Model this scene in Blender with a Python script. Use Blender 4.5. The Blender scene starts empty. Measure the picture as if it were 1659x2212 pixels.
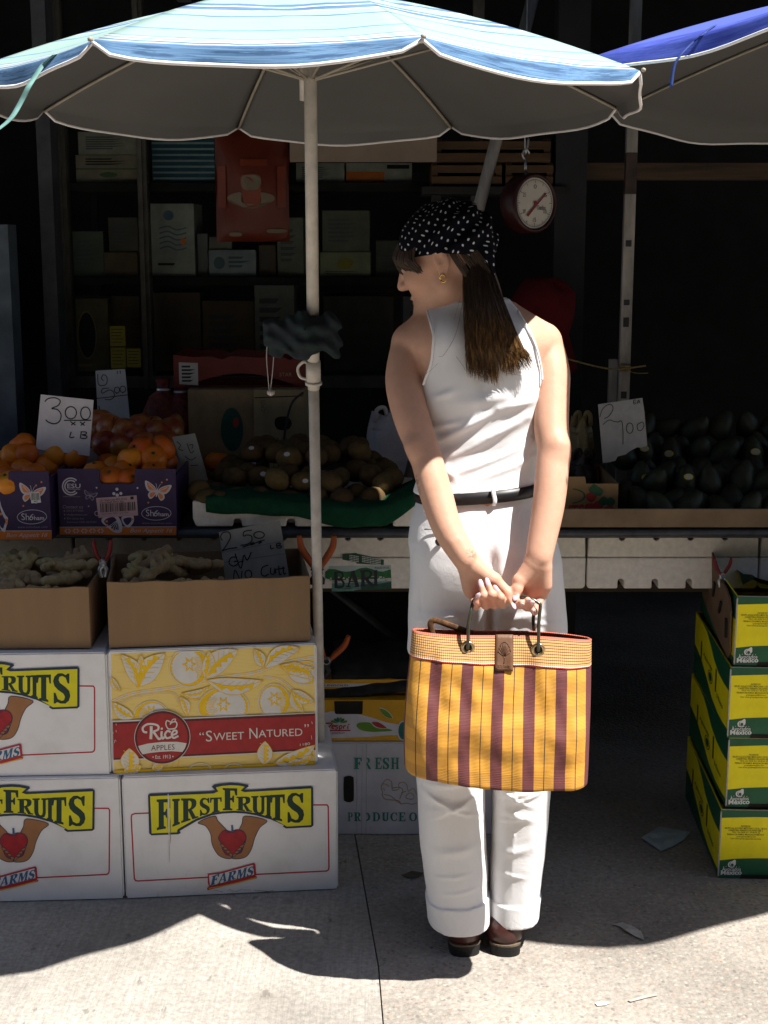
import bpy, bmesh, math, random
import numpy as np
from mathutils import Vector, Matrix
from mathutils.bvhtree import BVHTree
R = math.radians
random.seed(7)
SC = bpy.context.scene
COL = SC.collection
TILT = R(11.0)
EYE = 1.55
cam = bpy.data.cameras.new('camera')
camo = bpy.data.objects.new('camera', cam)
COL.objects.link(camo)
camo.location = (0, 0, EYE)
camo.rotation_euler = (R(90) - TILT, 0, 0)
cam.sensor_fit = 'VERTICAL'
cam.sensor_height = 36
cam.lens = 50
cam.clip_start = 0.05
cam.clip_end = 500
SC.camera = camo
SUN_TO = Vector((0.46, -0.265, 1.0)).normalized()
world = bpy.data.worlds.new('World')
SC.world = world
world.use_nodes = True
wn = world.node_tree
bg = wn.nodes['Background']
sky = wn.nodes.new('ShaderNodeTexSky')
sky.sky_type = 'NISHITA'
sky.sun_disc = False
sky.sun_elevation = math.asin(SUN_TO.z)
sky.sun_rotation = math.atan2(SUN_TO.x, SUN_TO.y)
wn.links.new(sky.outputs[0], bg.inputs[0])
bg.inputs[1].default_value = 0.05
sl = bpy.data.lights.new('sun', 'SUN')
sl.energy = 5.0
sl.angle = R(0.5)
sl.color = (1.0, 0.955, 0.89)
so = bpy.data.objects.new('sun', sl)
COL.objects.link(so)
so.rotation_euler = SUN_TO.to_track_quat('Z', 'Y').to_euler()
so.location = (2, -2, 6)
SC.view_settings.view_transform = 'Standard'
SC.view_settings.look = 'None'
SC.view_settings.gamma = 1
SC.view_settings.exposure = 1.3
SC.render.engine = 'CYCLES'
SC.cycles.max_bounces = 6
SC.cycles.diffuse_bounces = 4
SC.cycles.transparent_max_bounces = 8
SC.cycles.caustics_reflective = False
SC.cycles.caustics_refractive = False

FPX = 50 / 36 * 2212
CT, ST = math.cos(TILT), math.sin(TILT)

def at(px, py, Y):
 """The point at depth Y seen at measured photo position px, py."""
 a = (px - 829.5) / FPX
 b = -(py - 1106) / FPX
 d = Vector((a, CT + b * ST, -ST + b * CT))
 return d * (Y / d.y) + Vector((0, 0, EYE))

def ground_at(px, py, z=0.0):
 a = (px - 829.5) / FPX
 b = -(py - 1106) / FPX
 d = Vector((a, CT + b * ST, -ST + b * CT))
 return d * ((z - EYE) / d.z) + Vector((0, 0, EYE))

def srgb(c):
 if isinstance(c, str):
  c = [int(c[i:i + 2], 16) / 255 for i in (0, 2, 4)]
  c = [x / 12.92 if x < .04045 else ((x + .055) / 1.055) ** 2.4 for x in c]
 return tuple(c)[:3] + (1,)

MATS = {}

class NT:
 def __init__(self, m):
  self.m = m
  self.t = m.node_tree
  self.b = m.node_tree.nodes['Principled BSDF']

 def n(self, kind, **kw):
  x = self.t.nodes.new(kind)
  for k, v in kw.items():
   if k.startswith('i_'):
    k = k[2:]
    x.inputs[int(k) if k.isdigit() else k].default_value = v
   else:
    setattr(x, k, v)
  return x

 def l(self, a, b):
  self.t.links.new(a, b)

 def math(self, op, a, b=None, c=None):
  x = self.n('ShaderNodeMath', operation=op)
  for i, v in enumerate((a, b, c)):
   if v is None:
    continue
   if hasattr(v, 'is_output'):
    self.l(v, x.inputs[i])
   else:
    x.inputs[i].default_value = v
  return x.outputs[0]

 def mix(self, f, a, b, mode='MIX'):
  x = self.n('ShaderNodeMix', data_type='RGBA', blend_type=mode)
  for s, v in ((x.inputs[0], f), (x.inputs[6], a), (x.inputs[7], b)):
   if hasattr(v, 'is_output'):
    self.l(v, s)
   else:
    s.default_value = v
  return x.outputs[2]

 def ramp(self, f, stops, interp='LINEAR'):
  x = self.n('ShaderNodeValToRGB')
  x.color_ramp.interpolation = interp
  e = x.color_ramp.elements
  while len(e) < len(stops):
   e.new(0.5)
  for i, (p, c) in enumerate(stops):
   e[i].position = p
   e[i].color = srgb(c) if not isinstance(c, (int, float)) else (c, c, c, 1)
  self.l(f, x.inputs[0])
  return x.outputs[0]

 def coord(self, which='Object', scale=(1, 1, 1), rot=(0, 0, 0)):
  tc = self.n('ShaderNodeTexCoord')
  mp = self.n('ShaderNodeMapping')
  mp.inputs['Scale'].default_value = scale
  mp.inputs['Rotation'].default_value = rot
  self.l(tc.outputs[which], mp.inputs[0])
  return mp.outputs[0]

 def noise(self, vec, scale, detail=4, rough=.55, dist=0.0):
  x = self.n('ShaderNodeTexNoise')
  x.inputs['Scale'].default_value = scale
  x.inputs['Detail'].default_value = detail
  x.inputs['Roughness'].default_value = rough
  x.inputs['Distortion'].default_value = dist
  self.l(vec, x.inputs['Vector'])
  return x.outputs['Fac']

 def bump(self, h, strength, dist=0.002):
  x = self.n('ShaderNodeBump')
  x.inputs['Strength'].default_value = strength
  x.inputs['Distance'].default_value = dist
  self.l(h, x.inputs['Height'])
  self.l(x.outputs[0], self.b.inputs['Normal'])

def mat(name, color, rough=.7, var=.12, scale=25, spec=.3, bump=0.0, bscale=200, metal=0.0, stretch=(1, 1, 1), rnd=0.0, coords='Object'):
 if name in MATS:
  return MATS[name]
 m = bpy.data.materials.new(name)
 m.use_nodes = True
 k = NT(m)
 c = srgb(color)
 v = k.coord(coords, stretch)
 out = None
 if var:
  f = k.noise(v, scale, 5, .6)
  lo = tuple(max(0, x * (1 - var * 1.6)) for x in c[:3]) + (1,)
  hi = tuple(min(1, x * (1 + var)) for x in c[:3]) + (1,)
  mr = k.n('ShaderNodeMapRange', i_1=.3, i_2=.7)
  k.l(f, mr.inputs[0])
  out = k.mix(mr.outputs[0], lo, hi)
 if rnd:
  oi = k.n('ShaderNodeObjectInfo')
  hs = k.n('ShaderNodeHueSaturation')
  h = k.math('MULTIPLY_ADD', oi.outputs['Random'], rnd * .12, .5 - rnd * .06)
  k.l(h, hs.inputs['Hue'])
  k.l(k.math('MULTIPLY_ADD', oi.outputs['Random'], rnd, 1 - rnd * .5), hs.inputs['Value'])
  if out is not None:
   k.l(out, hs.inputs['Color'])
  else:
   hs.inputs['Color'].default_value = c
  out = hs.outputs[0]
 if out is not None:
  k.l(out, k.b.inputs['Base Color'])
 else:
  k.b.inputs['Base Color'].default_value = c
 k.b.inputs['Roughness'].default_value = rough
 k.b.inputs['Specular IOR Level'].default_value = spec
 k.b.inputs['Metallic'].default_value = metal
 if bump:
  k.bump(k.noise(v, bscale, 3), bump)
 MATS[name] = m
 return m

def newmat(name):
 m = bpy.data.materials.new(name)
 m.use_nodes = True
 MATS[name] = m
 return m, NT(m)

def tag(o, label=None, cat=None, group=None, kind=None):
 if label:
  o['label'] = label
 if cat:
  o['category'] = cat
 if group:
  o['group'] = group
 if kind:
  o['kind'] = kind
 return o

def empty(name, loc=(0, 0, 0), rz=0, label=None, cat=None, group=None):
 o = bpy.data.objects.new(name, None)
 o.empty_display_size = .05
 COL.objects.link(o)
 o.location = loc
 o.rotation_euler = (0, 0, rz)
 return tag(o, label, cat, group)

def copy_tree(o, parent=None):
 c = o.copy()
 COL.objects.link(c)
 c.parent = parent
 for ch in list(o.children):
  copy_tree(ch, c)
 return c

class MB:
 def __init__(self):
  self.v, self.f, self.mi, self.sm, self.uv = [], [], [], [], None

 def add(self, vs, fs, mi=0, smooth=False):
  b = len(self.v)
  self.v += [tuple(x) for x in vs]
  self.f += [tuple(b + i for i in f) for f in fs]
  self.mi += [mi] * len(fs)
  self.sm += [smooth] * len(fs)
  return self

 def box(self, x0, x1, y0, y1, z0, z1, mi=0, M=None):
  vs = [Vector(p) for p in ((x0, y0, z0), (x1, y0, z0), (x1, y1, z0), (x0, y1, z0), (x0, y0, z1), (x1, y0, z1), (x1, y1, z1), (x0, y1, z1))]
  if M is not None:
   vs = [M @ p for p in vs]
  return self.add(vs, [(0, 3, 2, 1), (4, 5, 6, 7), (0, 1, 5, 4), (1, 2, 6, 5), (2, 3, 7, 6), (3, 0, 4, 7)], mi)

 def prism(self, pts, y0, y1, mi=0, M=None):
  """Outline pts of (x, z), run from y0 to y1."""
  if sum(p[0] * q[1] - q[0] * p[1] for p, q in zip(pts, pts[1:] + pts[:1])) < 0:
   pts = pts[::-1]
  n = len(pts)
  vs = [Vector((x, y0, z)) for x, z in pts] + [Vector((x, y1, z)) for x, z in pts]
  if M is not None:
   vs = [M @ p for p in vs]
  fs = [tuple(range(n)), tuple(range(2 * n - 1, n - 1, -1))] + [((i + 1) % n, i, n + i, n + (i + 1) % n) for i in range(n)]
  return self.add(vs, fs, mi)

 def tube(self, path, r, n=10, mi=0, caps=True, closed=False, smooth=True, flat=None):
  path = [Vector(p) for p in path]
  m = len(path)
  rs = r if isinstance(r, (list, tuple)) else [r] * m
  vs, fs = [], []
  up = Vector((0, 0, 1))
  t0 = (path[1] - path[0]).normalized()
  if abs(t0.dot(up)) > .95:
   up = Vector((0, 1, 0))
  nrm = (up - t0 * up.dot(t0)).normalized()
  for i in range(m):
   if closed:
    t = (path[(i + 1) % m] - path[i - 1]).normalized()
   else:
    t = (path[min(i + 1, m - 1)] - path[max(i - 1, 0)]).normalized()
   nrm = (nrm - t * nrm.dot(t)).normalized()
   bn = t.cross(nrm)
   for k in range(n):
    a = 2 * math.pi * k / n
    fx = flat if flat else 1
    vs.append(path[i] + (nrm * math.cos(a) * fx + bn * math.sin(a)) * rs[i])
  for i in range(m if closed else m - 1):
   j = (i + 1) % m
   for k in range(n):
    fs.append((i * n + k, i * n + (k + 1) % n, j * n + (k + 1) % n, j * n + k))
  self.add(vs, fs, mi, smooth)
  if caps and not closed:
   b = len(self.v) - m * n
   self.f += [tuple(b + k for k in range(n - 1, -1, -1)), tuple(b + (m - 1) * n + k for k in range(n))]
   self.mi += [mi, mi]
   self.sm += [False, False]
  return self

 def lathe(self, prof, n=24, mi=0, M=None, smooth=True):
  """Profile of (r, z) round the z axis."""
  vs, fs = [], []
  for r, z in prof:
   for k in range(n):
    a = 2 * math.pi * k / n
    p = Vector((r * math.cos(a), r * math.sin(a), z))
    vs.append(M @ p if M is not None else p)
  for i in range(len(prof) - 1):
   for k in range(n):
    fs.append((i * n + k, i * n + (k + 1) % n, (i + 1) * n + (k + 1) % n, (i + 1) * n + k))
  return self.add(vs, fs, mi, smooth)

 def build(self, name, mats, parent=None, bevel=0, loc=None, auto=False):
  me = bpy.data.meshes.new(name)
  me.from_pydata(self.v, [], self.f)
  mats = mats if isinstance(mats, (list, tuple)) else [mats]
  for m in mats:
   me.materials.append(m)
  me.polygons.foreach_set('material_index', self.mi)
  me.polygons.foreach_set('use_smooth', self.sm)
  me.update()
  o = bpy.data.objects.new(name, me)
  COL.objects.link(o)
  if parent:
   o.parent = parent
  if loc is not None:
   o.location = loc
  if bevel:
   b = o.modifiers.new('bevel', 'BEVEL')
   b.width = bevel
   b.segments = 2
   b.limit_method = 'ANGLE'
   b.angle_limit = R(40)
  return o

def homography(src, dst):
 A, B = [], []
 for (x, y), (u, v) in zip(src, dst):
  A += [[x, y, 1, 0, 0, 0, -u * x, -u * y], [0, 0, 0, x, y, 1, -v * x, -v * y]]
  B += [u, v]
 h = np.linalg.solve(np.array(A, float), np.array(B, float))
 return np.append(h, 1).reshape(3, 3)

_txt = {}

def text_mesh(body, offset=0.0, shear=0.0, space=1.0):
 key = (body, offset, shear, space)
 if key not in _txt:
  cu = bpy.data.curves.new('lettering', 'FONT')
  cu.body = body
  cu.offset = offset
  cu.shear = shear
  cu.space_character = space
  cu.resolution_u = 3
  o = bpy.data.objects.new('lettering', cu)
  COL.objects.link(o)
  dg = bpy.context.evaluated_depsgraph_get()
  me = o.evaluated_get(dg).to_mesh()
  vs = [(v.co.x, v.co.y) for v in me.vertices]
  fs = [tuple(p.vertices) for p in me.polygons]
  o.evaluated_get(dg).to_mesh_clear()
  bpy.data.objects.remove(o)
  bpy.data.curves.remove(cu)
  x0 = min(v[0] for v in vs)
  x1 = max(v[0] for v in vs)
  y0 = min(v[1] for v in vs)
  y1 = max(v[1] for v in vs)
  _txt[key] = ([((x - x0) / (x1 - x0), (y - y0) / (y1 - y0)) for x, y in vs], fs, (x1 - x0) / (y1 - y0))
 return _txt[key]

def smooth_path(pts, n=6, closed=False):
 out = []
 m = len(pts)
 rng = range(m) if closed else range(m - 1)
 g = (lambda i: pts[i % m]) if closed else (lambda i: pts[max(0, min(m - 1, i))])
 for i in rng:
  p0, p1, p2, p3 = g(i - 1), g(i), g(i + 1), g(i + 2)
  for k in range(n):
   t = k / n
   out.append(tuple(.5 * (2 * b + (c - a) * t + (2 * a - 5 * b + 4 * c - d) * t * t + (3 * b - a - 3 * c + d) * t ** 3) for a, b, c, d in zip(p0, p1, p2, p3)))
 if not closed:
  out.append(tuple(pts[-1]))
 return out

class Art:
 """Printed shapes on one flat face. src: four picture positions TL, TR, BR, BL of that face; w, h: its size.
 put(x, z, k) gives the 3-D place of a point k layers above the face."""

 def __init__(self, mb, src, w, h, put, step=.00035, pre=None):
  pre = pre or (lambda x, y: (x, y))
  self.pre = pre
  self.H = homography([pre(*p) for p in src], [(0, h), (w, h), (w, 0), (0, 0)])
  self.mb, self.put, self.step, self.k = mb, put, step, 1.0
  self.n = 0

 def m(self, p, lay):
  x, y = self.pre(*p)
  a = self.H @ np.array((x, y, 1.0))
  return self.put(a[0] / a[2], a[1] / a[2], lay * self.step)

 def loc(self, p):
  x, y = self.pre(*p)
  a = self.H @ np.array((x, y, 1.0))
  return a[0] / a[2], a[1] / a[2]

 def layer(self, lay):
  self.n += 1
  return lay + (self.n % 40) * .012

 def poly(self, pts, mi, lay=1):
  lay = self.layer(lay)
  L = [self.loc(p) for p in pts]
  if sum(p[0] * q[1] - q[0] * p[1] for p, q in zip(L, L[1:] + L[:1])) < 0:
   pts = pts[::-1]
  self.mb.add([self.m(p, lay) for p in pts], [tuple(range(len(pts)))], mi)

 def curve(self, pts, mi, lay=1, n=6):
  self.poly(smooth_path(pts, n, True), mi, lay)

 def stroke(self, pts, w, mi, lay=1, closed=False, smooth=0, taper=False):
  lay = self.layer(lay)
  if smooth:
   pts = smooth_path(pts, smooth, closed)
  pts = [Vector(p) for p in pts]
  m = len(pts)
  vs, fs = [], []
  for i in range(m):
   a = pts[i - 1] if (closed or i) else pts[i]
   b = pts[(i + 1) % m] if (closed or i < m - 1) else pts[i]
   d1 = (pts[i] - a)
   d2 = (b - pts[i])
   if d1.length < 1e-9:
    d1 = d2
   if d2.length < 1e-9:
    d2 = d1
   d1.normalize()
   d2.normalize()
   t = d1 + d2
   if t.length < 1e-6:
    t = d1
   t.normalize()
   nn = Vector((-t.y, t.x))
   c = max(.45, nn.dot(Vector((-d1.y, d1.x))))
   hw = w * .5 / c
   if taper:
    hw *= max(.15, math.sin(math.pi * (i + .3) / (m - .4)) ** .6)
   ll = lay + .002 * i
   vs += [self.m(pts[i] + nn * hw, ll), self.m(pts[i] - nn * hw, ll)]
  for i in range(m if closed else m - 1):
   j = (i + 1) % m
   fs.append((2 * i, 2 * i + 1, 2 * j + 1, 2 * j))
  p0 = Vector(vs[0])
  nrm = (Vector(vs[1]) - p0).cross(Vector(vs[2]) - p0)
  ref = Vector(self.put(0, 0, 1)) - Vector(self.put(0, 0, 0))
  if nrm.dot(ref) < 0:
   fs = [f[::-1] for f in fs]
  self.mb.add(vs, fs, mi)

 def ellipse(self, cx, cy, rx, ry, mi, lay=1, n=28, a0=0, a1=360, rot=0):
  c, s = math.cos(R(rot)), math.sin(R(rot))
  full = a1 - a0 >= 360
  pts = []
  for k in range(n if full else n + 1):
   a = R(a0 + (a1 - a0) * k / n)
   x, y = rx * math.cos(a), ry * math.sin(a)
   pts.append((cx + x * c - y * s, cy + x * s + y * c))
  self.poly(pts, mi, lay)

 def ring(self, cx, cy, rx, ry, w, mi, lay=1, n=32, a0=0, a1=360):
  full = a1 - a0 >= 360
  pts = [(cx + rx * math.cos(R(a0 + (a1 - a0) * k / n)), cy + ry * math.sin(R(a0 + (a1 - a0) * k / n))) for k in range(n if full else n + 1)]
  self.stroke(pts, w, mi, lay, full)

 def text(self, body, quad, mi, lay=2, offset=0.0, shear=0.0, space=1.0, warp=None):
  """quad: TL, TR, BR, BL picture positions of the lettering's box, or (x, y, height) of its lower left corner."""
  lay = self.layer(lay)
  vs, fs, asp = text_mesh(body, offset, shear, space)
  if len(quad) == 3:
   x, y, hh = quad
   quad = [(x, y - hh), (x + hh * asp, y - hh), (x + hh * asp, y), (x, y)]
  tl, tr, br, bl = [Vector(q) for q in quad]
  out = []
  for u, v in vs:
   if warp:
    u, v = warp(u, v)
   p = (bl * (1 - u) + br * u) * (1 - v) + (tl * (1 - u) + tr * u) * v
   out.append(self.m(p, lay))
  self.mb.add(out, fs, mi)

 def glyph(self, ch, quad, mi, lay, hole):
  """Slab serif letter; quad as TL, TR, BR, BL."""
  tl, tr, br, bl = [Vector(q) for q in quad]

  def w(p):
   u, v = p
   return (tl * (1 - u) + tr * u) * (1 - v) + (bl * (1 - u) + br * u) * v
  for kind, pts in GLYPH[ch]:
   if kind == 'o':
    pts = smooth_path(pts, 4, True)
   self.poly([w(p) for p in pts], hole if kind[-1] == 'h' else mi, lay + (1 if kind[-1] == 'h' else 0))

GLYPH = {
 'F': [('p', [(0, 0), (1, 0), (1, .32), (.88, .32), (.8, .11), (.52, .11), (.52, .43), (.62, .43), (.7, .33), (.78, .33), (.78, .64), (.7, .64), (.62, .54), (.52, .54), (.52, .9), (.66, .93), (.66, 1), (0, 1), (0, .93), (.14, .9), (.14, .1), (0, .07)])],
 'I': [('p', [(0, 0), (1, 0), (1, .07), (.8, .1), (.8, .9), (1, .93), (1, 1), (0, 1), (0, .93), (.2, .9), (.2, .1), (0, .07)])],
 'R': [('p', [(0, 0), (.6, 0), (.78, .03), (.88, .12), (.9, .26), (.86, .4), (.72, .5), (.62, .53), (.84, .9), (1, .93), (1, 1), (.66, 1), (.42, .56), (.42, .9), (.54, .93), (.54, 1), (0, 1), (0, .93), (.12, .9), (.12, .1), (0, .07)]),
   ('ph', [(.42, .1), (.52, .1), (.6, .17), (.61, .28), (.58, .4), (.5, .46), (.42, .47)])],
 'S': [('p', [(.84, 0), (.94, 0), (.94, .33), (.84, .33), (.72, .14), (.52, .08), (.36, .12), (.32, .22), (.4, .31), (.74, .46), (.94, .58), (1, .74), (.92, .9), (.72, 1), (.44, 1), (.24, .95), (.14, 1), (.04, 1), (.04, .64), (.14, .64), (.28, .85), (.5, .91), (.64, .88), (.69, .77), (.6, .67), (.28, .54), (.08, .42), (0, .26), (.08, .1), (.28, 0), (.52, -.01), (.72, .05)])],
 'T': [('p', [(0, 0), (1, 0), (1, .32), (.9, .32), (.84, .11), (.68, .11), (.68, .9), (.82, .93), (.82, 1), (.18, 1), (.18, .93), (.32, .9), (.32, .11), (.16, .11), (.1, .32), (0, .32)])],
 'U': [('p', [(0, 0), (.5, 0), (.5, .07), (.4, .1), (.4, .74), (.45, .86), (.55, .89), (.66, .84), (.7, .72), (.7, .1), (.6, .07), (.6, 0), (1, 0), (1, .07), (.9, .1), (.9, .74), (.82, .92), (.64, 1), (.4, 1), (.2, .93), (.12, .78), (.12, .1), (0, .07)])],
 'B': [('p', [(0, 0), (.64, 0), (.86, .06), (.93, .2), (.9, .36), (.76, .46), (.94, .55), (1, .72), (.94, .9), (.74, 1), (0, 1), (0, .95), (.1, .93), (.1, .07), (0, .05)]),
   ('ph', [(.34, .07), (.54, .07), (.66, .13), (.7, .24), (.66, .38), (.52, .44), (.34, .45)]),
   ('ph', [(.34, .52), (.56, .52), (.72, .6), (.76, .72), (.7, .87), (.54, .93), (.34, .93)])],
 'A': [('p', [(.42, 0), (.62, 0), (.94, .93), (1, .95), (1, 1), (.62, 1), (.62, .95), (.7, .93), (.64, .72), (.32, .72), (.25, .93), (.35, .95), (.35, 1), (0, 1), (0, .95), (.1, .93)]),
   ('ph', [(.47, .24), (.61, .65), (.35, .65)])],
 'E': [('p', [(0, 0), (.94, 0), (.94, .28), (.86, .28), (.76, .09), (.4, .09), (.4, .44), (.56, .44), (.62, .34), (.7, .34), (.7, .64), (.62, .64), (.56, .53), (.4, .53), (.4, .91), (.8, .91), (.92, .7), (1, .7), (.97, 1), (0, 1), (0, .94), (.13, .92), (.13, .08), (0, .06)])],
 'H': [('p', [(0, 0), (.44, 0), (.44, .05), (.36, .07), (.36, .44), (.66, .44), (.66, .07), (.58, .05), (.58, 0), (1, 0), (1, .05), (.9, .07), (.9, .93), (1, .95), (1, 1), (.58, 1), (.58, .95), (.66, .93), (.66, .53), (.36, .53), (.36, .93), (.44, .95), (.44, 1), (0, 1), (0, .95), (.12, .93), (.12, .07), (0, .05)])],
 'P': [('p', [(0, 0), (.62, 0), (.86, .06), (.95, .26), (.88, .46), (.66, .55), (.42, .55), (.42, .92), (.54, .95), (.54, 1), (0, 1), (0, .95), (.13, .92), (.13, .08), (0, .05)]), ('ph', [(.42, .08), (.56, .08), (.66, .16), (.68, .28), (.64, .4), (.54, .47), (.42, .47)])],
 'O': [('o', [(.5, 0), (.85, .13), (1, .5), (.85, .87), (.5, 1), (.15, .87), (0, .5), (.15, .13)]), ('oh', [(.5, .08), (.68, .2), (.74, .5), (.68, .8), (.5, .92), (.32, .8), (.26, .5), (.32, .2)])],
 'D': [('p', [(0, 0), (.55, 0), (.82, .1), (.98, .34), (.98, .66), (.82, .9), (.55, 1), (0, 1), (0, .95), (.12, .93), (.12, .07), (0, .05)]), ('ph', [(.38, .08), (.52, .08), (.66, .18), (.73, .38), (.73, .62), (.66, .82), (.52, .92), (.38, .92)])],
 'C': [('p', [(.88, 0), (.96, 0), (.96, .34), (.88, .34), (.74, .12), (.55, .07), (.38, .16), (.29, .4), (.29, .6), (.38, .84), (.58, .93), (.78, .86), (.92, .68), (1, .72), (.86, .93), (.55, 1.01), (.22, .9), (.03, .66), (0, .5), (.05, .28), (.24, .08), (.52, -.01), (.76, .06)])],
 'M': [('p', [(0, 0), (.32, 0), (.52, .6), (.7, 0), (1, 0), (1, .06), (.93, .08), (.93, .92), (1, .94), (1, 1), (.66, 1), (.66, .94), (.73, .92), (.73, .3), (.5, 1), (.42, 1), (.2, .3), (.2, .92), (.3, .94), (.3, 1), (0, 1), (0, .94), (.08, .92), (.08, .08), (0, .06)])],
}
# ================================================================ ground
SEAM = [(0.0, 2.45), (-0.0015, 2.60), (-0.012, 2.83), (-0.078, 3.53), (-0.16, 4.6)]

def pave_mat(name, base, streak, speck):
 m, k = newmat(name)
 v = k.coord('Object')
 n1 = k.noise(v, 2.2, 6, .62)
 c = tuple(base)
 lo = tuple(x * .76 for x in c) + (1,)
 hi = tuple(min(1, x * 1.16) for x in c) + (1,)
 mr = k.n('ShaderNodeMapRange', i_1=.35, i_2=.65)
 k.l(n1, mr.inputs[0])
 col = k.mix(mr.outputs[0], lo, hi)
 h = k.noise(v, 240, 4, .65)
 fine = k.noise(v, 75, 6, .75)
 fr = k.n('ShaderNodeMapRange', i_1=.38, i_2=.62, i_3=.74, i_4=1.12)
 k.l(fine, fr.inputs[0])
 cc = k.n('ShaderNodeCombineColor')
 for i in range(3):
  k.l(fr.outputs[0], cc.inputs[i])
 col = k.mix(1.0, col, cc.outputs[0], 'MULTIPLY')
 if streak:
  v2 = k.coord('Object', (1, .035, 1), (0, 0, R(-5)))
  s = k.noise(v2, 150, 4, .7)
  sr = k.n('ShaderNodeMapRange', i_1=.42, i_2=.6, i_3=.70, i_4=1.06)
  k.l(s, sr.inputs[0])
  c2 = k.n('ShaderNodeCombineColor')
  for i in range(3):
   k.l(sr.outputs[0], c2.inputs[i])
  col = k.mix(.34, col, c2.outputs[0], 'MULTIPLY')
  p = k.noise(k.coord('Object', (1, .45, 1)), 34, 3, .5)
  pr = k.ramp(p, [(0, 0.0), (.66, 0.0), (.71, 1.0)])
  col = k.mix(k.math('MULTIPLY', pr, .55), col, (c[0] * .35, c[1] * .34, c[2] * .33, 1))
  g3 = k.n('ShaderNodeTexVoronoi', i_Scale=5.5)
  k.l(v, g3.inputs['Vector'])
  gs = k.ramp(g3.outputs['Distance'], [(0, 1.0), (.07, 1.0), (.11, 0.0)])
  col = k.mix(k.math('MULTIPLY', gs, .38), col, (c[0] * .42, c[1] * .4, c[2] * .38, 1))
  st = k.noise(v, 1.7, 5, .65, 1.5)
  col = k.mix(k.math('MULTIPLY', k.ramp(st, [(0, 0.0), (.52, 0.0), (.68, 1.0)]), .3), col, (c[0] * .6, c[1] * .57, c[2] * .54, 1))
  hh = k.math('ADD', k.math('MULTIPLY', s, 1.6), k.math('MULTIPLY', h, .6))
  hh = k.math('SUBTRACT', hh, k.math('MULTIPLY', pr, .8))
  k.bump(hh, .4, .003)
 if speck:
  vo = k.n('ShaderNodeTexVoronoi', i_Scale=105.0)
  k.l(v, vo.inputs['Vector'])
  sep = k.n('ShaderNodeSeparateColor')
  k.l(vo.outputs['Color'], sep.inputs[0])
  dk = k.ramp(sep.outputs[0], [(0, 1.0), (.13, 1.0), (.15, 0.0)])
  lt = k.ramp(sep.outputs[1], [(0, 0.0), (.84, 0.0), (.87, 1.0)])
  rd = k.ramp(sep.outputs[2], [(0, 0.0), (.90, 0.0), (.92, 1.0)])
  core = k.ramp(vo.outputs['Distance'], [(0, 1.0), (.35, 1.0), (.52, 0.0)])
  col = k.mix(k.math('MULTIPLY', k.math('MULTIPLY', dk, core), .42), col, (.075, .07, .068, 1))
  col = k.mix(k.math('MULTIPLY', k.math('MULTIPLY', lt, core), .3), col, (.5, .46, .4, 1))
  col = k.mix(k.math('MULTIPLY', k.math('MULTIPLY', rd, core), .3), col, (.42, .24, .15, 1))
  v3 = k.n('ShaderNodeTexVoronoi', i_Scale=16.0)
  k.l(v, v3.inputs['Vector'])
  big = k.ramp(v3.outputs['Distance'], [(0, 1.0), (.055, 1.0), (.09, 0.0)])
  col = k.mix(k.math('MULTIPLY', big, .4), col, (.06, .055, .055, 1))
  st = k.noise(v, 5, 4, .6, 1.2)
  col = k.mix(k.math('MULTIPLY', k.ramp(st, [(0, 0.0), (.58, 0.0), (.7, 1.0)]), .28), col, (c[0] * .5, c[1] * .48, c[2] * .46, 1))
  hh = k.math('ADD', k.math('MULTIPLY', vo.outputs['Distance'], -.9), k.math('MULTIPLY', h, .9))
  k.bump(hh, .6, .003)
 k.l(col, k.b.inputs['Base Color'])
 k.b.inputs['Roughness'].default_value = .88
 k.b.inputs['Specular IOR Level'].default_value = .25
 return m

m_slab = pave_mat('brushed_concrete', (.335, .312, .28), True, False)
m_aggr = pave_mat('worn_aggregate', (.295, .268, .235), False, True)
m_road = mat('asphalt', (.05, .05, .052), .9, .3, 40, bump=.5)

def sheet(name, pts, z, m):
 b = MB()
 b.add([(x, y, z) for x, y in pts], [tuple(range(len(pts)))], 0)
 return tag(b.build(name, m), kind='structure')

sheet('ground', [(-60, -60), (60, -60), (60, 60), (-60, 60)], -.16, m_road)
b = MB()
lf = [(-6, -1.4)] + [(0.02, -1.4)] + [(x - .0015, y) for x, y in SEAM] + [(-.16, 9), (-6, 9)]
b.prism([(x, -y) for x, y in lf], 0, .15, 0, Matrix(((1, 0, 0, 0), (0, 0, -1, 0), (0, -1, 0, 0), (0, 0, 0, 1))))
tag(b.build('concrete_pavement', m_slab), kind='structure')
b = MB()
rt = [(.028, -1.4), (7, -1.4), (7, 9), (-.152, 9)] + [(x + .0015, y) for x, y in SEAM[::-1]]
b.prism([(x, -y) for x, y in rt], 0, .15, 0, Matrix(((1, 0, 0, 0), (0, 0, -1, 0), (0, -1, 0, 0), (0, 0, 0, 1))))
tag(b.build('aggregate_pavement', m_aggr), kind='structure')
b = MB()
b.add([(-6, -1.6, -.15), (7, -1.6, -.15), (7, -1.4, -.15), (-6, -1.4, -.15), (-6, -1.6, -.006), (7, -1.6, -.006), (7, -1.405, -.006), (-6, -1.405, -.006)],
  [(0, 3, 2, 1), (4, 5, 6, 7), (0, 1, 5, 4), (1, 2, 6, 5), (2, 3, 7, 6), (3, 0, 4, 7)])
tag(b.build('kerb', mat('kerb_stone', (.3, .3, .29), .85, .2, 12)), kind='structure')

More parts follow.
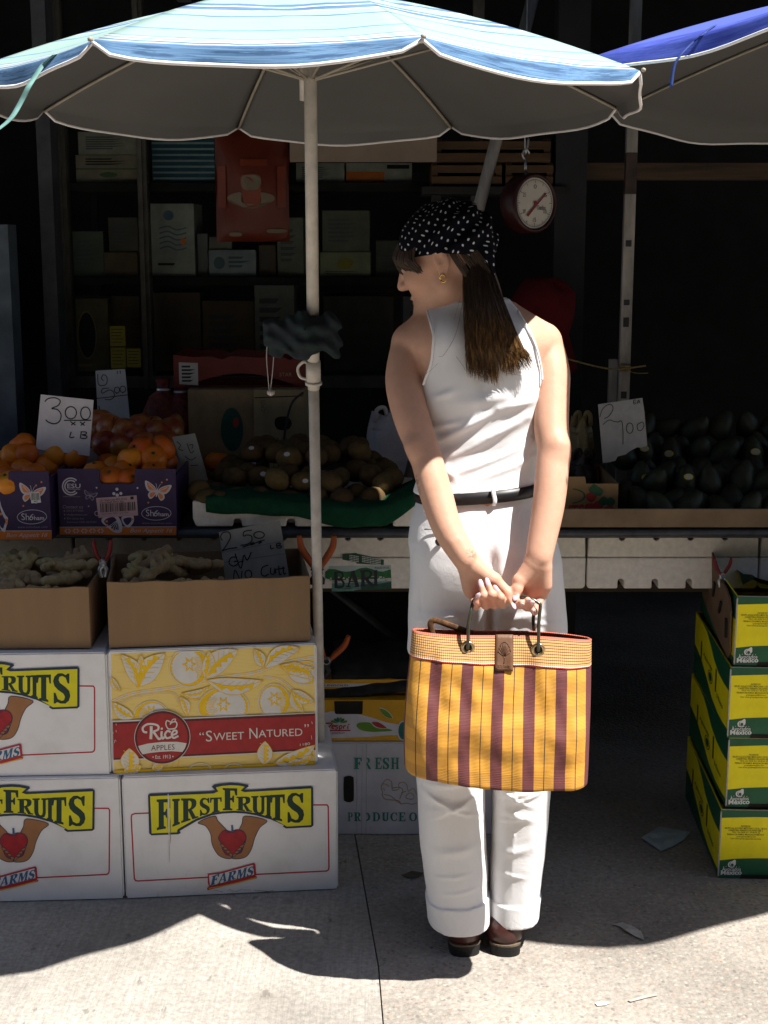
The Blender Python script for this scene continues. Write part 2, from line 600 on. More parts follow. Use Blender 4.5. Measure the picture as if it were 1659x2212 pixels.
opp = empty('sky_blocking_building', (0, -11, 0), 0, 'dull brick building with dark windows, added unseen across the street to block low sky', 'building')  # behind the camera; added to cut low sky light into the stall
b = MB()
b.box(-26, 26, -6, 0, -.15, 12.5)
b.build('wall', mat('dull_brick', (.16, .10, .075), .85, .25, 3), opp)
for fl in range(4):
 for i in range(16):
  b = MB()
  b.box(-24.5 + i * 3.1, -23.2 + i * 3.1, .002, .05, 1.0 + fl * 3, 2.8 + fl * 3)
  b.build('window', mat('dark_pane', (.02, .022, .025), .15, .1), opp)
# ================================================================ the shop behind
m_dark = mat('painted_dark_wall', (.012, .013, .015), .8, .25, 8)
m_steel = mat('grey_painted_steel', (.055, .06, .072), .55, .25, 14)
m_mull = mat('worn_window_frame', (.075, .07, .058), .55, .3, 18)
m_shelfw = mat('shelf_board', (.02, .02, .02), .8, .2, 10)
m_bluew = mat('blue_grey_panel', (.09, .12, .15), .6, .3, 8)
m_timber = mat('brown_timber', (.07, .045, .025), .75, .35, 9, stretch=(.3, 1, 4))
m_glass, k = newmat('window_glass')
k.t.nodes.remove(k.b)
tr = k.n('ShaderNodeBsdfTransparent', i_Color=(.88, .9, .88, 1))
gl = k.n('ShaderNodeBsdfGlossy')
gl.inputs['Roughness'].default_value = .04
fr = k.n('ShaderNodeFresnel', i_IOR=1.3)
mx = k.n('ShaderNodeMixShader')
k.l(k.math('MULTIPLY', fr.outputs[0], .5), mx.inputs[0])
k.l(tr.outputs[0], mx.inputs[1])
k.l(gl.outputs[0], mx.inputs[2])
k.l(mx.outputs[0], k.t.nodes['Material Output'].inputs[0])

shop = empty('shop_building', (0, 4.6, 0), 0, 'dark open fronted shop building behind the fruit stall, its glazed left bay full of goods', 'building')

def shop_part(b, name, m, parent=None):
 if parent is None:
  o = b.build(name, m, shop)
  o.location = (0, -4.6, 0)
 else:
  o = b.build(name, m, parent)
 return o

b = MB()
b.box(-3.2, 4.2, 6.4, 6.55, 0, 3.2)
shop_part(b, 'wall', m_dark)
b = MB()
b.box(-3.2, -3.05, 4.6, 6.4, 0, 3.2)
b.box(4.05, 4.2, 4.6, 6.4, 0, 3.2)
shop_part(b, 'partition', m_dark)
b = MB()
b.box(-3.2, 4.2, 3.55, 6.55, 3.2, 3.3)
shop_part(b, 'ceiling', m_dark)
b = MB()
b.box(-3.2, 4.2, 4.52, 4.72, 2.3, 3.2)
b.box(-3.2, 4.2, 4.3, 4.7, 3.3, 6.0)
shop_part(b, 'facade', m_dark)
b = MB()
b.box(-3.0, .35, 4.62, 4.7, 0, 1.06)
shop_part(b, 'stall_riser', m_dark)
b = MB()
p0, p1 = at(-400, 480, 4.3), at(16, 480, 4.3)
b.box(p0.x, p1.x, 4.3, 4.4, 0, at(0, 485, 4.3).z)
shop_part(b, 'wall_panel', m_bluew)
b = MB()
p0, p1 = at(92, 600, 4.5), at(122, 600, 4.5)
b.box(p0.x, p1.x, 4.5, 4.6, 0, 2.3)
shop_part(b, 'pillar', m_steel)
b = MB()
p0, p1 = at(1195, 600, 4.5), at(1262, 600, 4.5)
b.box(p0.x, p1.x, 4.5, 4.62, 0, 2.3)
shop_part(b, 'pillar', mat('dull_black_pillar', (.02, .021, .024), .7, .2, 9))
b = MB()
for a, c in ((128, 150), (302, 322)):
 x0, x1 = at(a, 600, 4.62).x, at(c, 600, 4.62).x
 b.box(x0, x1, 4.63, 4.69, 1.06, 2.3)
 b.box(x0 + .006, x1 - .012, 4.617, 4.63, 1.06, 2.3)
x0, x1 = at(128, 600, 4.62).x, at(1040, 600, 4.62).x
b.box(x0, x1, 4.632, 4.688, 1.062, 1.10)
b.box(x1 - .035, x1, 4.634, 4.686, 1.10, 2.3)
wf = shop_part(b, 'window_frame', m_mull)
b = MB()
b.box(x0 + .02, x1 - .02, 4.655, 4.661, 1.09, 2.3)
shop_part(b, 'pane', m_glass, wf)
b = MB()
q0, q1 = at(1365, 352, 4.56), at(1365, 388, 4.56)
b.box(at(1262, 370, 4.56).x, 4.0, 4.56, 4.62, q1.z, q0.z)
shop_part(b, 'fascia_board', m_timber)
aw = empty('sun_blocking_awning', (0, 4.5, 2.5), 0, 'dark corrugated roof, unseen, added over the stall to block the sun', 'sun_blocking_awning')  # added above the view to keep sun off the stall and shop
b = MB()
n = 120
vs, fs = [], []
for i in range(n + 1):
 x = -3 + 7.0 * i / n
 dz = .012 * (1 if (i // 2) % 2 else -1)
 vs += [(x, -1.3, -.2 + dz), (x, .0, .02 + dz), (x, -1.3, -.192 + dz), (x, .0, .028 + dz)]
for i in range(n):
 a, c = 4 * i, 4 * i + 4
 fs += [(a, c, c + 1, a + 1), (a + 2, a + 3, c + 3, c + 2), (a, a + 2, c + 2, c), (a + 1, c + 1, c + 3, a + 3)]
b.add(vs, fs)
b.build('roof_sheet', m_steel, aw)
b = MB()
for x in (-2.6, -.6, 1.6, 3.6):
 b.box(x - .02, x + .02, -1.28, .0, -.26, -.225, 0)
b.build('bracket', m_steel, aw)

# ================================================================ cartons and goods on the shelves of the glazed bay
def carton_obj(name, x0, x1, y0, y1, z0, z1, color, label, cat='box', group=None, deco=None, rz=0, rough=.75, flaps=False, extra=()):
 """A closed carton: folded board with a taped centre joint and corner creases; deco prints on its front."""
 w, d, h = x1 - x0, y1 - y0, z1 - z0
 root = empty(name, (x0, y0, z0), rz, label, cat, group)
 b = MB()
 b.box(0, w, 0, d, 0, h, 0)
 mats = [color if not isinstance(color, (tuple, str)) else mat('board_' + name + '_%d' % (len(MATS)), color, rough, .15, 20)]
 b.box(-.0006, w + .0006, d * .5 - .024, d * .5 + .024, h + .0002, h + .0008, 1)
 mats.append(mat('parcel_tape', (.25, .2, .13), .35, .1, 20))
 if deco:
  def put(x, z, k):
   return (x, -k, z)
  art = Art(b, [(0, 0), (100, 0), (100, 100), (0, 100)], w, h, put)
  mats += deco(art, 2)
 o = b.build('carton_body', mats, root, bevel=.003)
 return root

M_INK = mat('black_ink', (.02, .02, .022), .6, 0)
M_WHITE = mat('white_print', (.72, .72, .72), .65, .05)

def lines(art, mi, x0, x1, y0, y1, n, seed=1, frac=.55):
 rr = random.Random(seed)
 for i in range(n):
  y = y0 + (y1 - y0) * i / n
  art.poly([(x0, y), (x0 + (x1 - x0) * rr.uniform(.55, 1), y), (x0 + (x1 - x0) * .55, y + (y1 - y0) / n * frac), (x0, y + (y1 - y0) / n * frac)], mi, 1)

def rect(art, x0, y0, x1, y1, mi, lay=1):
 art.poly([(x0, y0), (x1, y0), (x1, y1), (x0, y1)], mi, lay)

def on_shelf(name, rectpx, Y, depth, color, label, deco=None, cat='box', group=None, drop=None, rough=.75):
 x0, y0, x1, y1 = rectpx
 a, c = at(x0, y1, Y), at(x1, y0, Y)
 return carton_obj(name, a.x, c.x, Y, Y + depth, (drop if drop is not None else a.z), c.z, color, label, cat, group, deco, rough=rough)

G_SH = 'goods on the shelves behind the window'
Z1, Z2, Z3 = at(0, 596, 4.75).z, at(0, 394, 4.75).z, at(0, 802, 4.75).z
sh = empty('display_shelf', (-.6, 4.74, 0), 0, 'black shelving unit of three boards behind the shop window', 'shelf')
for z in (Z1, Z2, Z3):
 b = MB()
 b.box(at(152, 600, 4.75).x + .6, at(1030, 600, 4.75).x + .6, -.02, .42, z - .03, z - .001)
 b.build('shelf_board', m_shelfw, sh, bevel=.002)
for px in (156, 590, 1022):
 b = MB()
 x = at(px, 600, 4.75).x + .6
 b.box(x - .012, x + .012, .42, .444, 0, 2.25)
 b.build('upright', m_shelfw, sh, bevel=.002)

def d_two(art, k):
 lines(art, k, 15, 85, 12, 40, 3)
 rect(art, 0, 48, 100, 53, k + 1)
 art.ellipse(50, 72, 14, 10, k + 1)
 return [M_INK, mat('faded_green_print', (.08, .16, .07), .7, .1)]

def d_crest(art, k):
 art.ellipse(42, 16, 12, 7, k)
 for i in range(5):
  art.stroke([(20, 34 + i * 7), (40, 31 + i * 7), (60, 36 + i * 7), (82, 33 + i * 7)], 2.2, k, 1, False, 4)
 art.ellipse(74, 52, 6, 5, k + 1)
 lines(art, k + 2, 15, 80, 82, 88, 1)
 return [mat('pale_blue_print', (.12, .2, .3), .7, .1), mat('orange_sticker', (.8, .2, .04), .5, .05), M_INK]

def d_stripe(art, k):
 for i in range(8):
  rect(art, 0, 6 + i * 12, 100, 10 + i * 12, k)
 return [mat('pale_line_print', (.3, .42, .42), .6, .1)]

def d_oval(art, k):
 art.ellipse(47, 50, 22, 32, k, 1)
 art.ring(47, 50, 22, 32, 2.5, k + 1, 2)
 lines(art, k + 1, 10, 90, 90, 96, 1)
 return [mat('dark_oval_print', (.012, .014, .02), .5, .1), mat('ochre_print', (.34, .25, .08), .6, .1)]

def d_lines(art, k):
 lines(art, k, 12, 88, 20, 80, 6, 3)
 return [mat('grey_print', (.1, .11, .12), .7, .1)]

def d_white_or(art, k):
 rect(art, 0, 45, 58, 100, k)
 rect(art, 62, 10, 96, 30, k + 1)
 return [mat('orange_print', (.62, .16, .03), .6, .1), M_INK]

def d_pair(art, k):
 art.ellipse(22, 50, 12, 24, k)
 lines(art, k, 42, 92, 25, 75, 3, 8)
 return [mat('slate_print', (.12, .18, .22), .7, .1)]

def d_yel(art, k):
 art.curve([(35, 40), (50, 22), (66, 38), (60, 66), (45, 72), (33, 58)], k)
 lines(art, k + 1, 10, 90, 80, 95, 2, 5)
 return [mat('dull_yellow_print', (.32, .28, .05), .7, .1), mat('grey_print', (.1, .11, .12), .7, .1)]

cb = (.19, .13, .075)
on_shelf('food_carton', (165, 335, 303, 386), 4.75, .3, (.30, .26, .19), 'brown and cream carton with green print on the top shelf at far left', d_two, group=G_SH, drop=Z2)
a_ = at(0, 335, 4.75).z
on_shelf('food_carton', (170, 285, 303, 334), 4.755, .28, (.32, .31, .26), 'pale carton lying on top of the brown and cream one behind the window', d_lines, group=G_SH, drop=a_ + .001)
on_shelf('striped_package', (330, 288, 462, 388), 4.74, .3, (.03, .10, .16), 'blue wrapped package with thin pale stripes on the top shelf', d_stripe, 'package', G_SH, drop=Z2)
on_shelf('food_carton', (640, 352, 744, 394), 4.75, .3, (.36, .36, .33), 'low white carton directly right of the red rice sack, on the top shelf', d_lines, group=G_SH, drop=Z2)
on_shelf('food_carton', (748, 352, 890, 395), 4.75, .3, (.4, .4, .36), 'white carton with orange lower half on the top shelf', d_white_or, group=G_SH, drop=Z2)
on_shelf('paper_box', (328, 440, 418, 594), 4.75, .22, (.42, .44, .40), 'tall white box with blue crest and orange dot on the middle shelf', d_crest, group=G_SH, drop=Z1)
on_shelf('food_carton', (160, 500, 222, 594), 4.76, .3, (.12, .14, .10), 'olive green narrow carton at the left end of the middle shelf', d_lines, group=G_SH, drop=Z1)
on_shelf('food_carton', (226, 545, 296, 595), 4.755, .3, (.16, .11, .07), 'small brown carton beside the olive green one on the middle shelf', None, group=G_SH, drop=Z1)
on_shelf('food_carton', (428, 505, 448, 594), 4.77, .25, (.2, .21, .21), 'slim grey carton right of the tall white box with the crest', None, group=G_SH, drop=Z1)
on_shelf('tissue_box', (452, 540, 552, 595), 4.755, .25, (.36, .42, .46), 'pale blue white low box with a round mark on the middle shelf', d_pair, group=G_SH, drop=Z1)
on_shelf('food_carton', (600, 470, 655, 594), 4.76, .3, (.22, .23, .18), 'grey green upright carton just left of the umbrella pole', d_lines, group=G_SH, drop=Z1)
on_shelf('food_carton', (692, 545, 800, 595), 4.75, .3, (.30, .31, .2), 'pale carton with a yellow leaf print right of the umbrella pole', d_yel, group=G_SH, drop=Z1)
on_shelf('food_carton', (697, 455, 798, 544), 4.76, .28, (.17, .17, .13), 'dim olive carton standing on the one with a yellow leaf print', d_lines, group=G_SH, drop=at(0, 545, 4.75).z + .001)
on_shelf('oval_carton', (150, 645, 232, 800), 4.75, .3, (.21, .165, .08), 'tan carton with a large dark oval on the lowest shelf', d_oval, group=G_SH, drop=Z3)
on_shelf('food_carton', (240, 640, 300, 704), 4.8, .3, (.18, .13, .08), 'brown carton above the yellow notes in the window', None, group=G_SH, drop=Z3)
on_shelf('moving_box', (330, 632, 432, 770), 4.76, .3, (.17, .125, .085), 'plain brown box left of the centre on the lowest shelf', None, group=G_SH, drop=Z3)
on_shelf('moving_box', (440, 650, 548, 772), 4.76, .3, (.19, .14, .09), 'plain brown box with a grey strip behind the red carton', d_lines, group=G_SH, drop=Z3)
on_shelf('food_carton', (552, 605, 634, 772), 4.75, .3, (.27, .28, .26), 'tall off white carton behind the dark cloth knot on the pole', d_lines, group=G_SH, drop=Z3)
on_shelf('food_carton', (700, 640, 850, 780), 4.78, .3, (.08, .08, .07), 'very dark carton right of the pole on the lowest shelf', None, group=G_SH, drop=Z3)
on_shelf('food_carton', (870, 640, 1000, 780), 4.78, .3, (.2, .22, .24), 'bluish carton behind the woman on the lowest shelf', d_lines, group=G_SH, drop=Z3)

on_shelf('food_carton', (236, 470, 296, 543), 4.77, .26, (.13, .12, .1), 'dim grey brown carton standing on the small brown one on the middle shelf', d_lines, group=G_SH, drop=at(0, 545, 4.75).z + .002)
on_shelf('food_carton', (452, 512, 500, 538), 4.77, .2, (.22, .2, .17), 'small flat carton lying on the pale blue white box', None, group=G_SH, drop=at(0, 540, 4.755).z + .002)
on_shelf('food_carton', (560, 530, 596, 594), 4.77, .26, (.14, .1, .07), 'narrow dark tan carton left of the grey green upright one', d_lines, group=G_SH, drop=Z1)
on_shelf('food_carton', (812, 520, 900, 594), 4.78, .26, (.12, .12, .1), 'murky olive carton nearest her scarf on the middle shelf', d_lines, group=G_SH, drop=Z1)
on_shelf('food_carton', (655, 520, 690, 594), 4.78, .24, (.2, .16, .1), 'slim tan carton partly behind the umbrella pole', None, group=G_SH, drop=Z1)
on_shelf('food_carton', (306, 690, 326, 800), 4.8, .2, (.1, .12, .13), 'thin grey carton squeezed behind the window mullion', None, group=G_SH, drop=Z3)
for i, (r, lab) in enumerate((((233, 706, 265, 750), 'yellow paper note, upper one of the left pair stuck on the window'), ((235, 753, 266, 798), 'yellow paper note, lower one of the left pair stuck on the window'), ((270, 755, 299, 796), 'yellow paper note by itself at the right of the notes'))):
 a, c = at(r[0], r[3], 4.612), at(r[2], r[1], 4.612)
 root = empty('paper_note', (a.x, 4.6535, a.z), 0, lab, 'note', 'yellow notes stuck on the window')
 b = MB()
 w, h = c.x - a.x, c.z - a.z
 b.box(0, w, -.0012, 0, 0, h, 0)
 art = Art(b, [(0, 0), (100, 0), (100, 100), (0, 100)], w, h, lambda x, z, k: (x, -.0013 - k, z))
 for j in range(5):
  art.stroke([(10, 16 + j * 16), (88 - 9 * (j % 3), 16 + j * 16)], 3, 1)
 b.build('note_sheet', [mat('yellow_paper', (.42, .38, .06), .8, .05), M_INK], root)
 root.location.y = 4.6545

def sack():
 Y = 4.45
 x0, x1 = at(466, 400, Y).x, at(624, 400, Y).x
 z1, z0 = at(500, 275, Y).z, at(500, 522, Y).z
 w, h = x1 - x0, z1 - z0
 root = empty('rice_sack', (x0, Y, z0), 0, 'red printed rice sack hanging in the window with a white bowl on it', 'sack')
 b = MB()
 nx, nz = 18, 24
 rr = random.Random(3)
 def sy(u, v):
  bul = .045 * (math.sin(math.pi * u) ** .7) * (math.sin(math.pi * min(1, max(0, v))) ** .5)
  return -bul - .004 * math.sin(9 * v + 5 * u)
 for side in (1, -1):
  vs, fs = [], []
  for j in range(nz + 1):
   for i in range(nx + 1):
    u, v = i / nx, j / nz
    y = sy(u, v)
    vs.append((u * w, y if side == 1 else -y, v * h))
  for j in range(nz):
   for i in range(nx):
    a = j * (nx + 1) + i
    f = (a, a + 1, a + nx + 2, a + nx + 1)
    fs.append(f if side == 1 else f[::-1])
  b.add(vs, fs, 0, True)
 art = Art(b, [(0, 0), (100, 0), (100, 100), (0, 100)], w, h, lambda x, z, k: (x, sy(x / w, z / h) - .004 - k, z))
 def patch(x0, y0, x1, y1, mi, lay=1, n=6):
  for i in range(n):
   for j in range(n):
    art.poly([(x0 + (x1 - x0) * i / n, y0 + (y1 - y0) * j / n), (x0 + (x1 - x0) * (i + 1) / n, y0 + (y1 - y0) * j / n), (x0 + (x1 - x0) * (i + 1) / n, y0 + (y1 - y0) * (j + 1) / n), (x0 + (x1 - x0) * i / n, y0 + (y1 - y0) * (j + 1) / n)], mi, lay)
 patch(3, 34, 15, 70, 1)
 patch(85, 34, 96, 70, 1)
 patch(36, 28, 72, 34, 1)
 art.curve([(18, 60), (36, 57), (38, 66), (62, 66), (64, 57), (80, 60), (78, 65), (50, 71), (22, 66)], 2, 2)
 art.curve([(38, 42), (62, 42), (64, 54), (60, 68), (42, 68), (37, 54)], 1, 3)
 art.curve([(39, 43), (62, 43), (60, 54), (40, 54)], 2, 4)
 art.curve([(20, 92), (34, 92), (34, 95), (20, 95)], 2, 2)
 art.curve([(72, 89), (94, 89), (94, 92), (72, 92)], 2, 2)
 b.build('sack_body', [mat('red_woven_plastic', (.115, .017, .006), .45, .25, 6), mat('orange_red_print', (.17, .03, .009), .45, .1), mat('cream_print', (.15, .12, .08), .5, .1)], root)
 b = MB()
 b.tube([(w * .5, 0, h - .01), (w * .5, 0, h + .12)], .002, 6)
 b.build('hanging_cord', M_INK, root)

sack()
a, c = at(626, 350, 4.42), at(944, 290, 4.42)
root = empty('cardboard_sign', (a.x, 4.42, a.z), 0, 'blank tan cardboard strip hanging below the striped umbrella', 'sign')
b = MB()
b.box(0, c.x - a.x, 0, .008, 0, c.z - a.z + .06)
b.build('board', mat('tan_board', (.26, .2, .15), .8, .12, 8), root, bevel=.001)
b = MB()
for x in (.04, c.x - a.x - .04):
 b.tube([(x, .004, c.z - a.z + .055), (x, .004, 2.3 - a.z)], .0015, 5)
b.build('hanging_cord', M_INK, root)
def crate(px, Y, lab):
 x0, y0, x1, y1 = px
 a, c = at(x0, y1, Y), at(x1, y0, Y)
 w, h, d = c.x - a.x, c.z - a.z, .3
 root = empty('slatted_crate', (a.x, Y, a.z), 0, lab, 'crate', 'brown slatted crates above the window bay')
 for i in range(2):
  z = i * h / 2
  for y in (0, d - .01):
   b = MB()
   b.box(0, w, y, y + .01, z + .004, z + h / 2 - .006)
   b.build('slat', m_crate, root, bevel=.002)
 b = MB()
 for x in (.0, w - .02):
  b.box(x, x + .02, .0105, d - .0105, 0, h)
 b.box(.019, w - .019, .0115, d - .0115, .001, .01)
 b.build('end_panel', m_crate, root, bevel=.002)

m_crate = mat('varnished_crate_wood', (.085, .045, .017), .45, .3, 12, stretch=(.3, 1, 3))
b = MB()
q = at(932, 402, 4.5)
e = at(1200, 402, 4.5)
b.box(q.x - .03, e.x + .03, 4.48, 4.86, q.z - .025, q.z - .001)
b.box(q.x, q.x + .03, 4.5, 4.53, 0, q.z - .026)
o = b.build('wall_shelf', m_shelfw, None, bevel=.002)
tag(o, 'narrow dark shelf on a post carrying the brown slatted crates', 'shelf')
crate((932, 352, 1085, 400), 4.5, 'brown slatted crate, lower left one beside the tilted pole')
crate((1092, 352, 1196, 400), 4.5, 'brown slatted crate right of the tilted pole, behind the hanging scale')
crate((940, 300, 1190, 351), 4.5, 'long brown slatted crate lying across the two lower crates')
# ================================================================ organic shapes from distance fields
def sdf_round_cone(P, a, b, r1, r2, flat=None):
 """Distance to a tapered capsule. flat: (axis, factor) squeezes the section along that axis."""
 a = np.array(a, np.float32)
 b = np.array(b, np.float32)
 if flat is not None:
  ax = np.array(flat[0], np.float32)
  ax /= np.linalg.norm(ax)
  f = flat[1]
  mid = a
  q = P - mid
  P = P + (q @ ax)[..., None] * ax * (1 / f - 1)
  b = b + ((b - mid) @ ax) * ax * (1 / f - 1)
 ba = b - a
 L2 = float(ba @ ba)
 pa = P - a
 t = np.clip((pa @ ba) / max(L2, 1e-9), 0, 1)
 d = np.linalg.norm(pa - t[..., None] * ba, axis=-1)
 return d - (r1 + (r2 - r1) * t)

def sdf_ell(P, c, r, M=None):
 q = P - np.array(c, np.float32)
 if M is not None:
  q = q @ np.array(M, np.float32)
 r = np.array(r, np.float32)
 k0 = np.linalg.norm(q / r, axis=-1)
 k1 = np.linalg.norm(q / (r * r), axis=-1) + 1e-9
 return k0 * (k0 - 1) / k1

def smin(a, b, k):
 h = np.maximum(k - np.abs(a - b), 0) / k
 return np.minimum(a, b) - h * h * k * .25

def surface_nets(D, xs, ys, zs):
 nx, ny, nz = D.shape
 ins = D < 0
 cnt = np.zeros((nx - 1, ny - 1, nz - 1), np.float32)
 acc = np.zeros((nx - 1, ny - 1, nz - 1, 3), np.float32)
 C = [xs, ys, zs]
 for ax in range(3):
  s0 = [slice(None)] * 3
  s1 = [slice(None)] * 3
  s0[ax] = slice(0, -1)
  s1[ax] = slice(1, None)
  A, B = D[tuple(s0)], D[tuple(s1)]
  cr = (A < 0) != (B < 0)
  I = np.nonzero(cr)
  a, b = A[I], B[I]
  t = a / (a - b)
  pos = np.zeros((len(a), 3), np.float32)
  for k in range(3):
   c = C[k]
   if k == ax:
    pos[:, k] = c[I[k]] * (1 - t) + c[I[k] + 1] * t
   else:
    pos[:, k] = c[I[k]]
  o = [k for k in range(3) if k != ax]
  for da in (0, -1):
   for db in (0, -1):
    J = [x.copy() for x in I]
    J[o[0]] += da
    J[o[1]] += db
    ok = (J[o[0]] >= 0) & (J[o[1]] >= 0) & (J[o[0]] < cnt.shape[o[0]]) & (J[o[1]] < cnt.shape[o[1]])
    Jk = tuple(x[ok] for x in J)
    np.add.at(cnt, Jk, 1)
    np.add.at(acc, Jk, pos[ok])
 V = cnt > 0
 idx = -np.ones(cnt.shape, np.int64)
 idx[V] = np.arange(V.sum())
 verts = acc[V] / cnt[V][:, None]
 faces = []
 for ax in range(3):
  o = [k for k in range(3) if k != ax]
  s0 = [slice(1, -1)] * 3
  s1 = [slice(1, -1)] * 3
  s0[ax] = slice(0, -1)
  s1[ax] = slice(1, None)
  A, B = D[tuple(s0)], D[tuple(s1)]
  I = list(np.nonzero((A < 0) != (B < 0)))
  sgn = (A < 0)[tuple(I)]
  I[o[0]] = I[o[0]] + 1
  I[o[1]] = I[o[1]] + 1
  q = []
  for da, db in ((0, 0), (-1, 0), (-1, -1), (0, -1)):
   J = [x.copy() for x in I]
   J[o[0]] += da
   J[o[1]] += db
   q.append(idx[tuple(J)])
  q = np.stack(q, 1)
  flip = sgn if ax != 1 else ~sgn
  q[~flip] = q[~flip][:, ::-1]
  faces.append(q)
 return verts, np.concatenate(faces)

def np_smooth(v, f, it=2, lam=.5, w=1.0):
 n = len(v)
 e = np.concatenate([f[:, [0, 1]], f[:, [1, 2]], f[:, [2, 3]], f[:, [3, 0]]])
 e = np.concatenate([e, e[:, ::-1]])
 deg = np.bincount(e[:, 0], minlength=n).astype(np.float32)
 for i in range(it):
  for l in (lam, -lam * 1.03):
   s = np.stack([np.bincount(e[:, 0], weights=v[e[:, 1], k], minlength=n) for k in range(3)], 1)
   v = v + w * l * (s / np.maximum(deg, 1)[:, None] - v)
 return v

def np_mesh(name, v, f, m, parent=None, smooth=True):
 me = bpy.data.meshes.new(name)
 me.vertices.add(len(v))
 me.vertices.foreach_set('co', np.asarray(v, np.float32).ravel())
 f = np.asarray(f)
 me.loops.add(f.size)
 me.loops.foreach_set('vertex_index', f.astype(np.int32).ravel())
 me.polygons.add(len(f))
 me.polygons.foreach_set('loop_start', np.arange(0, f.size, f.shape[1], dtype=np.int32))
 me.update(calc_edges=True)
 me.polygons.foreach_set('use_smooth', [smooth] * len(f))
 for x in (m if isinstance(m, (list, tuple)) else [m]):
  me.materials.append(x)
 me.validate()
 o = bpy.data.objects.new(name, me)
 COL.objects.link(o)
 if parent:
  o.parent = parent
 return o

def grid_sdf(lo, hi, step, fn):
 xs, ys, zs = [np.arange(a, b + s, s, dtype=np.float32) for a, b, s in zip(lo, hi, step if isinstance(step, (tuple, list)) else (step,) * 3)]
 P = np.stack(np.meshgrid(xs, ys, zs, indexing='ij'), -1)
 return fn(P), xs, ys, zs

# ================================================================ market table
TY = 3.5
m_plank = mat('dark_table_wood', (.06, .048, .036), .8, .35, 8, stretch=(.2, 1, 3))
m_rail = mat('dull_metal_rail', (.06, .066, .075), .5, .3, 20, metal=.2)
tab = empty('market_table', (0, TY, 0), 0, 'long dark market table with a metal edge, carrying the fruit above white foam boxes', 'table')
b = MB()
for i in range(5):
 b.box(-1.75, 2.1, .035 + i * .2, .228 + i * .2, .803, .83)
b.build('table_top', m_plank, tab, bevel=.003)
b = MB()
b.box(-1.75, 2.1, .01, .0345, .801, .827)
b.tube([(-1.75, .004, .815), (.3, .002, .816), (2.1, .004, .818)], .011, 8)
b.build('edge_rail', m_rail, tab)
b = MB()
for i in range(4):
 b.box(-1.75, 2.1, .13 + i * .23, .35 + i * .23, .630, .652)
b.build('storage_shelf', mat('brown_shelf_wood', (.07, .048, .03), .8, .4, 9, stretch=(.2, 1, 3)), tab, bevel=.003)
for x in (-1.7, .30, 1.75):
 for y in (.2, .9):
  b = MB()
  b.box(x, x + .05, y, y + .05, 0, .629)
  b.build('leg', m_plank, tab, bevel=.003)
b = MB()
for x0, x1 in ((-.16, .35), (.34, -.12)):
 b.tube([(x0, .34, .60), (x1, .36, .18)], .012, 8)
b.build('cross_brace', m_rail, tab)

m_foam = mat('white_expanded_foam', (.80, .76, .69), .85, .08, 60, bump=.25, bscale=500)
G_FOAM = 'white foam boxes under the table top'

def foam_box(x0, w, label, extra=None, y=TY + .07, dz=0.0):
 root = empty('foam_box', (x0, y, .654 + dz), 0, label, 'foam box', G_FOAM)
 H, S, D = .145 - dz, .083, .4
 ws = .016

 def notch(cx, up):
  s = -1 if up else 1
  z = H if up else 0
  pts = []
  dep = .026 if not up else .018
  for k in range(9):
   a = math.pi * k / 8
   pts.append((cx - ws * .5 * math.cos(a) * 1.0, z + s * (dep - ws * .5 + ws * .5 * math.sin(a))))
  pts = [(cx - ws * .5, z)] + pts + [(cx + ws * .5, z)]
  return pts
 cxs = [w * .2, w * .4, w * .6, w * .8] if w > .3 else [w * .3, w * .7]
 low = [(.006, 0)]
 for c in cxs:
  low += notch(c, False)
 low += [(w - .006, 0), (w, .006), (w, S - .001), (0, S - .001), (0, .006)]
 b = MB()
 b.prism(low, 0, D)
 b.build('tray', m_foam, root, bevel=.004)
 top = [(.001, S + .001), (w - .001, S + .001), (w - .003, H - .004), (w - .007, H)]
 for c in cxs[::-1]:
  top += notch(c, True)[::-1]
 top += [(.007, H), (.003, H - .004)]
 b = MB()
 b.prism(top, .001, D)
 b.build('lid', m_foam, root, bevel=.003)
 if extra:
  b = MB()
  art = Art(b, extra[0], extra[1], extra[2], lambda x, z, k: (x + extra[3], -k - .0006, z + extra[4]))
  ms = extra[5](art)
  b.build('printed_label', ms, root)
 return root

def px_x(px, Y=TY + .07, y=1215):
 return at(px, y, Y).x

FE = [px_x(v) for v in (-190, 160, 540, 893, 1267, 1640, 2010)]
LBL = [(690, 1212), (846, 1219), (846, 1279), (706, 1284)]

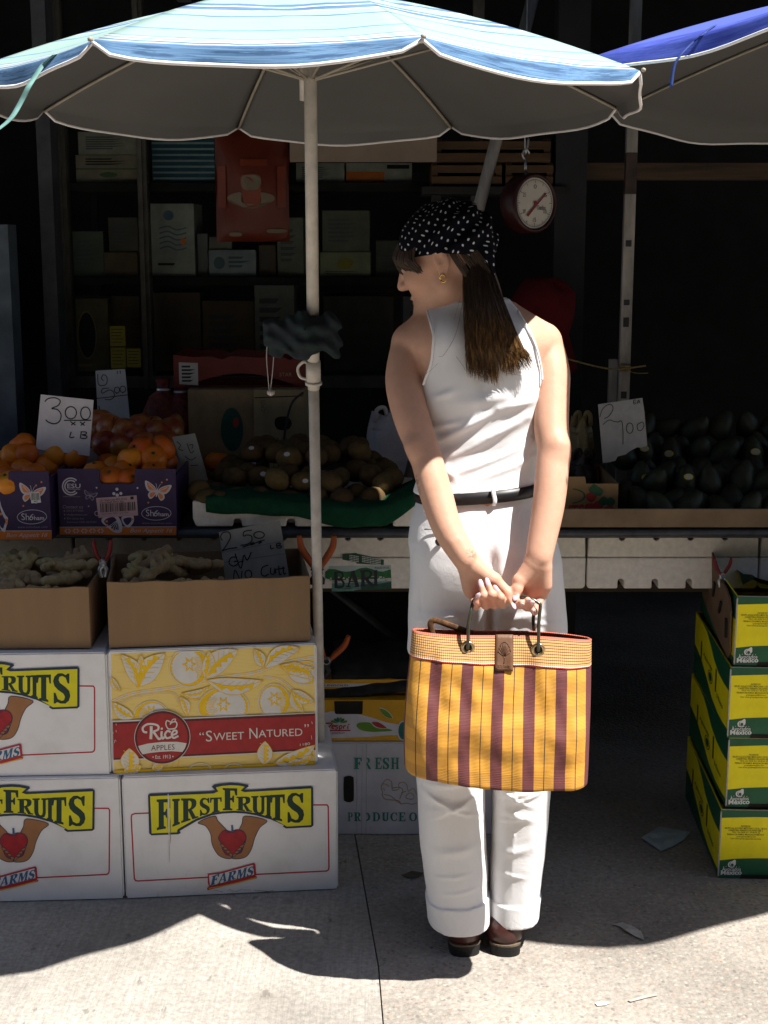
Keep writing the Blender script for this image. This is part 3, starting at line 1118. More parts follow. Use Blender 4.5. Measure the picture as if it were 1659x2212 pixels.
def d_bari(art):
 gm, gd, sk, bl, wh, rd, wt = range(7)
 def q(x, y):
  return ((820 + x * .18083) / 1.2056, (1380 + y * .18083) / 1.2056)
 Q = lambda pts: [q(*p) for p in pts]
 art.poly(Q([(205, 520), (1095, 508), (1105, 845), (660, 868), (655, 860), (575, 866), (570, 876), (245, 885), (245, 715), (150, 705), (150, 640), (200, 560)]), sk, 1)
 art.poly(Q([(150, 600), (205, 560), (300, 565), (380, 590), (450, 600), (560, 590), (650, 550), (740, 538), (820, 560), (900, 592), (980, 598), (1095, 565), (1100, 690), (700, 715), (245, 722), (150, 690)]), gm, 2)
 art.poly(Q([(245, 770), (600, 752), (1103, 735), (1105, 845), (660, 868), (655, 860), (575, 866), (570, 876), (245, 885)]), wt, 2)
 art.poly(Q([(660, 780), (900, 775), (1103, 745), (1105, 845), (660, 868)]), gd, 3)
 rr = random.Random(5)
 for i in range(46):
  x = rr.uniform(210, 1070)
  y = rr.uniform(672, 735) - (x - 200) * .02
  w, h = rr.uniform(14, 40), rr.uniform(8, 22)
  art.poly(Q([(x, y), (x + w, y), (x + w, y + h), (x, y + h)]), wh if i % 3 else rd, 3)
 for i in range(14):
  x = rr.uniform(260, 540)
  y = rr.uniform(790, 860)
  art.poly(Q([(x, y), (x + 70, y - 2), (x + 70, y + 4), (x, y + 6)]), gd, 3)
 for ch, x0, x1, y0, y1 in (('B', 285, 430, 605, 830), ('A', 450, 640, 590, 822), ('R', 655, 850, 585, 812), ('I', 850, 905, 578, 806)):
  if ch == 'B' or ch == 'R':
   pass
  art.glyph_open(ch, Q([(x0, y0), (x1, y0 - 6), (x1, y1 - 4), (x0, y1)]), bl, 5)
 art.text('PRODUCE OF U.S.A.', Q([(862, 532), (1075, 528), (1075, 556), (862, 560)]), bl, 4, .01)
 return [mat('label_green', (.015, .14, .04), .5, .2, 60), mat('label_deep_green', (.01, .07, .05), .5, .25, 80), mat('label_sky', (.42, .52, .5), .5, .1, 30), mat('label_navy', (.012, .015, .03), .5, .1), mat('label_cream', (.6, .55, .42), .5, .1), mat('label_red', (.4, .06, .04), .5, .1), mat('label_water', (.12, .28, .24), .5, .3, 60)]

STROKES = {
 'B': [([(.14, 0), (.14, 1)], .22), ([(.05, .03), (.6, .03), (.82, .16), (.74, .38), (.45, .47), (.14, .47)], .13), ([(.14, .47), (.62, .5), (.9, .7), (.8, .92), (.5, .97), (.02, .97)], .14)],
 'A': [([(.5, 0), (.86, .95)], .2), ([(.5, .02), (.16, .95)], .1), ([(.3, .64), (.68, .64)], .08), ([(.0, .97), (.34, .97)], .06), ([(.66, .97), (1, .97)], .06)],
 'R': [([(.2, 0), (.2, 1)], .18), ([(.0, .04), (.2, .03), (.55, .02), (.78, .14), (.72, .38), (.45, .48), (.2, .48)], .11), ([(.42, .5), (.7, .8), (.98, .97)], .17), ([(.02, .97), (.4, .97)], .06)],
 'I': [([(.5, 0), (.5, 1)], .6), ([(.0, .02), (1, .02)], .06), ([(-.1, .97), (1.1, .97)], .06)],
}

def _glyph_open(self, ch, quad, mi, lay):
 tl, tr, br, bl = [Vector(p) for p in quad]
 W = (tr - tl).length
 for pts, w in STROKES[ch]:
  pp = smooth_path(pts, 4) if len(pts) > 2 else pts
  pp = [tuple((tl * (1 - u) + tr * u) * (1 - v) + (bl * (1 - u) + br * u) * v) for u, v in pp]
  self.stroke(pp, w * W * (1.4 if w > .1 else 1.2), mi, lay)

Art.glyph_open = _glyph_open

foam_labels = ['white foam box behind the left stack of apple cartons, farthest left', 'white foam box behind the open ginger carton, left of the pole', 'white foam box with a green landscape label, right of the pole', 'white foam box mostly hidden behind the woman, its right end showing', 'clean white foam box right of the woman, above empty darkness', 'white foam box in the shade behind the green and yellow cartons']
for i in range(6):
 ex = None
 if i == 2:
  a = at(690, 1284, TY + .07)
  L = [(690, 1212), (850, 1212), (850, 1284), (690, 1284)]
  c = at(850, 1212, TY + .07)
  ex = (L, c.x - a.x, c.z - a.z, a.x - FE[2] - .002, a.z - .654, d_bari)
 r_ = foam_box(FE[i] + .002, FE[i + 1] - FE[i] - .004, foam_labels[i], ex, dz=.0)
 if i == 2:
  b = MB()
  L = [(738, 1190), (835, 1190), (835, 1225), (738, 1225)]
  a, c = at(738, 1225, TY + .07), at(835, 1190, TY + .07)
  art = Art(b, L, c.x - a.x, c.z - a.z, lambda x, z, k: (x + a.x - FE[2] - .002, -k - .0006, z + a.z - .654))
  def q(x, y):
   return ((820 + x * .18083) / 1.2056, (1380 + y * .18083) / 1.2056)
  art.poly([q(*p) for p in [(395, 352), (590, 332), (620, 345), (995, 430), (992, 505), (600, 485), (595, 465), (400, 428)]], 0, 1)
  for r0 in range(4):
   for x0, x1 in ((500, 615), (680, 945)):
    y = 358 + r0 * 24 + (x0 - 500) * .10
    xx = x0
    while xx < x1:
     w = 12 + (xx * 7 % 13)
     art.poly([q(xx, y + (xx - x0) * .16), q(xx + w, y + (xx + w - x0) * .16), q(xx + w, y + 11 + (xx + w - x0) * .16), q(xx, y + 11 + (xx - x0) * .16)], 1, 2)
     xx += w + 6
  b.build('shipping_sticker', [mat('sticker_green', (.01, .075, .035), .5, .1), M_WHITE], r_)

# ================================================================ fruit
def ball_mesh(name, m, r=.035, sz=(1, 1, .9), seed=0, lump=.03, n=18, dimple=True):
 rr = random.Random(seed)
 vs, fs = [], []
 nn = n // 2 + 2
 off = Vector((rr.random() * 9, rr.random() * 9, rr.random() * 9))
 from mathutils import noise as mn
 for j in range(nn + 1):
  th = math.pi * j / nn
  for i in range(n):
   ph = 2 * math.pi * i / n
   d = Vector((math.sin(th) * math.cos(ph), math.sin(th) * math.sin(ph), math.cos(th)))
   q = r * (1 + lump * mn.noise(d * 1.7 + off))
   if dimple:
    q *= 1 - .22 * math.exp(-(th / .3) ** 2) - .12 * math.exp(-((math.pi - th) / .3) ** 2)
   vs.append((d.x * q * sz[0], d.y * q * sz[1], d.z * q * sz[2]))
 for j in range(nn):
  for i in range(n):
   fs.append((j * n + i, (j + 1) * n + i, (j + 1) * n + (i + 1) % n, j * n + (i + 1) % n))
 b = MB()
 b.add(vs, fs, 0, True)
 return b.build(name, m)

def fruit_mat(name, stops, rough, scale, bump, bscale, spec=.4, rnd=.35):
 m, k = newmat(name)
 v = k.coord('Object')
 oi = k.n('ShaderNodeObjectInfo')
 ad = k.n('ShaderNodeVectorMath', operation='ADD')
 k.l(v, ad.inputs[0])
 k.l(oi.outputs['Location'], ad.inputs[1])
 f = k.noise(ad.outputs[0], scale, 4, .6)
 c = k.ramp(f, stops)
 hs = k.n('ShaderNodeHueSaturation')
 k.l(c, hs.inputs['Color'])
 k.l(k.math('MULTIPLY_ADD', oi.outputs['Random'], rnd, 1 - rnd * .5), hs.inputs['Value'])
 k.l(k.math('MULTIPLY_ADD', oi.outputs['Random'], .03, .485), hs.inputs['Hue'])
 k.l(hs.outputs[0], k.b.inputs['Base Color'])
 k.b.inputs['Roughness'].default_value = rough
 k.b.inputs['Specular IOR Level'].default_value = spec
 k.bump(k.noise(v, bscale, 2), bump, .0015)
 return m

m_mand = fruit_mat('mandarin_peel', [(.3, (.62, .15, .006)), (.7, (.72, .215, .012))], .42, 20, .35, 420)
m_app = fruit_mat('apple_skin', [(.3, (.24, .028, .015)), (.5, (.36, .08, .025)), (.66, (.42, .22, .05))], .3, 30, .05, 100, .5)
m_kiwi = fruit_mat('kiwi_skin', [(.3, (.075, .047, .02)), (.7, (.12, .08, .034))], .9, 60, .5, 900, .15)
m_avo = fruit_mat('avocado_skin', [(.3, (.008, .012, .007)), (.7, (.022, .03, .014))], .5, 60, .6, 300, .35)
m_green = mat('green_calyx', (.02, .07, .015), .6, .2)
m_stick = mat('small_fruit_sticker', (.4, .42, .44), .5, .05)
m_yel = mat('yellow_sticker_rim', (.55, .5, .03), .5, .05)

def proto_mandarin():
 o = ball_mesh('mandarin', m_mand, .036, (1, 1, .86), 1, .05)
 b = MB()
 b.lathe([(.0005, .003), (.003, .0028), (.0045, .0), (.0005, -.001)], 6)
 c = b.build('calyx', m_green, o)
 c.location = (0, 0, .036 * .86 * .78 + .001)
 return o

def proto_apple():
 o = ball_mesh('apple', m_app, .04, (1, 1, .92), 2, .07)
 b = MB()
 b.tube([(0, 0, .024), (.001, 0, .034), (.004, 0, .042)], .0014, 5)
 b.build('stem', mat('stem_brown', (.05, .03, .012), .8, .1), o)
 b = MB()
 b.lathe([(.0005, -.0305), (.006, -.031), (.009, -.0335), (.004, -.0325)], 8)
 b.build('calyx', mat('dry_calyx', (.09, .08, .03), .8, .2), o)
 return o

def proto_kiwi():
 o = ball_mesh('kiwi', m_kiwi, .029, (1.22, 1, .98), 3, .05, dimple=False)
 return o

def proto_avocado():
 rr = MB()
 prof = []
 for j in range(13):
  t = math.pi * j / 12
  z = .05 * math.cos(t)
  r = .033 * math.sin(t) * (1 - .22 * math.cos(t))
  prof.append((max(r, .0004), z))
 rr.lathe(prof, 16)
 return rr.build('avocado', m_avo)

def sticker(parent, r, rx, ry, two=False):
 """Small oval label hugging the fruit on its upper camera side."""
 b = MB()
 d = Vector((random.uniform(-.4, .4), -1, random.uniform(.15, .8))).normalized()
 t = d.cross(Vector((0, 0, 1))).normalized()
 u = t.cross(d)
 p = parent.data
 R0 = r
 best = max((Vector(v.co).dot(d) for v in p.vertices if (Vector(v.co).normalized()).dot(d) > .9), default=r)
 for mi, s, h in (((1, 1.0, .0004), (0, .72, .0009)) if two else ((0, 1.0, .0006),)):
  pts = [d * (best + h) + t * rx * s * math.cos(a) + u * ry * s * math.sin(a) - d * 0 for a in [2 * math.pi * k / 14 for k in range(14)]]
  b.add(pts, [tuple(range(13, -1, -1))] if (t.cross(u)).dot(d) < 0 else [tuple(range(14))], mi)
 return b.build('fruit_sticker', [m_stick, m_yel], parent)

def heap(proto, spots, label, cat, group, rnd, labelled=None):
 out = []
 for i, (x, y, z, s) in enumerate(spots):
  o = proto if i == 0 else copy_tree(proto)
  o.location = (x, y, z)
  o.rotation_euler = (rnd.uniform(-1, 1) * .9, rnd.uniform(-1, 1) * .9, rnd.uniform(0, 6.28))
  o.scale = (s, s, s)
  tag(o, label, cat, group)
  out.append(o)
 return out

def relax_pile(x0, x1, y0, y1, base, top, r, rnd, rows, jitter=.25, flat=1.0):
 """Layers of a pile, each resting in the hollows of the one below; top(x, y) caps it."""
 out = []
 layer = 0
 while layer < rows:
  z = base + r * .95 + layer * r * 1.45
  ox = (layer % 2) * r
  y = y0 + r + (layer % 2) * r * .9
  row = 0
  any_ = False
  while y < y1 - r * .6:
   x = x0 + r + ox + (row % 2) * r
   while x < x1 - r * .6:
    if z + r * .6 <= top(x, y):
     out.append((x + rnd.uniform(-1, 1) * r * jitter, y + rnd.uniform(-1, 1) * r * jitter, z + rnd.uniform(-.5, .5) * r * jitter, rnd.uniform(.9, 1.1)))
     any_ = True
    x += 2 * r * flat
   y += 1.75 * r
   row += 1
  if not any_:
   break
  layer += 1
 return out

# ================================================================ purple mandarin cartons on the table
m_purple = mat('purple_print_board', (.034, .016, .068), .55, .12, 30)
m_liner = mat('pale_board_liner', (.46, .38, .35), .8, .1, 20)
m_orange = mat('orange_band_print', (.62, .17, .02), .55, .08)
m_lilac = mat('pale_lilac_print', (.55, .52, .58), .55, .05)
m_wing = mat('butterfly_orange_print', (.66, .22, .06), .55, .08)
m_pinkl = mat('pink_sticker_paper', (.5, .33, .36), .6, .05)
m_dimtxt = mat('grey_lilac_print', (.24, .21, .28), .6, .05)

def butterfly(art, cx, cy, s, body, wing, lay, rot=0.0):
 c, sn = math.cos(rot), math.sin(rot)

 def P(pts):
  return [(cx + (x * c - y * sn) * s, cy + (x * sn + y * c) * s) for x, y in pts]
 for sg in (-1, 1):
  m = lambda pts: P([(x * sg, y) for x, y in pts])
  art.curve(m([(.04, 0), (.3, -.35), (.95, -.62), (.9, -.2), (.62, .12), (.2, .1)]), body, lay)
  art.curve(m([(.12, -.04), (.34, -.3), (.8, -.5), (.74, -.2), (.54, .02), (.22, .04)]), wing, lay + 1)
  art.curve(m([(.04, .05), (.5, .14), (.62, .42), (.4, .66), (.14, .4)]), body, lay)
  art.curve(m([(.12, .12), (.42, .2), (.5, .4), (.36, .54), (.17, .34)]), wing, lay + 1)
  art.stroke(m([(.1, 0), (.7, -.4)]), s * .05, body, lay + 2)
  art.stroke(m([(.1, .02), (.5, .0)]), s * .05, body, lay + 2)
  art.stroke(m([(.02, -.1), (.12, -.45), (.2, -.55)]), s * .03, body, lay)
 art.curve(P([(-.05, -.12), (.05, -.12), (.04, .38), (-.04, .38)]), body, lay + 2)

def purple_box(src, bl, brp, depth, label, full=True, zoom_off=0.0):
 """src: TL TR BR BL picture positions of the printed front."""
 Y = bl[2]
 p0 = at(*bl)
 p1 = at(*brp)
 rz = math.atan2(p1.y - p0.y, p1.x - p0.x)
 w = (p1 - p0).length
 pz = at(src[0][0], src[0][1], Y)
 h = pz.z - p0.z
 root = empty('mandarin_carton', (p0.x, p0.y, p0.z), rz, label, 'carton', 'purple mandarin cartons')
 d = depth
 t = .005
 cut0, cut1, cz = w * .355, w * .655, h * .78
 b = MB()
 b.prism([(0, 0), (w, 0), (w, h), (cut1 + .004, h), (cut1, h - .004), (cut1, cz + .006), (cut1 - .006, cz), (cut0 + .006, cz), (cut0, cz + .006), (cut0, h - .004), (cut0 - .004, h), (0, h)], 0, t, 0)
 b.prism([(0, 0), (w, 0), (w, h + .012), (w * .66, h + .012), (w * .64, h * .84), (w * .34, h * .84), (w * .32, h + .012), (0, h + .012)], d - t, d, 0)
 b.prism([(.0045, .02), (w - .0045, .02), (w - .0045, h + .008), (w * .66 - .002, h + .008), (w * .645, h * .855), (w * .335, h * .855), (w * .32 + .002, h + .008), (.0045, h + .008)], d - t - .002, d - t - .0005, 1)
 b.box(0, t, t, d - t, 0, h * .9, 0)
 b.box(w - t, w, t, d - t, 0, h * .9, 0)
 b.box(t, w - t, t, d - t, 0, t, 1)
 art = Art(b, src, w, h, lambda x, z, k: (x, -k, z))

 def q(x, y):
  return ((0 + x * .30139) / 1.2056, (1180 + y * .30139) / 1.2056)
 Q = lambda pts: [q(*p) for p in pts]
 OR, LI, WI, DT = 2, 3, 4, 5
 if full:
  art.poly(Q([(519, 640), (1523, 655), (1520, 724), (518, 700)]), OR, 1)
  art.stroke(Q([(519, 636), (1523, 652)]), 1.2, LI, 2)
  for rr_ in (72, 52):
   art.ring(*q(632, 290), rr_ * .25, rr_ * .25, 2.7, LI, 1, 30, 45, 315)
  art.text('ESU', Q([(600, 264), (716, 268), (714, 306), (600, 304)]), LI, 2, .01)
  art.stroke(Q([(596, 312), (712, 315)]), .8, LI, 1)
  art.text('www.cesusa.com', Q([(562, 370), (708, 374), (708, 383), (562, 379)]), DT, 1)
  art.text('Contact us', Q([(552, 448), (730, 452), (728, 480), (552, 476)]), DT, 1, .0, .2)
  for i, (s, wx) in enumerate((('(201) 877-0000', 730), ('info@esuboxes.com', 762), ('876 Galvez Ave,', 735), ('Richmond 2208, NJ 07657', 840))):
   y = 488 + i * 33
   art.text(s, Q([(585, y), (wx, y + 4), (wx, y + 24), (585, y + 20)]), DT, 1)
  for i in range(3):
   art.ellipse(*q(566, 498 + i * 32), 1.6, 1.6, DT, 1, 8)
  butterfly(art, *q(795, 370), 15, DT, 0, 1, .25)
  butterfly(art, *q(1372, 345), 29, LI, WI, 1, .2)
  art.curve(Q([(885, 600), (900, 560), (1000, 540), (1040, 575), (1060, 640), (1045, 690), (990, 690), (930, 640)]), LI, 1)
  art.curve(Q([(905, 600), (930, 570), (990, 560), (1020, 600), (1030, 665), (990, 672), (940, 632)]), 0, 2)
  art.curve(Q([(1060, 560), (1150, 545), (1160, 600), (1115, 650), (1070, 620)]), LI, 1)
  art.curve(Q([(1075, 575), (1135, 565), (1140, 595), (1105, 630), (1080, 608)]), 0, 2)
  for k_ in range(5):
   art.stroke(Q([(1030, 580), (925 + 24 * k_, 650 + 8 * k_)]), 1, LI, 3)
   art.ellipse(*q(905 + 26 * k_, 610 + 16 * k_), 2.2, 2.2, WI if k_ % 2 else LI, 4, 10)
  art.ellipse(*q(928, 594), 3, 2.6, WI, 4, 10)
  art.ellipse(*q(1150, 580), 2.6, 2.4, WI, 4, 10)
  art.ring(*q(846, 525), 4.5, 5, 1, LI, 1, 14)
  for x, y in ((1000, 345), (1028, 308), (1060, 345)):
   art.ellipse(*q(x, y + 14), 3.4, 3.4, LI, 1, 10)
  art.ellipse(*q(1028, 372), 3.6, 3.4, LI, 1, 10)
  for x, y, c in ((853, 305, LI), (1205, 315, LI), (1460, 250, WI), (1415, 273, WI), (1292, 442, WI), (778, 462, DT)):
   art.ellipse(*q(x, y), 2, 2, c, 1, 8)
  art.ring(*q(1357, 535), 31.5, 14.5, 1.1, LI, 1, 36)
  art.text('Sh', Q([(1268, 500), (1335, 505), (1335, 560), (1268, 556)]), LI, 2)
  art.text('6', Q([(1335, 505), (1372, 508), (1372, 560), (1335, 560)]), LI, 2, .0, .25)
  art.text('ham', Q([(1376, 524), (1462, 528), (1462, 562), (1376, 560)]), LI, 2, .012)
  art.text('www.mshoham.com', Q([(1232, 606), (1484, 612), (1484, 630), (1232, 624)]), DT, 1, 0, 0, 1.15)
  for i in range(5):
   x = 588 + i * 71
   for a in range(6):
    art.ellipse(*q(x + 22 * math.cos(a * 1.047), 670 + 15 * math.sin(a * 1.047) + i), 1.9, 1.7, LI, 2, 8)
  art.text('Bon Appetit 16', Q([(1125, 660), (1490, 668), (1486, 712), (1125, 704)]), m_i['bon'], 2, 0, .35)
 else:
  art.poly(Q([(0, 672), (448, 684), (446, 756), (0, 744)]), OR, 1)
  art.stroke(Q([(0, 669), (448, 681)]), 1.2, LI, 2)
  butterfly(art, *q(295, 370), 29, LI, WI, 1, .2)
  art.ring(*q(286, 563), 31.5, 14.5, 1.1, LI, 1, 36)
  art.text('Sh', Q([(196, 530), (262, 535), (262, 590), (196, 586)]), LI, 2)
  art.text('6', Q([(264, 535), (300, 538), (300, 590), (264, 590)]), LI, 2, .0, .25)
  art.text('ham', Q([(304, 554), (390, 558), (390, 592), (304, 590)]), LI, 2, .012)
  art.text('www.mshoham.com', Q([(158, 634), (412, 640), (412, 658), (158, 652)]), DT, 1, 0, 0, 1.15)
  art.text('Bon Appetit 16', Q([(55, 690), (412, 698), (408, 742), (55, 734)]), m_i['bon'], 2, 0, .35)
  art.curve(Q([(0, 430), (20, 425), (30, 470), (60, 540), (80, 570), (60, 640), (40, 680), (0, 620)]), LI, 1)
  art.curve(Q([(0, 450), (12, 450), (20, 490), (45, 560), (62, 580), (46, 620), (30, 650), (0, 600)]), 0, 2)
  for x, y in ((8, 470), (22, 530), (66, 580), (66, 608)):
   art.ellipse(*q(x, y), 3, 3, WI, 4, 10)
  for x, y, c in ((128, 340, LI), (385, 280, WI), (338, 305, WI), (218, 470, WI)):
   art.ellipse(*q(x, y), 2, 2, c, 1, 8)
 b.build('carton_body', [m_purple, m_liner, m_orange, m_lilac, m_wing, m_dimtxt], root, bevel=0)
 b = MB()
 art = Art(b, src, w, h, lambda x, z, k: (x, -k - .0025, z))
 if full:
  art.poly(Q([(846, 392), (1196, 376), (1202, 548), (860, 562)]), 0, 1)
  art.text('US1 Nadorcott 40/2 16 KG', Q([(878, 404), (1112, 394), (1112, 412), (878, 422)]), 1, 2, .012)
  art.text('Citrus South Africa  Size', Q([(878, 424), (1084, 415), (1084, 430), (878, 440)]), 1, 2, .012)
  art.poly(Q([(1142, 386), (1170, 385), (1170, 410), (1142, 411)]), 1, 2)
  x = 880.0
  rr = random.Random(11)
  while x < 1176:
   w_ = rr.choice((3, 4, 6, 9))
   art.poly(Q([(x, 442 - (x - 880) * .04), (x + w_, 442 - (x - 880) * .04), (x + w_, 516 - (x - 880) * .04), (x, 516 - (x - 880) * .04)]), 1, 2)
   x += w_ + rr.choice((3, 4, 5, 8))
  art.text('exportador 9907   unit 1250', Q([(888, 524), (1120, 514), (1120, 528), (888, 538)]), 1, 2)
  b.build('barcode_sticker', [m_pinkl, M_INK], root)
 else:
  art.poly(Q([(286, 362), (364, 358), (374, 446), (290, 450)]), 0, 1)
  x = 294.0
  rr = random.Random(12)
  while x < 360:
   w_ = rr.choice((3, 4, 6))
   art.poly(Q([(x, 366), (x + w_, 366), (x + w_, 424), (x, 424)]), 1, 2)
   x += w_ + rr.choice((3, 4, 5))
  art.text('4421', Q([(312, 428), (346, 427), (346, 441), (312, 442)]), 1, 2, .01)
  b.build('barcode_sticker', [M_WHITE, M_INK], root)
 return root, w, d, h

m_i = {'bon': 3}
PB1, w1, d1, h1 = purple_box([(130, 1013), (384, 1019), (382, 1161), (130, 1156)], (130, 1157, 3.49), (383, 1161, 3.49), .3, 'purple mandarin carton with orange band and pink barcode sticker, on the table edge')
PB2, w2, d2, h2 = purple_box([(-140, 1018), (113, 1027), (111, 1169), (-140, 1161)], (-140, 1167, 3.44), (112, 1169, 3.44), .3, 'purple mandarin carton cut off by the left picture edge, white barcode sticker on its butterfly', False)
rnd = random.Random(4)
pm = proto_mandarin()
sp = []
for root, w, d, h, rz in ((PB1, w1, d1, h1, 0), (PB2, w2, d2, h2, 0)):
 base = root.location
 sl_ = relax_pile(base.x + .012, base.x + w - .012, base.y + .012, base.y + d - .012, base.z + .06, lambda x, y: base.z + h + .012 + (.012 if y > base.y + d * .55 else -.012), .036, rnd, 5, .15)
 sp += [s for s in sl_ if s[2] > base.z + h - .09]
for px, py, Y in ((48, 962, 3.66), (55, 985, 3.63), (305, 975, 3.62), (352, 968, 3.64), (285, 992, 3.6), (330, 990, 3.6), (30, 985, 3.63), (20, 1045, 3.47), (120, 985, 3.66), (160, 983, 3.67), (240, 1035, 3.53), (280, 1040, 3.53), (470, 1000, 3.86)):
 p = at(px, py, Y)
 sp.append((p.x, p.y, p.z, random.uniform(.98, 1.12)))
heap(pm, sp, 'orange mandarin heaped in or just above a purple carton', 'mandarin', 'mandarins heaped in the purple cartons', rnd)

b = MB()
bx0, bx1 = at(150, 950, 3.85).x, at(410, 950, 3.85).x
ap = empty('apple_crate', (bx0, 3.82, .831), 0, 'open brown carton full of apples behind the mandarins', 'carton')
w_ = bx1 - bx0
t = .006
b.box(0, w_, 0, t, 0, .12)
b.box(0, w_, .34, .34 + t, 0, .12)
b.box(0, t, t, .34, 0, .12)
b.box(w_ - t, w_, t, .34, 0, .12)
b.box(t, w_ - t, t, .34, 0, t)
b.build('carton_body', mat('kraft_board', (.235, .145, .07), .8, .1, 30), ap)
pa = proto_apple()

def apple_top(x, y):
 u = (x - (at(285, 930, 3.95).x)) / .2
 return .92 + .155 * max(0, 1 - u * u * .75)

spots = relax_pile(bx0 + .01, bx1 - .01, 3.835, 4.15, .86, apple_top, .04, rnd, 6, .22)
spots = [s for s in spots if s[2] > .95]
for px, py, Y in ((237, 925, 3.84), (215, 912, 3.86), (205, 935, 3.85), (265, 935, 3.83), (290, 950, 3.82), (265, 965, 3.79), (315, 965, 3.79), (340, 940, 3.84), (230, 962, 3.8), (355, 962, 3.8), (305, 925, 3.88)):
 p = at(px, py, Y)
 spots.append((p.x, p.y, p.z, 1.05))
heap(pa, spots, 'red and yellow apple in the heap behind the mandarins', 'apple', 'apples heaped behind the mandarins', rnd)

# ================================================================ kiwi tray
kx0, kx1 = at(416, 1120, 3.5).x, at(897, 1120, 3.5).x
kt = empty('foam_tray', (kx0, 3.5, .832), 0, 'low white foam tray of kiwis lined with green cloth on the table', 'tray')
w_ = kx1 - kx0
b = MB()
low = [(.008, 0)]
for c in (w_ * .2, w_ * .44, w_ * .66, w_ * .88):
 low += [(c - .011, 0), (c - .011, .012), (c - .006, .02), (c + .006, .02), (c + .011, .012), (c + .011, 0)]
low += [(w_ - .008, 0), (w_, .02), (w_, .062), (w_ * .8, .052), (w_ * .5, .05), (w_ * .2, .056), (.0, .066), (0, .02)]
b.prism(low, 0, .04)
b.box(0, w_, .42, .45, 0, .07)
b.box(0, .03, .0405, .4195, 0, .06)
b.box(w_ - .03, w_, .0405, .4195, 0, .06)
b.box(.0305, w_ - .0305, .0405, .4195, 0, .02)
b.build('tray_body', m_foam, kt, bevel=.005)
b = MB()
nx, nv = 60, 10
vs, fs = [], []
for i in range(nx + 1):
 u = i / nx
 x = .035 + u * (w_ - .03)
 hang = .018 + .022 * math.exp(-((u - .62) / .2) ** 2) + .008 * math.sin(u * 9)
 zt = .068 + .012 * math.sin(u * 5 + 1) + .035 * max(0, u - .85) / .15
 prof = [(.16, zt + .0), (.09, zt + .008), (.045, zt + .006), (.02, zt + .002), (-.004, zt - .004), (-.01, zt - .012), (-.012, zt - .02 - hang * .3), (-.013, zt - .02 - hang * .7), (-.012, zt - .02 - hang)]
 for j, (y, z) in enumerate(prof):
  vs.append((x, y + .003 * math.sin(u * 31 + j), z + .002 * math.sin(u * 23 + j * 2)))
m_ = 9
for i in range(nx):
 for j in range(m_ - 1):
  fs.append((i * m_ + j, i * m_ + j + 1, (i + 1) * m_ + j + 1, (i + 1) * m_ + j))
b.add(vs, fs, 0, True)
o = b.build('green_liner', mat('green_felt_cloth', (.010, .06, .03), .95, .15, 40, .1, .4, 400), kt)
md = o.modifiers.new('thickness', 'SOLIDIFY')
md.thickness = .003
pk = proto_kiwi()

def kiwi_top(x, y):
 u = (x - kx0) / w_
 return .87 + .135 * math.sin(math.pi * min(1, max(0, u * .96 + .04))) ** .6 * (.45 + .75 * min(1, max(0, (y - 3.53) / .18)))

rnd = random.Random(9)
spots = relax_pile(kx0 + .0, kx1 - .05, 3.53, 3.92, .862, kiwi_top, .031, rnd, 6, .3, 1.12)
spots = [s for s in spots if s[2] > kiwi_top(s[0], s[1]) - .075]
for px, py, Y in ((430, 1060, 3.56), (448, 1080, 3.53), (475, 1085, 3.53), (845, 1035, 3.62), (830, 1045, 3.6), (700, 985, 3.72), (640, 1000, 3.7)):
 p = at(px, py, Y)
 spots.append((p.x, p.y, p.z, 1))
ks = heap(pk, spots, 'brown furry kiwi in the green lined foam tray', 'kiwi', 'kiwis heaped in the foam tray', rnd)
front = sorted(ks, key=lambda o: o.location.y - o.location.z)
for o in front[5:60:8]:
 o.rotation_euler = (0, 0, rnd.uniform(-.3, .3))
 o.rotation_euler = (0, 0, 0)
 sticker(o, .029, .008, .006)

m_kraft = MATS['kraft_board']

def d_greenoval(art, k):
 art.ellipse(66, 40, 17, 22, k, 1, 28, 0, 360, 0)
 art.curve([(68, 30), (74, 28), (77, 33), (73, 38), (68, 36)], k + 1, 2)
 art.curve([(60, 92), (74, 86), (84, 96), (76, 100), (62, 100)], k, 1)
 return [mat('teal_green_print', (.012, .07, .055), .6, .1), mat('small_red_print', (.3, .04, .03), .6, .1)]

def d_handle(art, k):
 art.curve([(42, 30), (50, 27), (66, 27), (74, 31), (74, 36), (66, 40), (50, 40), (42, 36)], k, 1)
 for i in range(6):
  art.stroke([(20 + i * 9, 48), (20 + i * 9, 92)], 2.2 if i % 2 else 1.2, k + 1, 1)
 art.text('GM05', [(14, 22), (14, 10), (24, 10), (24, 22)], k + 1, 1)
 art.stroke([(2, 8), (98, 6)], 1, k, 1)
 return [mat('handle_hole_dark', (.008, .008, .008), .9, 0), mat('brown_grey_print', (.13, .1, .06), .7, .1)]

def on_table(name, r, Y, depth, color, label, deco, cat='carton', z=.832):
 a, c = at(r[0], r[3], Y), at(r[2], r[1], Y)
 return carton_obj(name, a.x, c.x, Y, Y + depth, z, c.z, color, label, cat, None, deco)

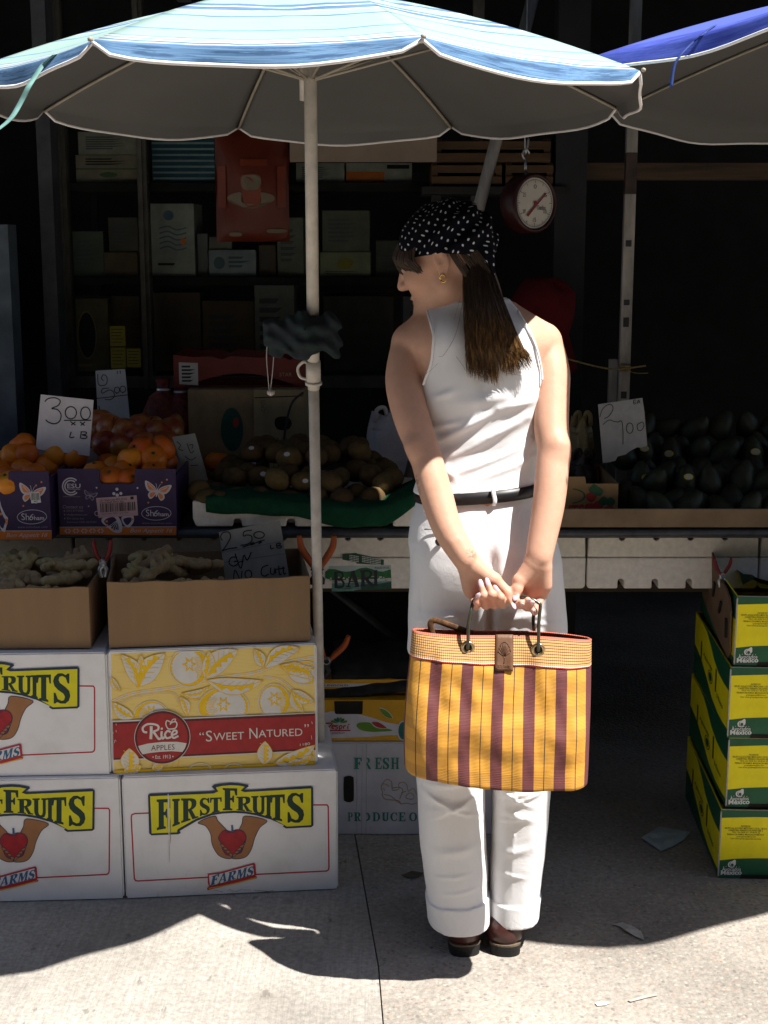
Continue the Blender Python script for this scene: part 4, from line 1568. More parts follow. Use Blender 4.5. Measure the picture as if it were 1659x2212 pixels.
on_table('produce_carton', (410, 842, 548, 1030), 4.05, .3, (.25, .18, .1), 'brown produce carton with green oval print behind the kiwis', d_greenoval)
hc = on_table('produce_carton', (551, 842, 656, 1030), 4.045, .3, (.29, .24, .14), 'tan produce carton with a dark hand hole behind the kiwis', d_handle)
b = MB()
b.tube(smooth_path([tuple(at(655, 848, 4.03)), tuple(at(630, 872, 4.02)), tuple(at(616, 930, 4.02)), tuple(at(610, 990, 4.02))], 6), .0035, 6)
b.lathe([(.0005, .03), (.009, .02), (.012, .0), (.009, -.02), (.0005, -.03)], 10, 0, Matrix.Translation(at(611, 1000, 4.0)))
tag(b.build('power_cable', M_INK), 'black cable with a plug hanging over the tan carton with the hand hole', 'cable')
a, c = at(376, 842, 4.1), at(668, 776, 4.1)
root = empty('red_carton', (a.x, 4.1, at(400, 842, 4.05).z + .002), 0, 'wavy edged red fruit tray standing on the two produce cartons', 'tray')
w_, h_ = c.x - a.x, .092
b = MB()
out = [(0, 0), (w_ * .1, .002)]
for i in range(13):
 u = i / 12
 out.append((w_ * (.1 + .8 * u), .006 + .034 * math.sin(math.pi * u)))
out += [(w_ * .9, .002), (w_, 0), (w_, h_ * .96), (w_ * .93, h_), (w_ * .86, h_ * .84), (w_ * .78, h_ * .98), (w_ * .62, h_ * .92), (w_ * .42, h_ * .98), (w_ * .36, h_ * .86), (w_ * .28, h_ * .97), (w_ * .14, h_ * .94), (0, h_ * 1.02)]
b.prism(out, 0, .006)
b.prism(out, .24, .246)
b.box(0, .006, .0065, .2395, .0, h_)
b.box(w_ - .006, w_, .0065, .2395, .0, h_)
b.box(.0065, w_ - .0065, .0065, .2395, .0, .005)
b.build('tray_body', mat('red_printed_board', (.13, .016, .011), .5, .2, 14), root)
b = MB()
art = Art(b, [(0, 0), (100, 0), (100, 100), (0, 100)], w_, h_, lambda x, z, k: (x, -k - .0005, z))
art.poly([(4, 22), (18, 24), (18, 94), (4, 90)], 0, 1)
lines(art, 1, 6, 17, 32, 88, 5)
b.build('printed_label', [mat('dull_white_paper', (.4, .4, .38), .6, .05), M_INK], root)
b = MB()
art = Art(b, [(0, 0), (100, 0), (100, 100), (0, 100)], w_, h_, lambda x, z, k: (x, -k - .0005, z))
art.text('STAR', [(78, 54), (87, 54), (87, 66), (78, 66)], 0, 1)
b.build('printed_word', mat('dull_gold_print', (.32, .2, .12), .6, .05), root)
m_net = mat('red_net', (.14, .022, .016), .6, .5, 60, bump=.6, bscale=160)
for i, (px, py, s, lab) in enumerate(((352, 880, 1, 'dark red net bag of onions left of the produce carton, left one'), (388, 885, .95, 'dark red net bag of onions touching the produce carton'))):
 p = at(px, py, 4.1)
 root = empty('net_bag', (p.x, 4.12, .832), 0, lab, 'net bag', 'red net bags behind the apples')
 zt = p.z + .05
 b = MB()
 H_ = zt - .832
 prof = [(.001, 0), (.05 * s, .004), (.062 * s, H_ * .2), (.058 * s, H_ * .5), (.06 * s, H_ * .75), (.045 * s, H_ * .92), (.016 * s, H_), (.02 * s, H_ + .03), (.001, H_ + .032)]
 vs0 = len(b.v)
 b.lathe(prof, 20)
 rr = random.Random(i)
 b.v = [(x * (1 + .09 * math.sin(6 * math.atan2(y, x) + z * 40)), y * (1 + .09 * math.sin(6 * math.atan2(y, x) + z * 40)), z) for x, y, z in b.v]
 b.build('bag_body', m_net, root)
 b = MB()
 b.lathe([(.018 * s, H_ - .004), (.022 * s, H_), (.018 * s, H_ + .004)], 12)
 b.build('tie', mat('silver_tie', (.6, .62, .65), .3, .05, metal=.6), root)

def carrier(name, px, Y, lab, col, seed, pink=True):
 x0, y0, x1, y1 = px
 a, c = at(x0, y1, Y), at(x1, y0, Y)
 w, h = c.x - a.x, c.z - .832
 root = empty(name, ((a.x + c.x) / 2, Y + .09, .832), 0, lab, 'plastic bag')
 from mathutils import noise as mn
 vs, fs = [], []
 n, m = 40, 18
 for j in range(m + 1):
  v = j / m
  for i in range(n):
   a_ = 2 * math.pi * i / n
   rx = w * .5 * (1.0 - .35 * v ** 2)
   ry = .085 * (1 - .6 * v)
   f = 1 + .16 * mn.noise(Vector((math.cos(a_) * 2.2, math.sin(a_) * 2.2, v * 3 + seed))) + .05 * math.sin(7 * a_ + 5 * v)
   z = v * h * (.82 + .18 * math.cos(2 * a_) ** 2 if v > .8 else 1)
   vs.append((rx * f * math.cos(a_), ry * f * math.sin(a_), z))
 for j in range(m):
  for i in range(n):
   fs.append((j * n + i, j * n + (i + 1) % n, (j + 1) * n + (i + 1) % n, (j + 1) * n + i))
 fs.append(tuple(range(n - 1, -1, -1)))
 fs.append(tuple(m * n + i for i in range(n)))
 b = MB()
 b.add(vs, fs, 0, True)
 mm, k = newmat(name + '_plastic')
 v = k.coord('Object')
 f = k.noise(v, 9, 3, .5)
 mask = k.ramp(f, [(0, 0.0), (.62, 0.0), (.66, 1.0)])
 k.l(k.mix(k.math('MULTIPLY', mask, .8 if pink else 0), srgb(col), (.4, .03, .16, 1)), k.b.inputs['Base Color'])
 k.b.inputs['Roughness'].default_value = .38
 k.bump(k.noise(v, 26, 5, .7, 1.5), .9, .006)
 b.build('bag_body', mm, root)
 b = MB()
 for s in (-1, 1):
  b.tube(smooth_path([(s * w * .3, -.02, h * .86), (s * w * .26, -.03, h * 1.02), (s * w * .12, -.03, h * 1.05), (s * w * .06, -.02, h * .9)], 5), .007, 6, flat=.3)
 b.build('bag_handle', mm, root)

carrier('carrier_bag', (785, 895, 905, 1050), 4.0, 'crumpled white plastic carrier bag with pink print behind the kiwis', (.62, .58, .6), 2)
carrier('clear_bag', (1232, 905, 1296, 990), 4.0, 'rumpled clear bag of yellow produce right of the woman', (.42, .33, .16), 5, False)
b = MB()
b.prism([(0, 0), (.055, .03), (.11, .022), (.215, -.035), (.21, -.042), (.11, .012), (.055, .02), (0, -.008)], 0, .0015)
o = b.build('plastic_sheet', mat('white_plastic_sheet', (.6, .58, .6), .35, .1), None)
p = at(772, 1002, 3.93)
o.location = p
o.rotation_euler = (R(-20), 0, 0)
tag(o, 'thin bent white plastic sheet lying on the back of the kiwi heap', 'plastic sheet')

# ================================================================ right side of the table
b = MB()
x0, x1 = at(1180, 1120, 3.485).x, 1.75
b.box(x0, x1, 3.488, 3.494, .833, at(1300, 1099, 3.49).z)
b.box(x0, x1, 3.4945, 3.9, .832, .836)
o = b.build('cardboard_strip', mat('dull_kraft', (.20, .14, .085), .85, .15, 12), None, bevel=.001)
tag(o, 'long brown cardboard strip edging the right half of the table', 'cardboard')
a, c = at(1214, 1098, 3.56), at(1336, 1045, 3.56)
root = empty('berry_flat', (a.x, 3.56, .838), 0, 'tan berry carton printed with red strawberries beside the avocado heap', 'carton')
w_, h_ = c.x - a.x, c.z - .838
b = MB()
b.prism([(0, 0), (w_, 0), (w_, h_), (w_ * .42, h_), (w_ * .4, h_ + .018), (0, h_ + .018)], 0, .005)
b.box(0, w_, .295, .3, 0, h_)
b.box(0, .005, .0055, .2945, 0, h_)
b.box(w_ - .005, w_, .0055, .2945, 0, h_)
b.box(.0055, w_ - .0055, .0055, .2945, 0, .005)
art = Art(b, [(0, 0), (100, 0), (100, 100), (0, 100)], w_, h_, lambda x, z, k: (x, -k, z))
art.ring(14, 34, 26, 20, 3.5, 2, 1, 28, -80, 80)
art.text('NTS', [(0, 60), (40, 56), (38, 96), (-2, 100)], 1, 2, .03)
for x, y in ((52, 36), (66, 60), (60, 86), (84, 74), (92, 86), (72, 92), (50, 66)):
 art.curve([(x - 7, y - 10), (x + 7, y - 11), (x + 9, y + 2), (x, y + 16), (x - 9, y + 3)], 1, 3)
for x, y in ((64, 22), (74, 48), (86, 50), (56, 14)):
 art.curve([(x - 9, y), (x, y - 13), (x + 9, y - 3), (x + 5, y + 10), (x - 5, y + 10)], 2, 4)
b.build('carton_body', [mat('tan_berry_board', (.3, .19, .09), .75, .1, 20), mat('berry_red_print', (.32, .03, .022), .6, .1), mat('leaf_green_print', (.025, .1, .045), .6, .1)], root)
carton_obj('backing_carton', at(1396, 970, 3.98).x, at(1496, 930, 3.98).x, 3.98, 4.2, .838, at(1400, 934, 3.98).z, (.24, .165, .09), 'plain brown carton standing behind the heap of avocados')
pv = proto_avocado()
rnd = random.Random(21)
vx0, vx1 = at(1338, 1080, 3.55).x, 1.7

def avo_top(x, y):
 p = .885 + .17 * min(1, max(0, (y - 3.5) / .36))
 return p * (1 if x > vx0 + .08 else .985) - (.04 if x > 1.15 else 0)

spots = relax_pile(vx0, vx1, 3.50, 3.93, .838, avo_top, .036, rnd, 5, .3)
spots = [s for s in spots if s[2] > avo_top(s[0], s[1]) - .085]
vs_ = heap(pv, spots, 'dark avocado in the shaded heap at the right of the table', 'avocado', 'avocados heaped on the right of the table', rnd)
for px, py in ((1356, 1027), (1348, 1062), (1410, 988), (1450, 998), (1478, 1048), (1602, 980), (1640, 980)):
 t_ = at(px, py, 3.6)
 o = min(vs_, key=lambda o: (Vector(o.location) - at(px, py, o.location.y)).length + .15 * o.location.y)
 if not o.children:
  o.rotation_euler = (0, 0, rnd.uniform(-.3, .3))
  sticker(o, .035, .0135, .0095, True)
carrier('dark_bag', (1232, 985, 1300, 1050), 3.75, 'dark crumpled produce bag between the woman and the avocado heap', (.05, .035, .035), 8, False)

# ================================================================ price cards
m_card = mat('white_price_card', (.66, .63, .65), .7, .06, 20)
m_gcard = mat('grey_cardboard', (.34, .33, .30), .8, .1, 20)
m_mark = mat('black_marker', (.015, .02, .018), .6, .2, 60)

def card(name, src, Y, lab, m, strokes, w=2.6, thick=.0035, tilt=0.0, lines_=(), outline=None, group=None):
 """src TL TR BR BL; strokes in picture positions."""
 bl = at(src[3][0], src[3][1], Y)
 br = at(src[2][0], src[2][1], Y)
 tl = at(src[0][0], src[0][1], Y + tilt)
 tr = at(src[1][0], src[1][1], Y + tilt)
 root = empty(name, bl, 0, lab, 'price sign', group)
 ex = (br - bl)
 wd = ex.length
 ex.normalize()
 ez = (tl - bl)
 ny = ez.cross(ex).normalized()
 if ny.y > 0:
  ny = -ny
 ey = -ny

 def loc2(p):
  a, c = at(p[0], p[1], 3.0), Vector((0, 0, EYE))
  d = a - c
  t = (bl - c).dot(ny) / d.dot(ny)
  return c + d * t
 b = MB()
 oc = [loc2(p) for p in (outline or src)]
 n = len(oc)
 vs = [p - bl for p in oc] + [p - bl + ey * thick for p in oc]
 b.add(vs, [tuple(range(n - 1, -1, -1)), tuple(range(n, 2 * n))] + [(i, (i + 1) % n, n + (i + 1) % n, n + i) for i in range(n)], 0)
 k_ = [0]
 for s in strokes:
  pts = smooth_path(s, 6) if len(s) > 2 else s
  k_[0] += 1
  pts = [Vector(p) for p in pts]
  vv, ff = [], []
  for i, p in enumerate(pts):
   t = (pts[min(i + 1, len(pts) - 1)] - pts[max(0, i - 1)])
   if t.length < 1e-6:
    t = Vector((1, 0))
   t.normalize()
   nn = Vector((-t.y, t.x))
   hw = w * .5
   off = ny * (.0006 + .00006 * k_[0] + .000012 * i)
   vv += [loc2(p + nn * hw) - bl + off, loc2(p - nn * hw) - bl + off]
  for i in range(len(pts) - 1):
   ff.append((2 * i, 2 * i + 2, 2 * i + 3, 2 * i + 1))
  b.add(vv, ff, 1)
 for l in lines_:
  k_[0] += 1
  p, q2 = [Vector(x) for x in l]
  off = ny * .0005
  nn = Vector((0, .6))
  b.add([loc2(p - nn) - bl + off, loc2(q2 - nn) - bl + off, loc2(q2 + nn) - bl + off, loc2(p + nn) - bl + off], [(0, 1, 2, 3)], 2)
 b.build('card', [m, m_mark, mat('crease_shade', (.2, .19, .17), .8, .1)], root)
 return root

def oval(cx, cy, rx, ry, a0=-100):
 return [(cx + rx * math.cos(R(a0 + k * 30)), cy + ry * math.sin(R(a0 + k * 30))) for k in range(13)]

def zc(pts, s=.48222, ox=0, oy=600):
 return [((ox + x * s) / 1.2056, (oy + y * s) / 1.2056) for x, y in pts]

card('price_card', [(88, 852), (202, 864), (193, 985), (77, 970)], 3.64, 'white card reading 3.00 LB standing among the mandarins', m_card,
  [zc([(242, 925), (262, 908), (300, 905), (325, 920), (315, 945), (280, 962), (310, 968), (330, 995), (322, 1030), (295, 1045), (260, 1035), (248, 1022)]),
  zc(oval(383, 985, 30, 33)), zc(oval(462, 988, 26, 34)), zc([(346, 1026), (492, 1026)]), zc([(380, 1032), (408, 1052)]), zc([(408, 1034), (385, 1052)]), zc([(432, 1034), (458, 1054)]), zc([(460, 1034), (436, 1054)]),
  zc([(385, 1088), (378, 1118), (402, 1116)]), zc([(440, 1086), (434, 1122)]), zc([(436, 1088), (466, 1090), (462, 1102), (444, 1104), (470, 1112), (462, 1124), (436, 1122)])], 2.3, tilt=.03)
card('price_card', [(206, 801), (270, 797), (280, 905), (212, 908)], 3.99, 'grey card with 5.00 written low on it, behind the apple heap', mat('blue_grey_card', (.36, .38, .41), .7, .06, 20),
  [zc([(528, 775), (532, 830), (560, 838), (578, 822), (576, 790), (558, 780), (548, 800), (560, 812)]),
  zc([(588, 852), (554, 856), (552, 880), (590, 862), (612, 872), (618, 896), (596, 914), (566, 912)]), zc(oval(632, 862, 14, 16)), zc(oval(664, 858, 15, 17)), zc([(524, 908), (690, 888)]), zc([(628, 882), (640, 876)]), zc([(660, 878), (672, 872)]), zc([(634, 760), (634, 775)]), zc([(650, 758), (650, 774)])], 1.8, tilt=.02)
card('price_card', [(372, 944), (421, 936), (451, 1042), (408, 1048)], 3.72, 'leaning cream card with faint writing between apples and kiwis', mat('cream_card', (.42, .41, .36), .7, .06, 20),
  [zc([(955, 1140), (975, 1160), (965, 1180), (990, 1190)]), zc([(1010, 1150), (1030, 1200), (1048, 1190)]), zc([(1000, 1220), (1030, 1240), (1060, 1225)]), zc([(1020, 1160), (1042, 1158), (1036, 1180)]), zc([(1030, 1270), (1070, 1268)])], 1.6, tilt=.02)

def z4(pts):
 return [((400 + x * .48222) / 1.2056, (800 + y * .48222) / 1.2056) for x, y in pts]

card('price_card', z4([(352, 1215), (682, 1152), (736, 1480), (388, 1480)]), 3.42, 'grey corrugated sign reading 2.50 LB and NO CUT, leaning in the ginger carton', m_gcard,
  [z4([(372, 1260), (362, 1240), (375, 1218), (405, 1215), (416, 1240), (400, 1275), (378, 1308), (370, 1316), (400, 1306), (452, 1298)]),
  z4([(532, 1204), (490, 1212), (486, 1236), (505, 1230), (528, 1236), (530, 1262), (505, 1280), (470, 1286)]), z4(oval(570, 1230, 28, 18)),
  z4([(480, 1296), (600, 1256)]), z4([(522, 1278), (540, 1270), (528, 1284), (548, 1276)]), z4([(562, 1268), (580, 1262), (568, 1276), (586, 1268)]),
  z4([(632, 1284), (634, 1304), (650, 1300)]), z4([(664, 1276), (666, 1300)]), z4([(664, 1278), (684, 1274), (680, 1286), (668, 1288), (690, 1290), (684, 1300), (667, 1300)]),
  z4([(450, 1350), (420, 1352), (408, 1380), (430, 1398), (456, 1384), (452, 1372), (434, 1376)]), z4([(440, 1330), (470, 1410), (486, 1340)]), z4([(456, 1378), (486, 1370)]), z4([(490, 1336), (506, 1366), (528, 1322)]),
  z4([(432, 1474), (440, 1420), (470, 1472), (478, 1424)]), z4(oval(512, 1442, 18, 22)),
  z4([(620, 1392), (588, 1406), (582, 1440), (600, 1452), (622, 1440)]), z4([(634, 1406), (632, 1436), (650, 1440), (656, 1410), (660, 1440)]), z4([(676, 1396), (680, 1442), (692, 1438)]), z4([(662, 1416), (708, 1408)]), z4([(700, 1400), (704, 1440), (716, 1434)])], 2.4, tilt=.02,
  lines_=[z4([(372, 1325), (700, 1262)]), z4([(378, 1378), (716, 1330)])])

def z6(pts):
 return [((1440 + x * .33755) / 1.2056, (1030 + y * .33755) / 1.2056) for x, y in pts]

card('price_card', z6([(348, 68), (690, 18), (728, 385), (385, 522)]), 3.7, 'torn grey foam card reading 2 1.00 EA above the avocados', mat('grey_foam_card', (.32, .33, .35), .8, .08, 40, bump=.3, bscale=90),
  [z6([(362, 165), (380, 110), (420, 72), (455, 75), (462, 110), (430, 160), (395, 178)]), z6([(385, 225), (430, 190), (470, 200), (500, 205), (530, 200), (540, 280), (540, 378)]), z6(oval(592, 252, 26, 40)), z6([(668, 215), (690, 205), (702, 235), (680, 270), (655, 265), (650, 230), (668, 212)]), z6([(640, 35), (622, 38), (624, 66), (642, 62)]), z6([(624, 52), (640, 50)]), z6([(650, 64), (660, 34), (672, 60)]), z6([(652, 52), (670, 50)])], 1.5, tilt=.03,
  outline=z6([(348, 68), (690, 18), (705, 120), (728, 385), (690, 402), (650, 400), (600, 425), (560, 455), (500, 470), (480, 505), (385, 522)]))
# ================================================================ printed apple cartons in front
m_white = newmat('white_printed_board')
m_white, k = m_white
v = k.coord('Object')
n1 = k.noise(v, 9, 5, .6)
n2 = k.noise(k.coord('Object', (1, 1, .05)), 150, 2, .5)
col = k.mix(k.ramp(n1, [(0, 0.0), (.5, 0.0), (.8, 1.0)]), (.80, .795, .80, 1), (.68, .665, .64, 1))
sc_ = k.ramp(k.noise(k.coord('Object', (1, 1, .4)), 22, 4, .7, .8), [(0, 0.0), (.66, 0.0), (.74, 1.0)])
col = k.mix(k.math('MULTIPLY', sc_, .25), col, (.36, .3, .25, 1))
k.l(col, k.b.inputs['Base Color'])
k.b.inputs['Roughness'].default_value = .6
k.bump(n2, .12, .001)
m_navy = mat('navy_print', (.012, .03, .075), .5, .1)
m_pyel = mat('sharp_yellow_print', (.72, .66, .012), .5, .06)
m_dgreen = mat('deep_green_print', (.008, .035, .026), .5, .1)
m_skinp = mat('tan_hand_print', (.36, .16, .065), .55, .08)
m_apred = mat('apple_red_print', (.36, .012, .022), .5, .15, 60)
m_line = mat('red_line_print', (.46, .02, .035), .5, .08)
m_farm = mat('farms_blue_print', (.035, .12, .24), .5, .08)
m_under = mat('gold_underline_print', (.72, .42, .03), .5, .05)
m_pprint = mat('white_gap_print', (.68, .68, .69), .6, .05)
m_scuff = mat('torn_board', (.28, .24, .15), .9, .3, 90)
APM = [m_white, m_navy, m_pyel, m_dgreen, m_skinp, m_apred, m_line, m_farm, m_under, m_pprint, m_scuff]

def q2(x, y):
 return (x * .45, 1576 + y * .45)

def firstfruits(art, scuffs=True):
 Q = lambda pts: [q2(*p) for p in pts]
 art.stroke(Q([(718, 400), (652, 402), (637, 408), (634, 420), (646, 715), (652, 724), (664, 726), (1010, 708)]), 3.0, 6, 1)
 art.stroke(Q([(1228, 695), (1568, 679), (1577, 672), (1579, 660), (1574, 372), (1568, 364), (1500, 364)]), 3.0, 6, 1)
 for pts in ([(955, 445), (1032, 415), (1050, 440), (1090, 482), (1078, 500), (1064, 520), (1070, 570), (1100, 600), (1118, 604), (1112, 618), (1080, 616), (1048, 598), (1022, 552), (1014, 500), (990, 462)],
    [(1180, 415), (1282, 436), (1250, 470), (1225, 520), (1212, 566), (1190, 604), (1160, 618), (1118, 618), (1122, 602), (1158, 590), (1172, 560), (1184, 522), (1178, 500), (1150, 488), (1165, 450)]):
  P = smooth_path(Q(pts), 4, True)
  art.poly(P, 4, 2)
  art.stroke(P, 1.5, 1, 3, True)
 ap_ = smooth_path(Q([(1064, 495), (1085, 482), (1110, 488), (1140, 480), (1172, 490), (1184, 520), (1168, 555), (1160, 585), (1130, 600), (1092, 600), (1072, 575), (1064, 545), (1052, 520)]), 4, True)
 art.poly(ap_, 5, 4)
 art.stroke(ap_, 1.6, 1, 5, True)
 art.poly(Q([(1112, 458), (1121, 457), (1124, 488), (1114, 490)]), 7, 6)
 art.stroke(Q([(1085, 490), (1115, 494), (1140, 487)]), 1.2, 1, 6, False, 4)
 for s in (0, 1):
  for j in range(4):
   x, y = (1060 + j * 13, 548 + j * 14) if s == 0 else (1176 - j * 12, 550 + j * 14)
   c = smooth_path(Q([(x, y), (x + (16 if s == 0 else -16), y + 4), (x + (22 if s == 0 else -22), y + 12), (x + (12 if s == 0 else -12), y + 18)]), 4, True)
   art.poly(c, 4, 6)
   art.stroke(c, 1.0, 1, 7, True)
 ban = Q([(716, 312), (726, 306), (1022, 295), (1036, 290), (1020, 274), (1034, 264), (1068, 259), (1112, 256), (1150, 258), (1194, 266), (1196, 274), (1176, 288), (1196, 290), (1492, 273), (1502, 280), (1504, 460), (1494, 468), (1374, 474), (1358, 464), (1364, 458), (1300, 430), (1232, 411), (1178, 402), (1125, 399), (1070, 402), (1020, 410), (950, 436), (866, 484), (872, 494), (860, 500), (730, 505), (720, 495)])
 art.poly(ban, 1, 8)
 yel = Q([(726, 318), (1030, 306), (1052, 296), (1040, 277), (1070, 270), (1112, 267), (1150, 269), (1178, 274), (1158, 293), (1178, 300), (1492, 284), (1493, 458), (1378, 464), (1300, 420), (1232, 400), (1178, 391), (1125, 388), (1070, 391), (1018, 399), (944, 426), (856, 476), (854, 490), (732, 495)])
 art.poly(yel, 2, 9)
 for ch, x0, x1, t0, t1, b0, b1 in (('F', 757, 822, 333, 331, 480, 468), ('I', 832, 868, 331, 330, 464, 450), ('R', 874, 956, 329, 328, 446, 420), ('S', 962, 1012, 328, 326, 415, 401), ('T', 1012, 1068, 326, 324, 400, 390),
          ('F', 1073, 1142, 280, 282, 386, 386), ('R', 1138, 1212, 322, 320, 386, 394), ('U', 1208, 1278, 319, 317, 398, 414), ('I', 1276, 1306, 316, 315, 416, 425), ('T', 1300, 1368, 314, 311, 428, 442), ('S', 1378, 1460, 306, 305, 446, 446)):
  art.glyph(ch, Q([(x0, t0), (x1, t1), (x1, b1), (x0, b0)]), 3, 10, 2)
 fo = Q([(1000, 690), (1060, 682), (1222, 638), (1228, 645), (1232, 695), (1228, 700), (1236, 705), (1234, 712), (1000, 768), (996, 760), (1006, 750), (1000, 735)])
 art.poly(fo, 6, 8)
 fw = Q([(1006, 696), (1064, 689), (1217, 647), (1222, 694), (1010, 748)])
 art.poly(fw, 9, 9)
 for ch, x0, x1 in (('F', 1012, 1050), ('A', 1048, 1092), ('R', 1092, 1136), ('M', 1136, 1184), ('S', 1186, 1218)):
  sh_ = lambda x: -(x - 1010) * .235
  art.glyph(ch, Q([(x0 + 8, 702 + sh_(x0)), (x1 + 6, 698 + sh_(x1)), (x1 - 2, 744 + sh_(x1)), (x0 - 2, 748 + sh_(x0))]), 7, 10, 9)
 art.stroke(Q([(1004, 760), (1120, 738), (1232, 708)]), 2.2, 8, 9, False, 4)
 if scuffs:
  rr = random.Random(2)
  for x, y0, y1, w, c in ((812, 305, 420, 5, 9), (818, 330, 520, 3.2, 9), (806, 380, 470, 1.6, 10), (822, 420, 545, 2, 10), (815, 520, 640, 1.2, 10)):
   art.stroke(Q([(x, y0), (x + rr.uniform(-3, 3), (y0 + y1) / 2), (x + rr.uniform(-3, 3), y1)]), w * .45 * 1.6, c, 11, False, 5, True)
  for i in range(7):
   x = rr.uniform(850, 1400)
   art.stroke(Q([(x, 772 + rr.uniform(-4, 10)), (x + rr.uniform(15, 70), 768 + rr.uniform(-4, 10))]), .7, 10, 1, False, 0)

def apple_carton(label, src, bl, br, hgt, depth, shift=None, scuffs=True, ztop=None, name='apple_carton', paint=None, mats=None):
 """bl, br: front corners on the ground or the carton below, in world."""
 rz = math.atan2(br.y - bl.y, br.x - bl.x)
 w = math.hypot(br.x - bl.x, br.y - bl.y)
 root = empty(name, bl, rz, label, 'carton', 'printed apple cartons stacked in front')
 b = MB()
 b.box(0, w, 0, depth, 0, hgt, 0)
 b.box(-.0035, 0, .004, depth - .002, .004, hgt - .004, 0)
 b.box(w, w + .0035, .004, depth - .002, .004, hgt - .004, 0)
 b.box(.002, w - .002, .002, depth * .5 - .001, hgt, hgt + .003, 0)
 b.box(.002, w - .002, depth * .5 + .001, depth - .002, hgt, hgt + .003, 0)
 pre = (lambda x, y: (x - shift[0], y - shift[1])) if shift else None
 art = Art(b, src, w, hgt, lambda x, z, k: (x, -k, z), .0003, None)
 if shift:
  om = art.m
  ol = art.loc
  art.m = lambda p, l: om((p[0] + shift[0], p[1] + shift[1]), l)
  art.loc = lambda p: ol((p[0] + shift[0], p[1] + shift[1]))
 paint(art)
 return b.build('carton_body', mats, root, bevel=.004), root, w

FFS = [(268, 1681), (725, 1666), (728, 1920), (275, 1941)]
BL, BR = ground_at(275, 1941, .002), ground_at(728, 1920, .002)
hF = at(268, 1681, BL.y).z - .002
apple_carton('white apple carton with a torn scuff on its banner, nearest the pavement seam', FFS, BL, BR, hF, .32, None, True, paint=firstfruits, mats=APM)
BR2 = ground_at(265, 1941, .002)
ang = math.atan2(BR.y - BL.y, BR.x - BL.x) * .55
BL2 = BR2 - Vector((.505 * math.cos(ang), .505 * math.sin(ang), 0))
src2 = [(-212, 1697), (248, 1683), (265, 1941), (-206, 1952)]
apple_carton('white banner carton on the ground, bottom of the stack cut by the left edge', src2, BL2, BR2, hF, .32, (-477, 6), False, paint=lambda a: firstfruits(a, False), mats=APM)
z2 = hF + .0065
pR = at(237, 1674, BR2.y + .015)
BR3 = Vector((pR.x, BR2.y + .012, z2))
BL3 = BR3 - Vector((.505 * math.cos(ang * .8), .505 * math.sin(ang * .8), 0))
src3 = [(-238, 1428), (222, 1414), (237, 1674), (-232, 1682)]
apple_carton('white apple carton with yellow banner, upper one of the stack cut by the left edge', src3, BL3, BR3, .295, .32, (-507, -257), False, paint=lambda a: firstfruits(a, False), mats=APM)

m_paley = mat('pale_yellow_hatch', (.66, .47, .13), .55, .06, 40)
mm, k = newmat('pale_yellow_hatched_print')
v = k.coord('Object')
wv = k.n('ShaderNodeTexWave', wave_type='BANDS', bands_direction='Z')
wv.inputs['Scale'].default_value = 95
wv.inputs['Distortion'].default_value = .6
wv.inputs['Detail'].default_value = 1
k.l(v, wv.inputs['Vector'])
k.l(k.mix(wv.outputs['Fac'], (.86, .68, .26, 1), (.82, .58, .12, 1)), k.b.inputs['Base Color'])
k.b.inputs['Roughness'].default_value = .55
m_paley = mm
m_gold = mat('gold_yellow_print', (.86, .54, .004), .5, .06)
m_rwhite = mat('engraving_white', (.70, .68, .64), .55, .05)
m_rred = mat('crimson_print', (.36, .022, .024), .5, .12, 50)
m_rdark = mat('maroon_print', (.10, .014, .016), .5, .1)
RM = [m_white, m_paley, m_gold, m_rwhite, m_rred, m_rdark, m_scuff]

def q3(x, y):
 return ((280 + x * .34961) / 1.2056, (1680 + y * .34961) / 1.2056)

def leaf(art, p0, p1, wid, lay, flip=1, bend=.12):
 """Engraved leaf from stalk p0 to tip p1."""
 a, c = Vector(p0), Vector(p1)
 d = c - a
 n = Vector((-d.y, d.x)).normalized()
 L = d.length
 m = lambda t: a + d * t + n * (bend * L * math.sin(math.pi * t))
 up, dn = [], []
 prof = [(0, 0), (.12, .45), (.3, .9), (.5, 1), (.7, .78), (.88, .38), (1, 0)]
 for t, h in prof:
  up.append(tuple(m(t) + n * h * wid))
  dn.append(tuple(m(t) - n * h * wid * .9))
 outline = smooth_path(up, 4) + smooth_path(dn[::-1], 4)[1:-1]
 art.poly([q3(*p) for p in outline], 3, lay)
 art.stroke([q3(*p) for p in outline], 1.3, 2, lay + 1, True)
 gold = [tuple(m(t)) for t in (.05, .25, .45, .65, .85)]
 g2 = []
 for i, t in enumerate((.8, .7, .62, .52, .45, .36, .28, .18)):
  g2.append(tuple(m(t) + n * flip * wid * (.62 if i % 2 == 0 else .25)))
 art.poly([q3(*p) for p in smooth_path(gold, 3) + g2], 2, lay + 1)
 art.stroke([q3(*m(t)) for t in [i / 10 for i in range(11)]], 1.5, 2, lay + 2)
 for t in (.22, .36, .5, .64, .78):
  art.stroke([q3(*m(t)), q3(*(m(t + .14) - n * flip * wid * .6))], 1.0, 2, lay + 2)

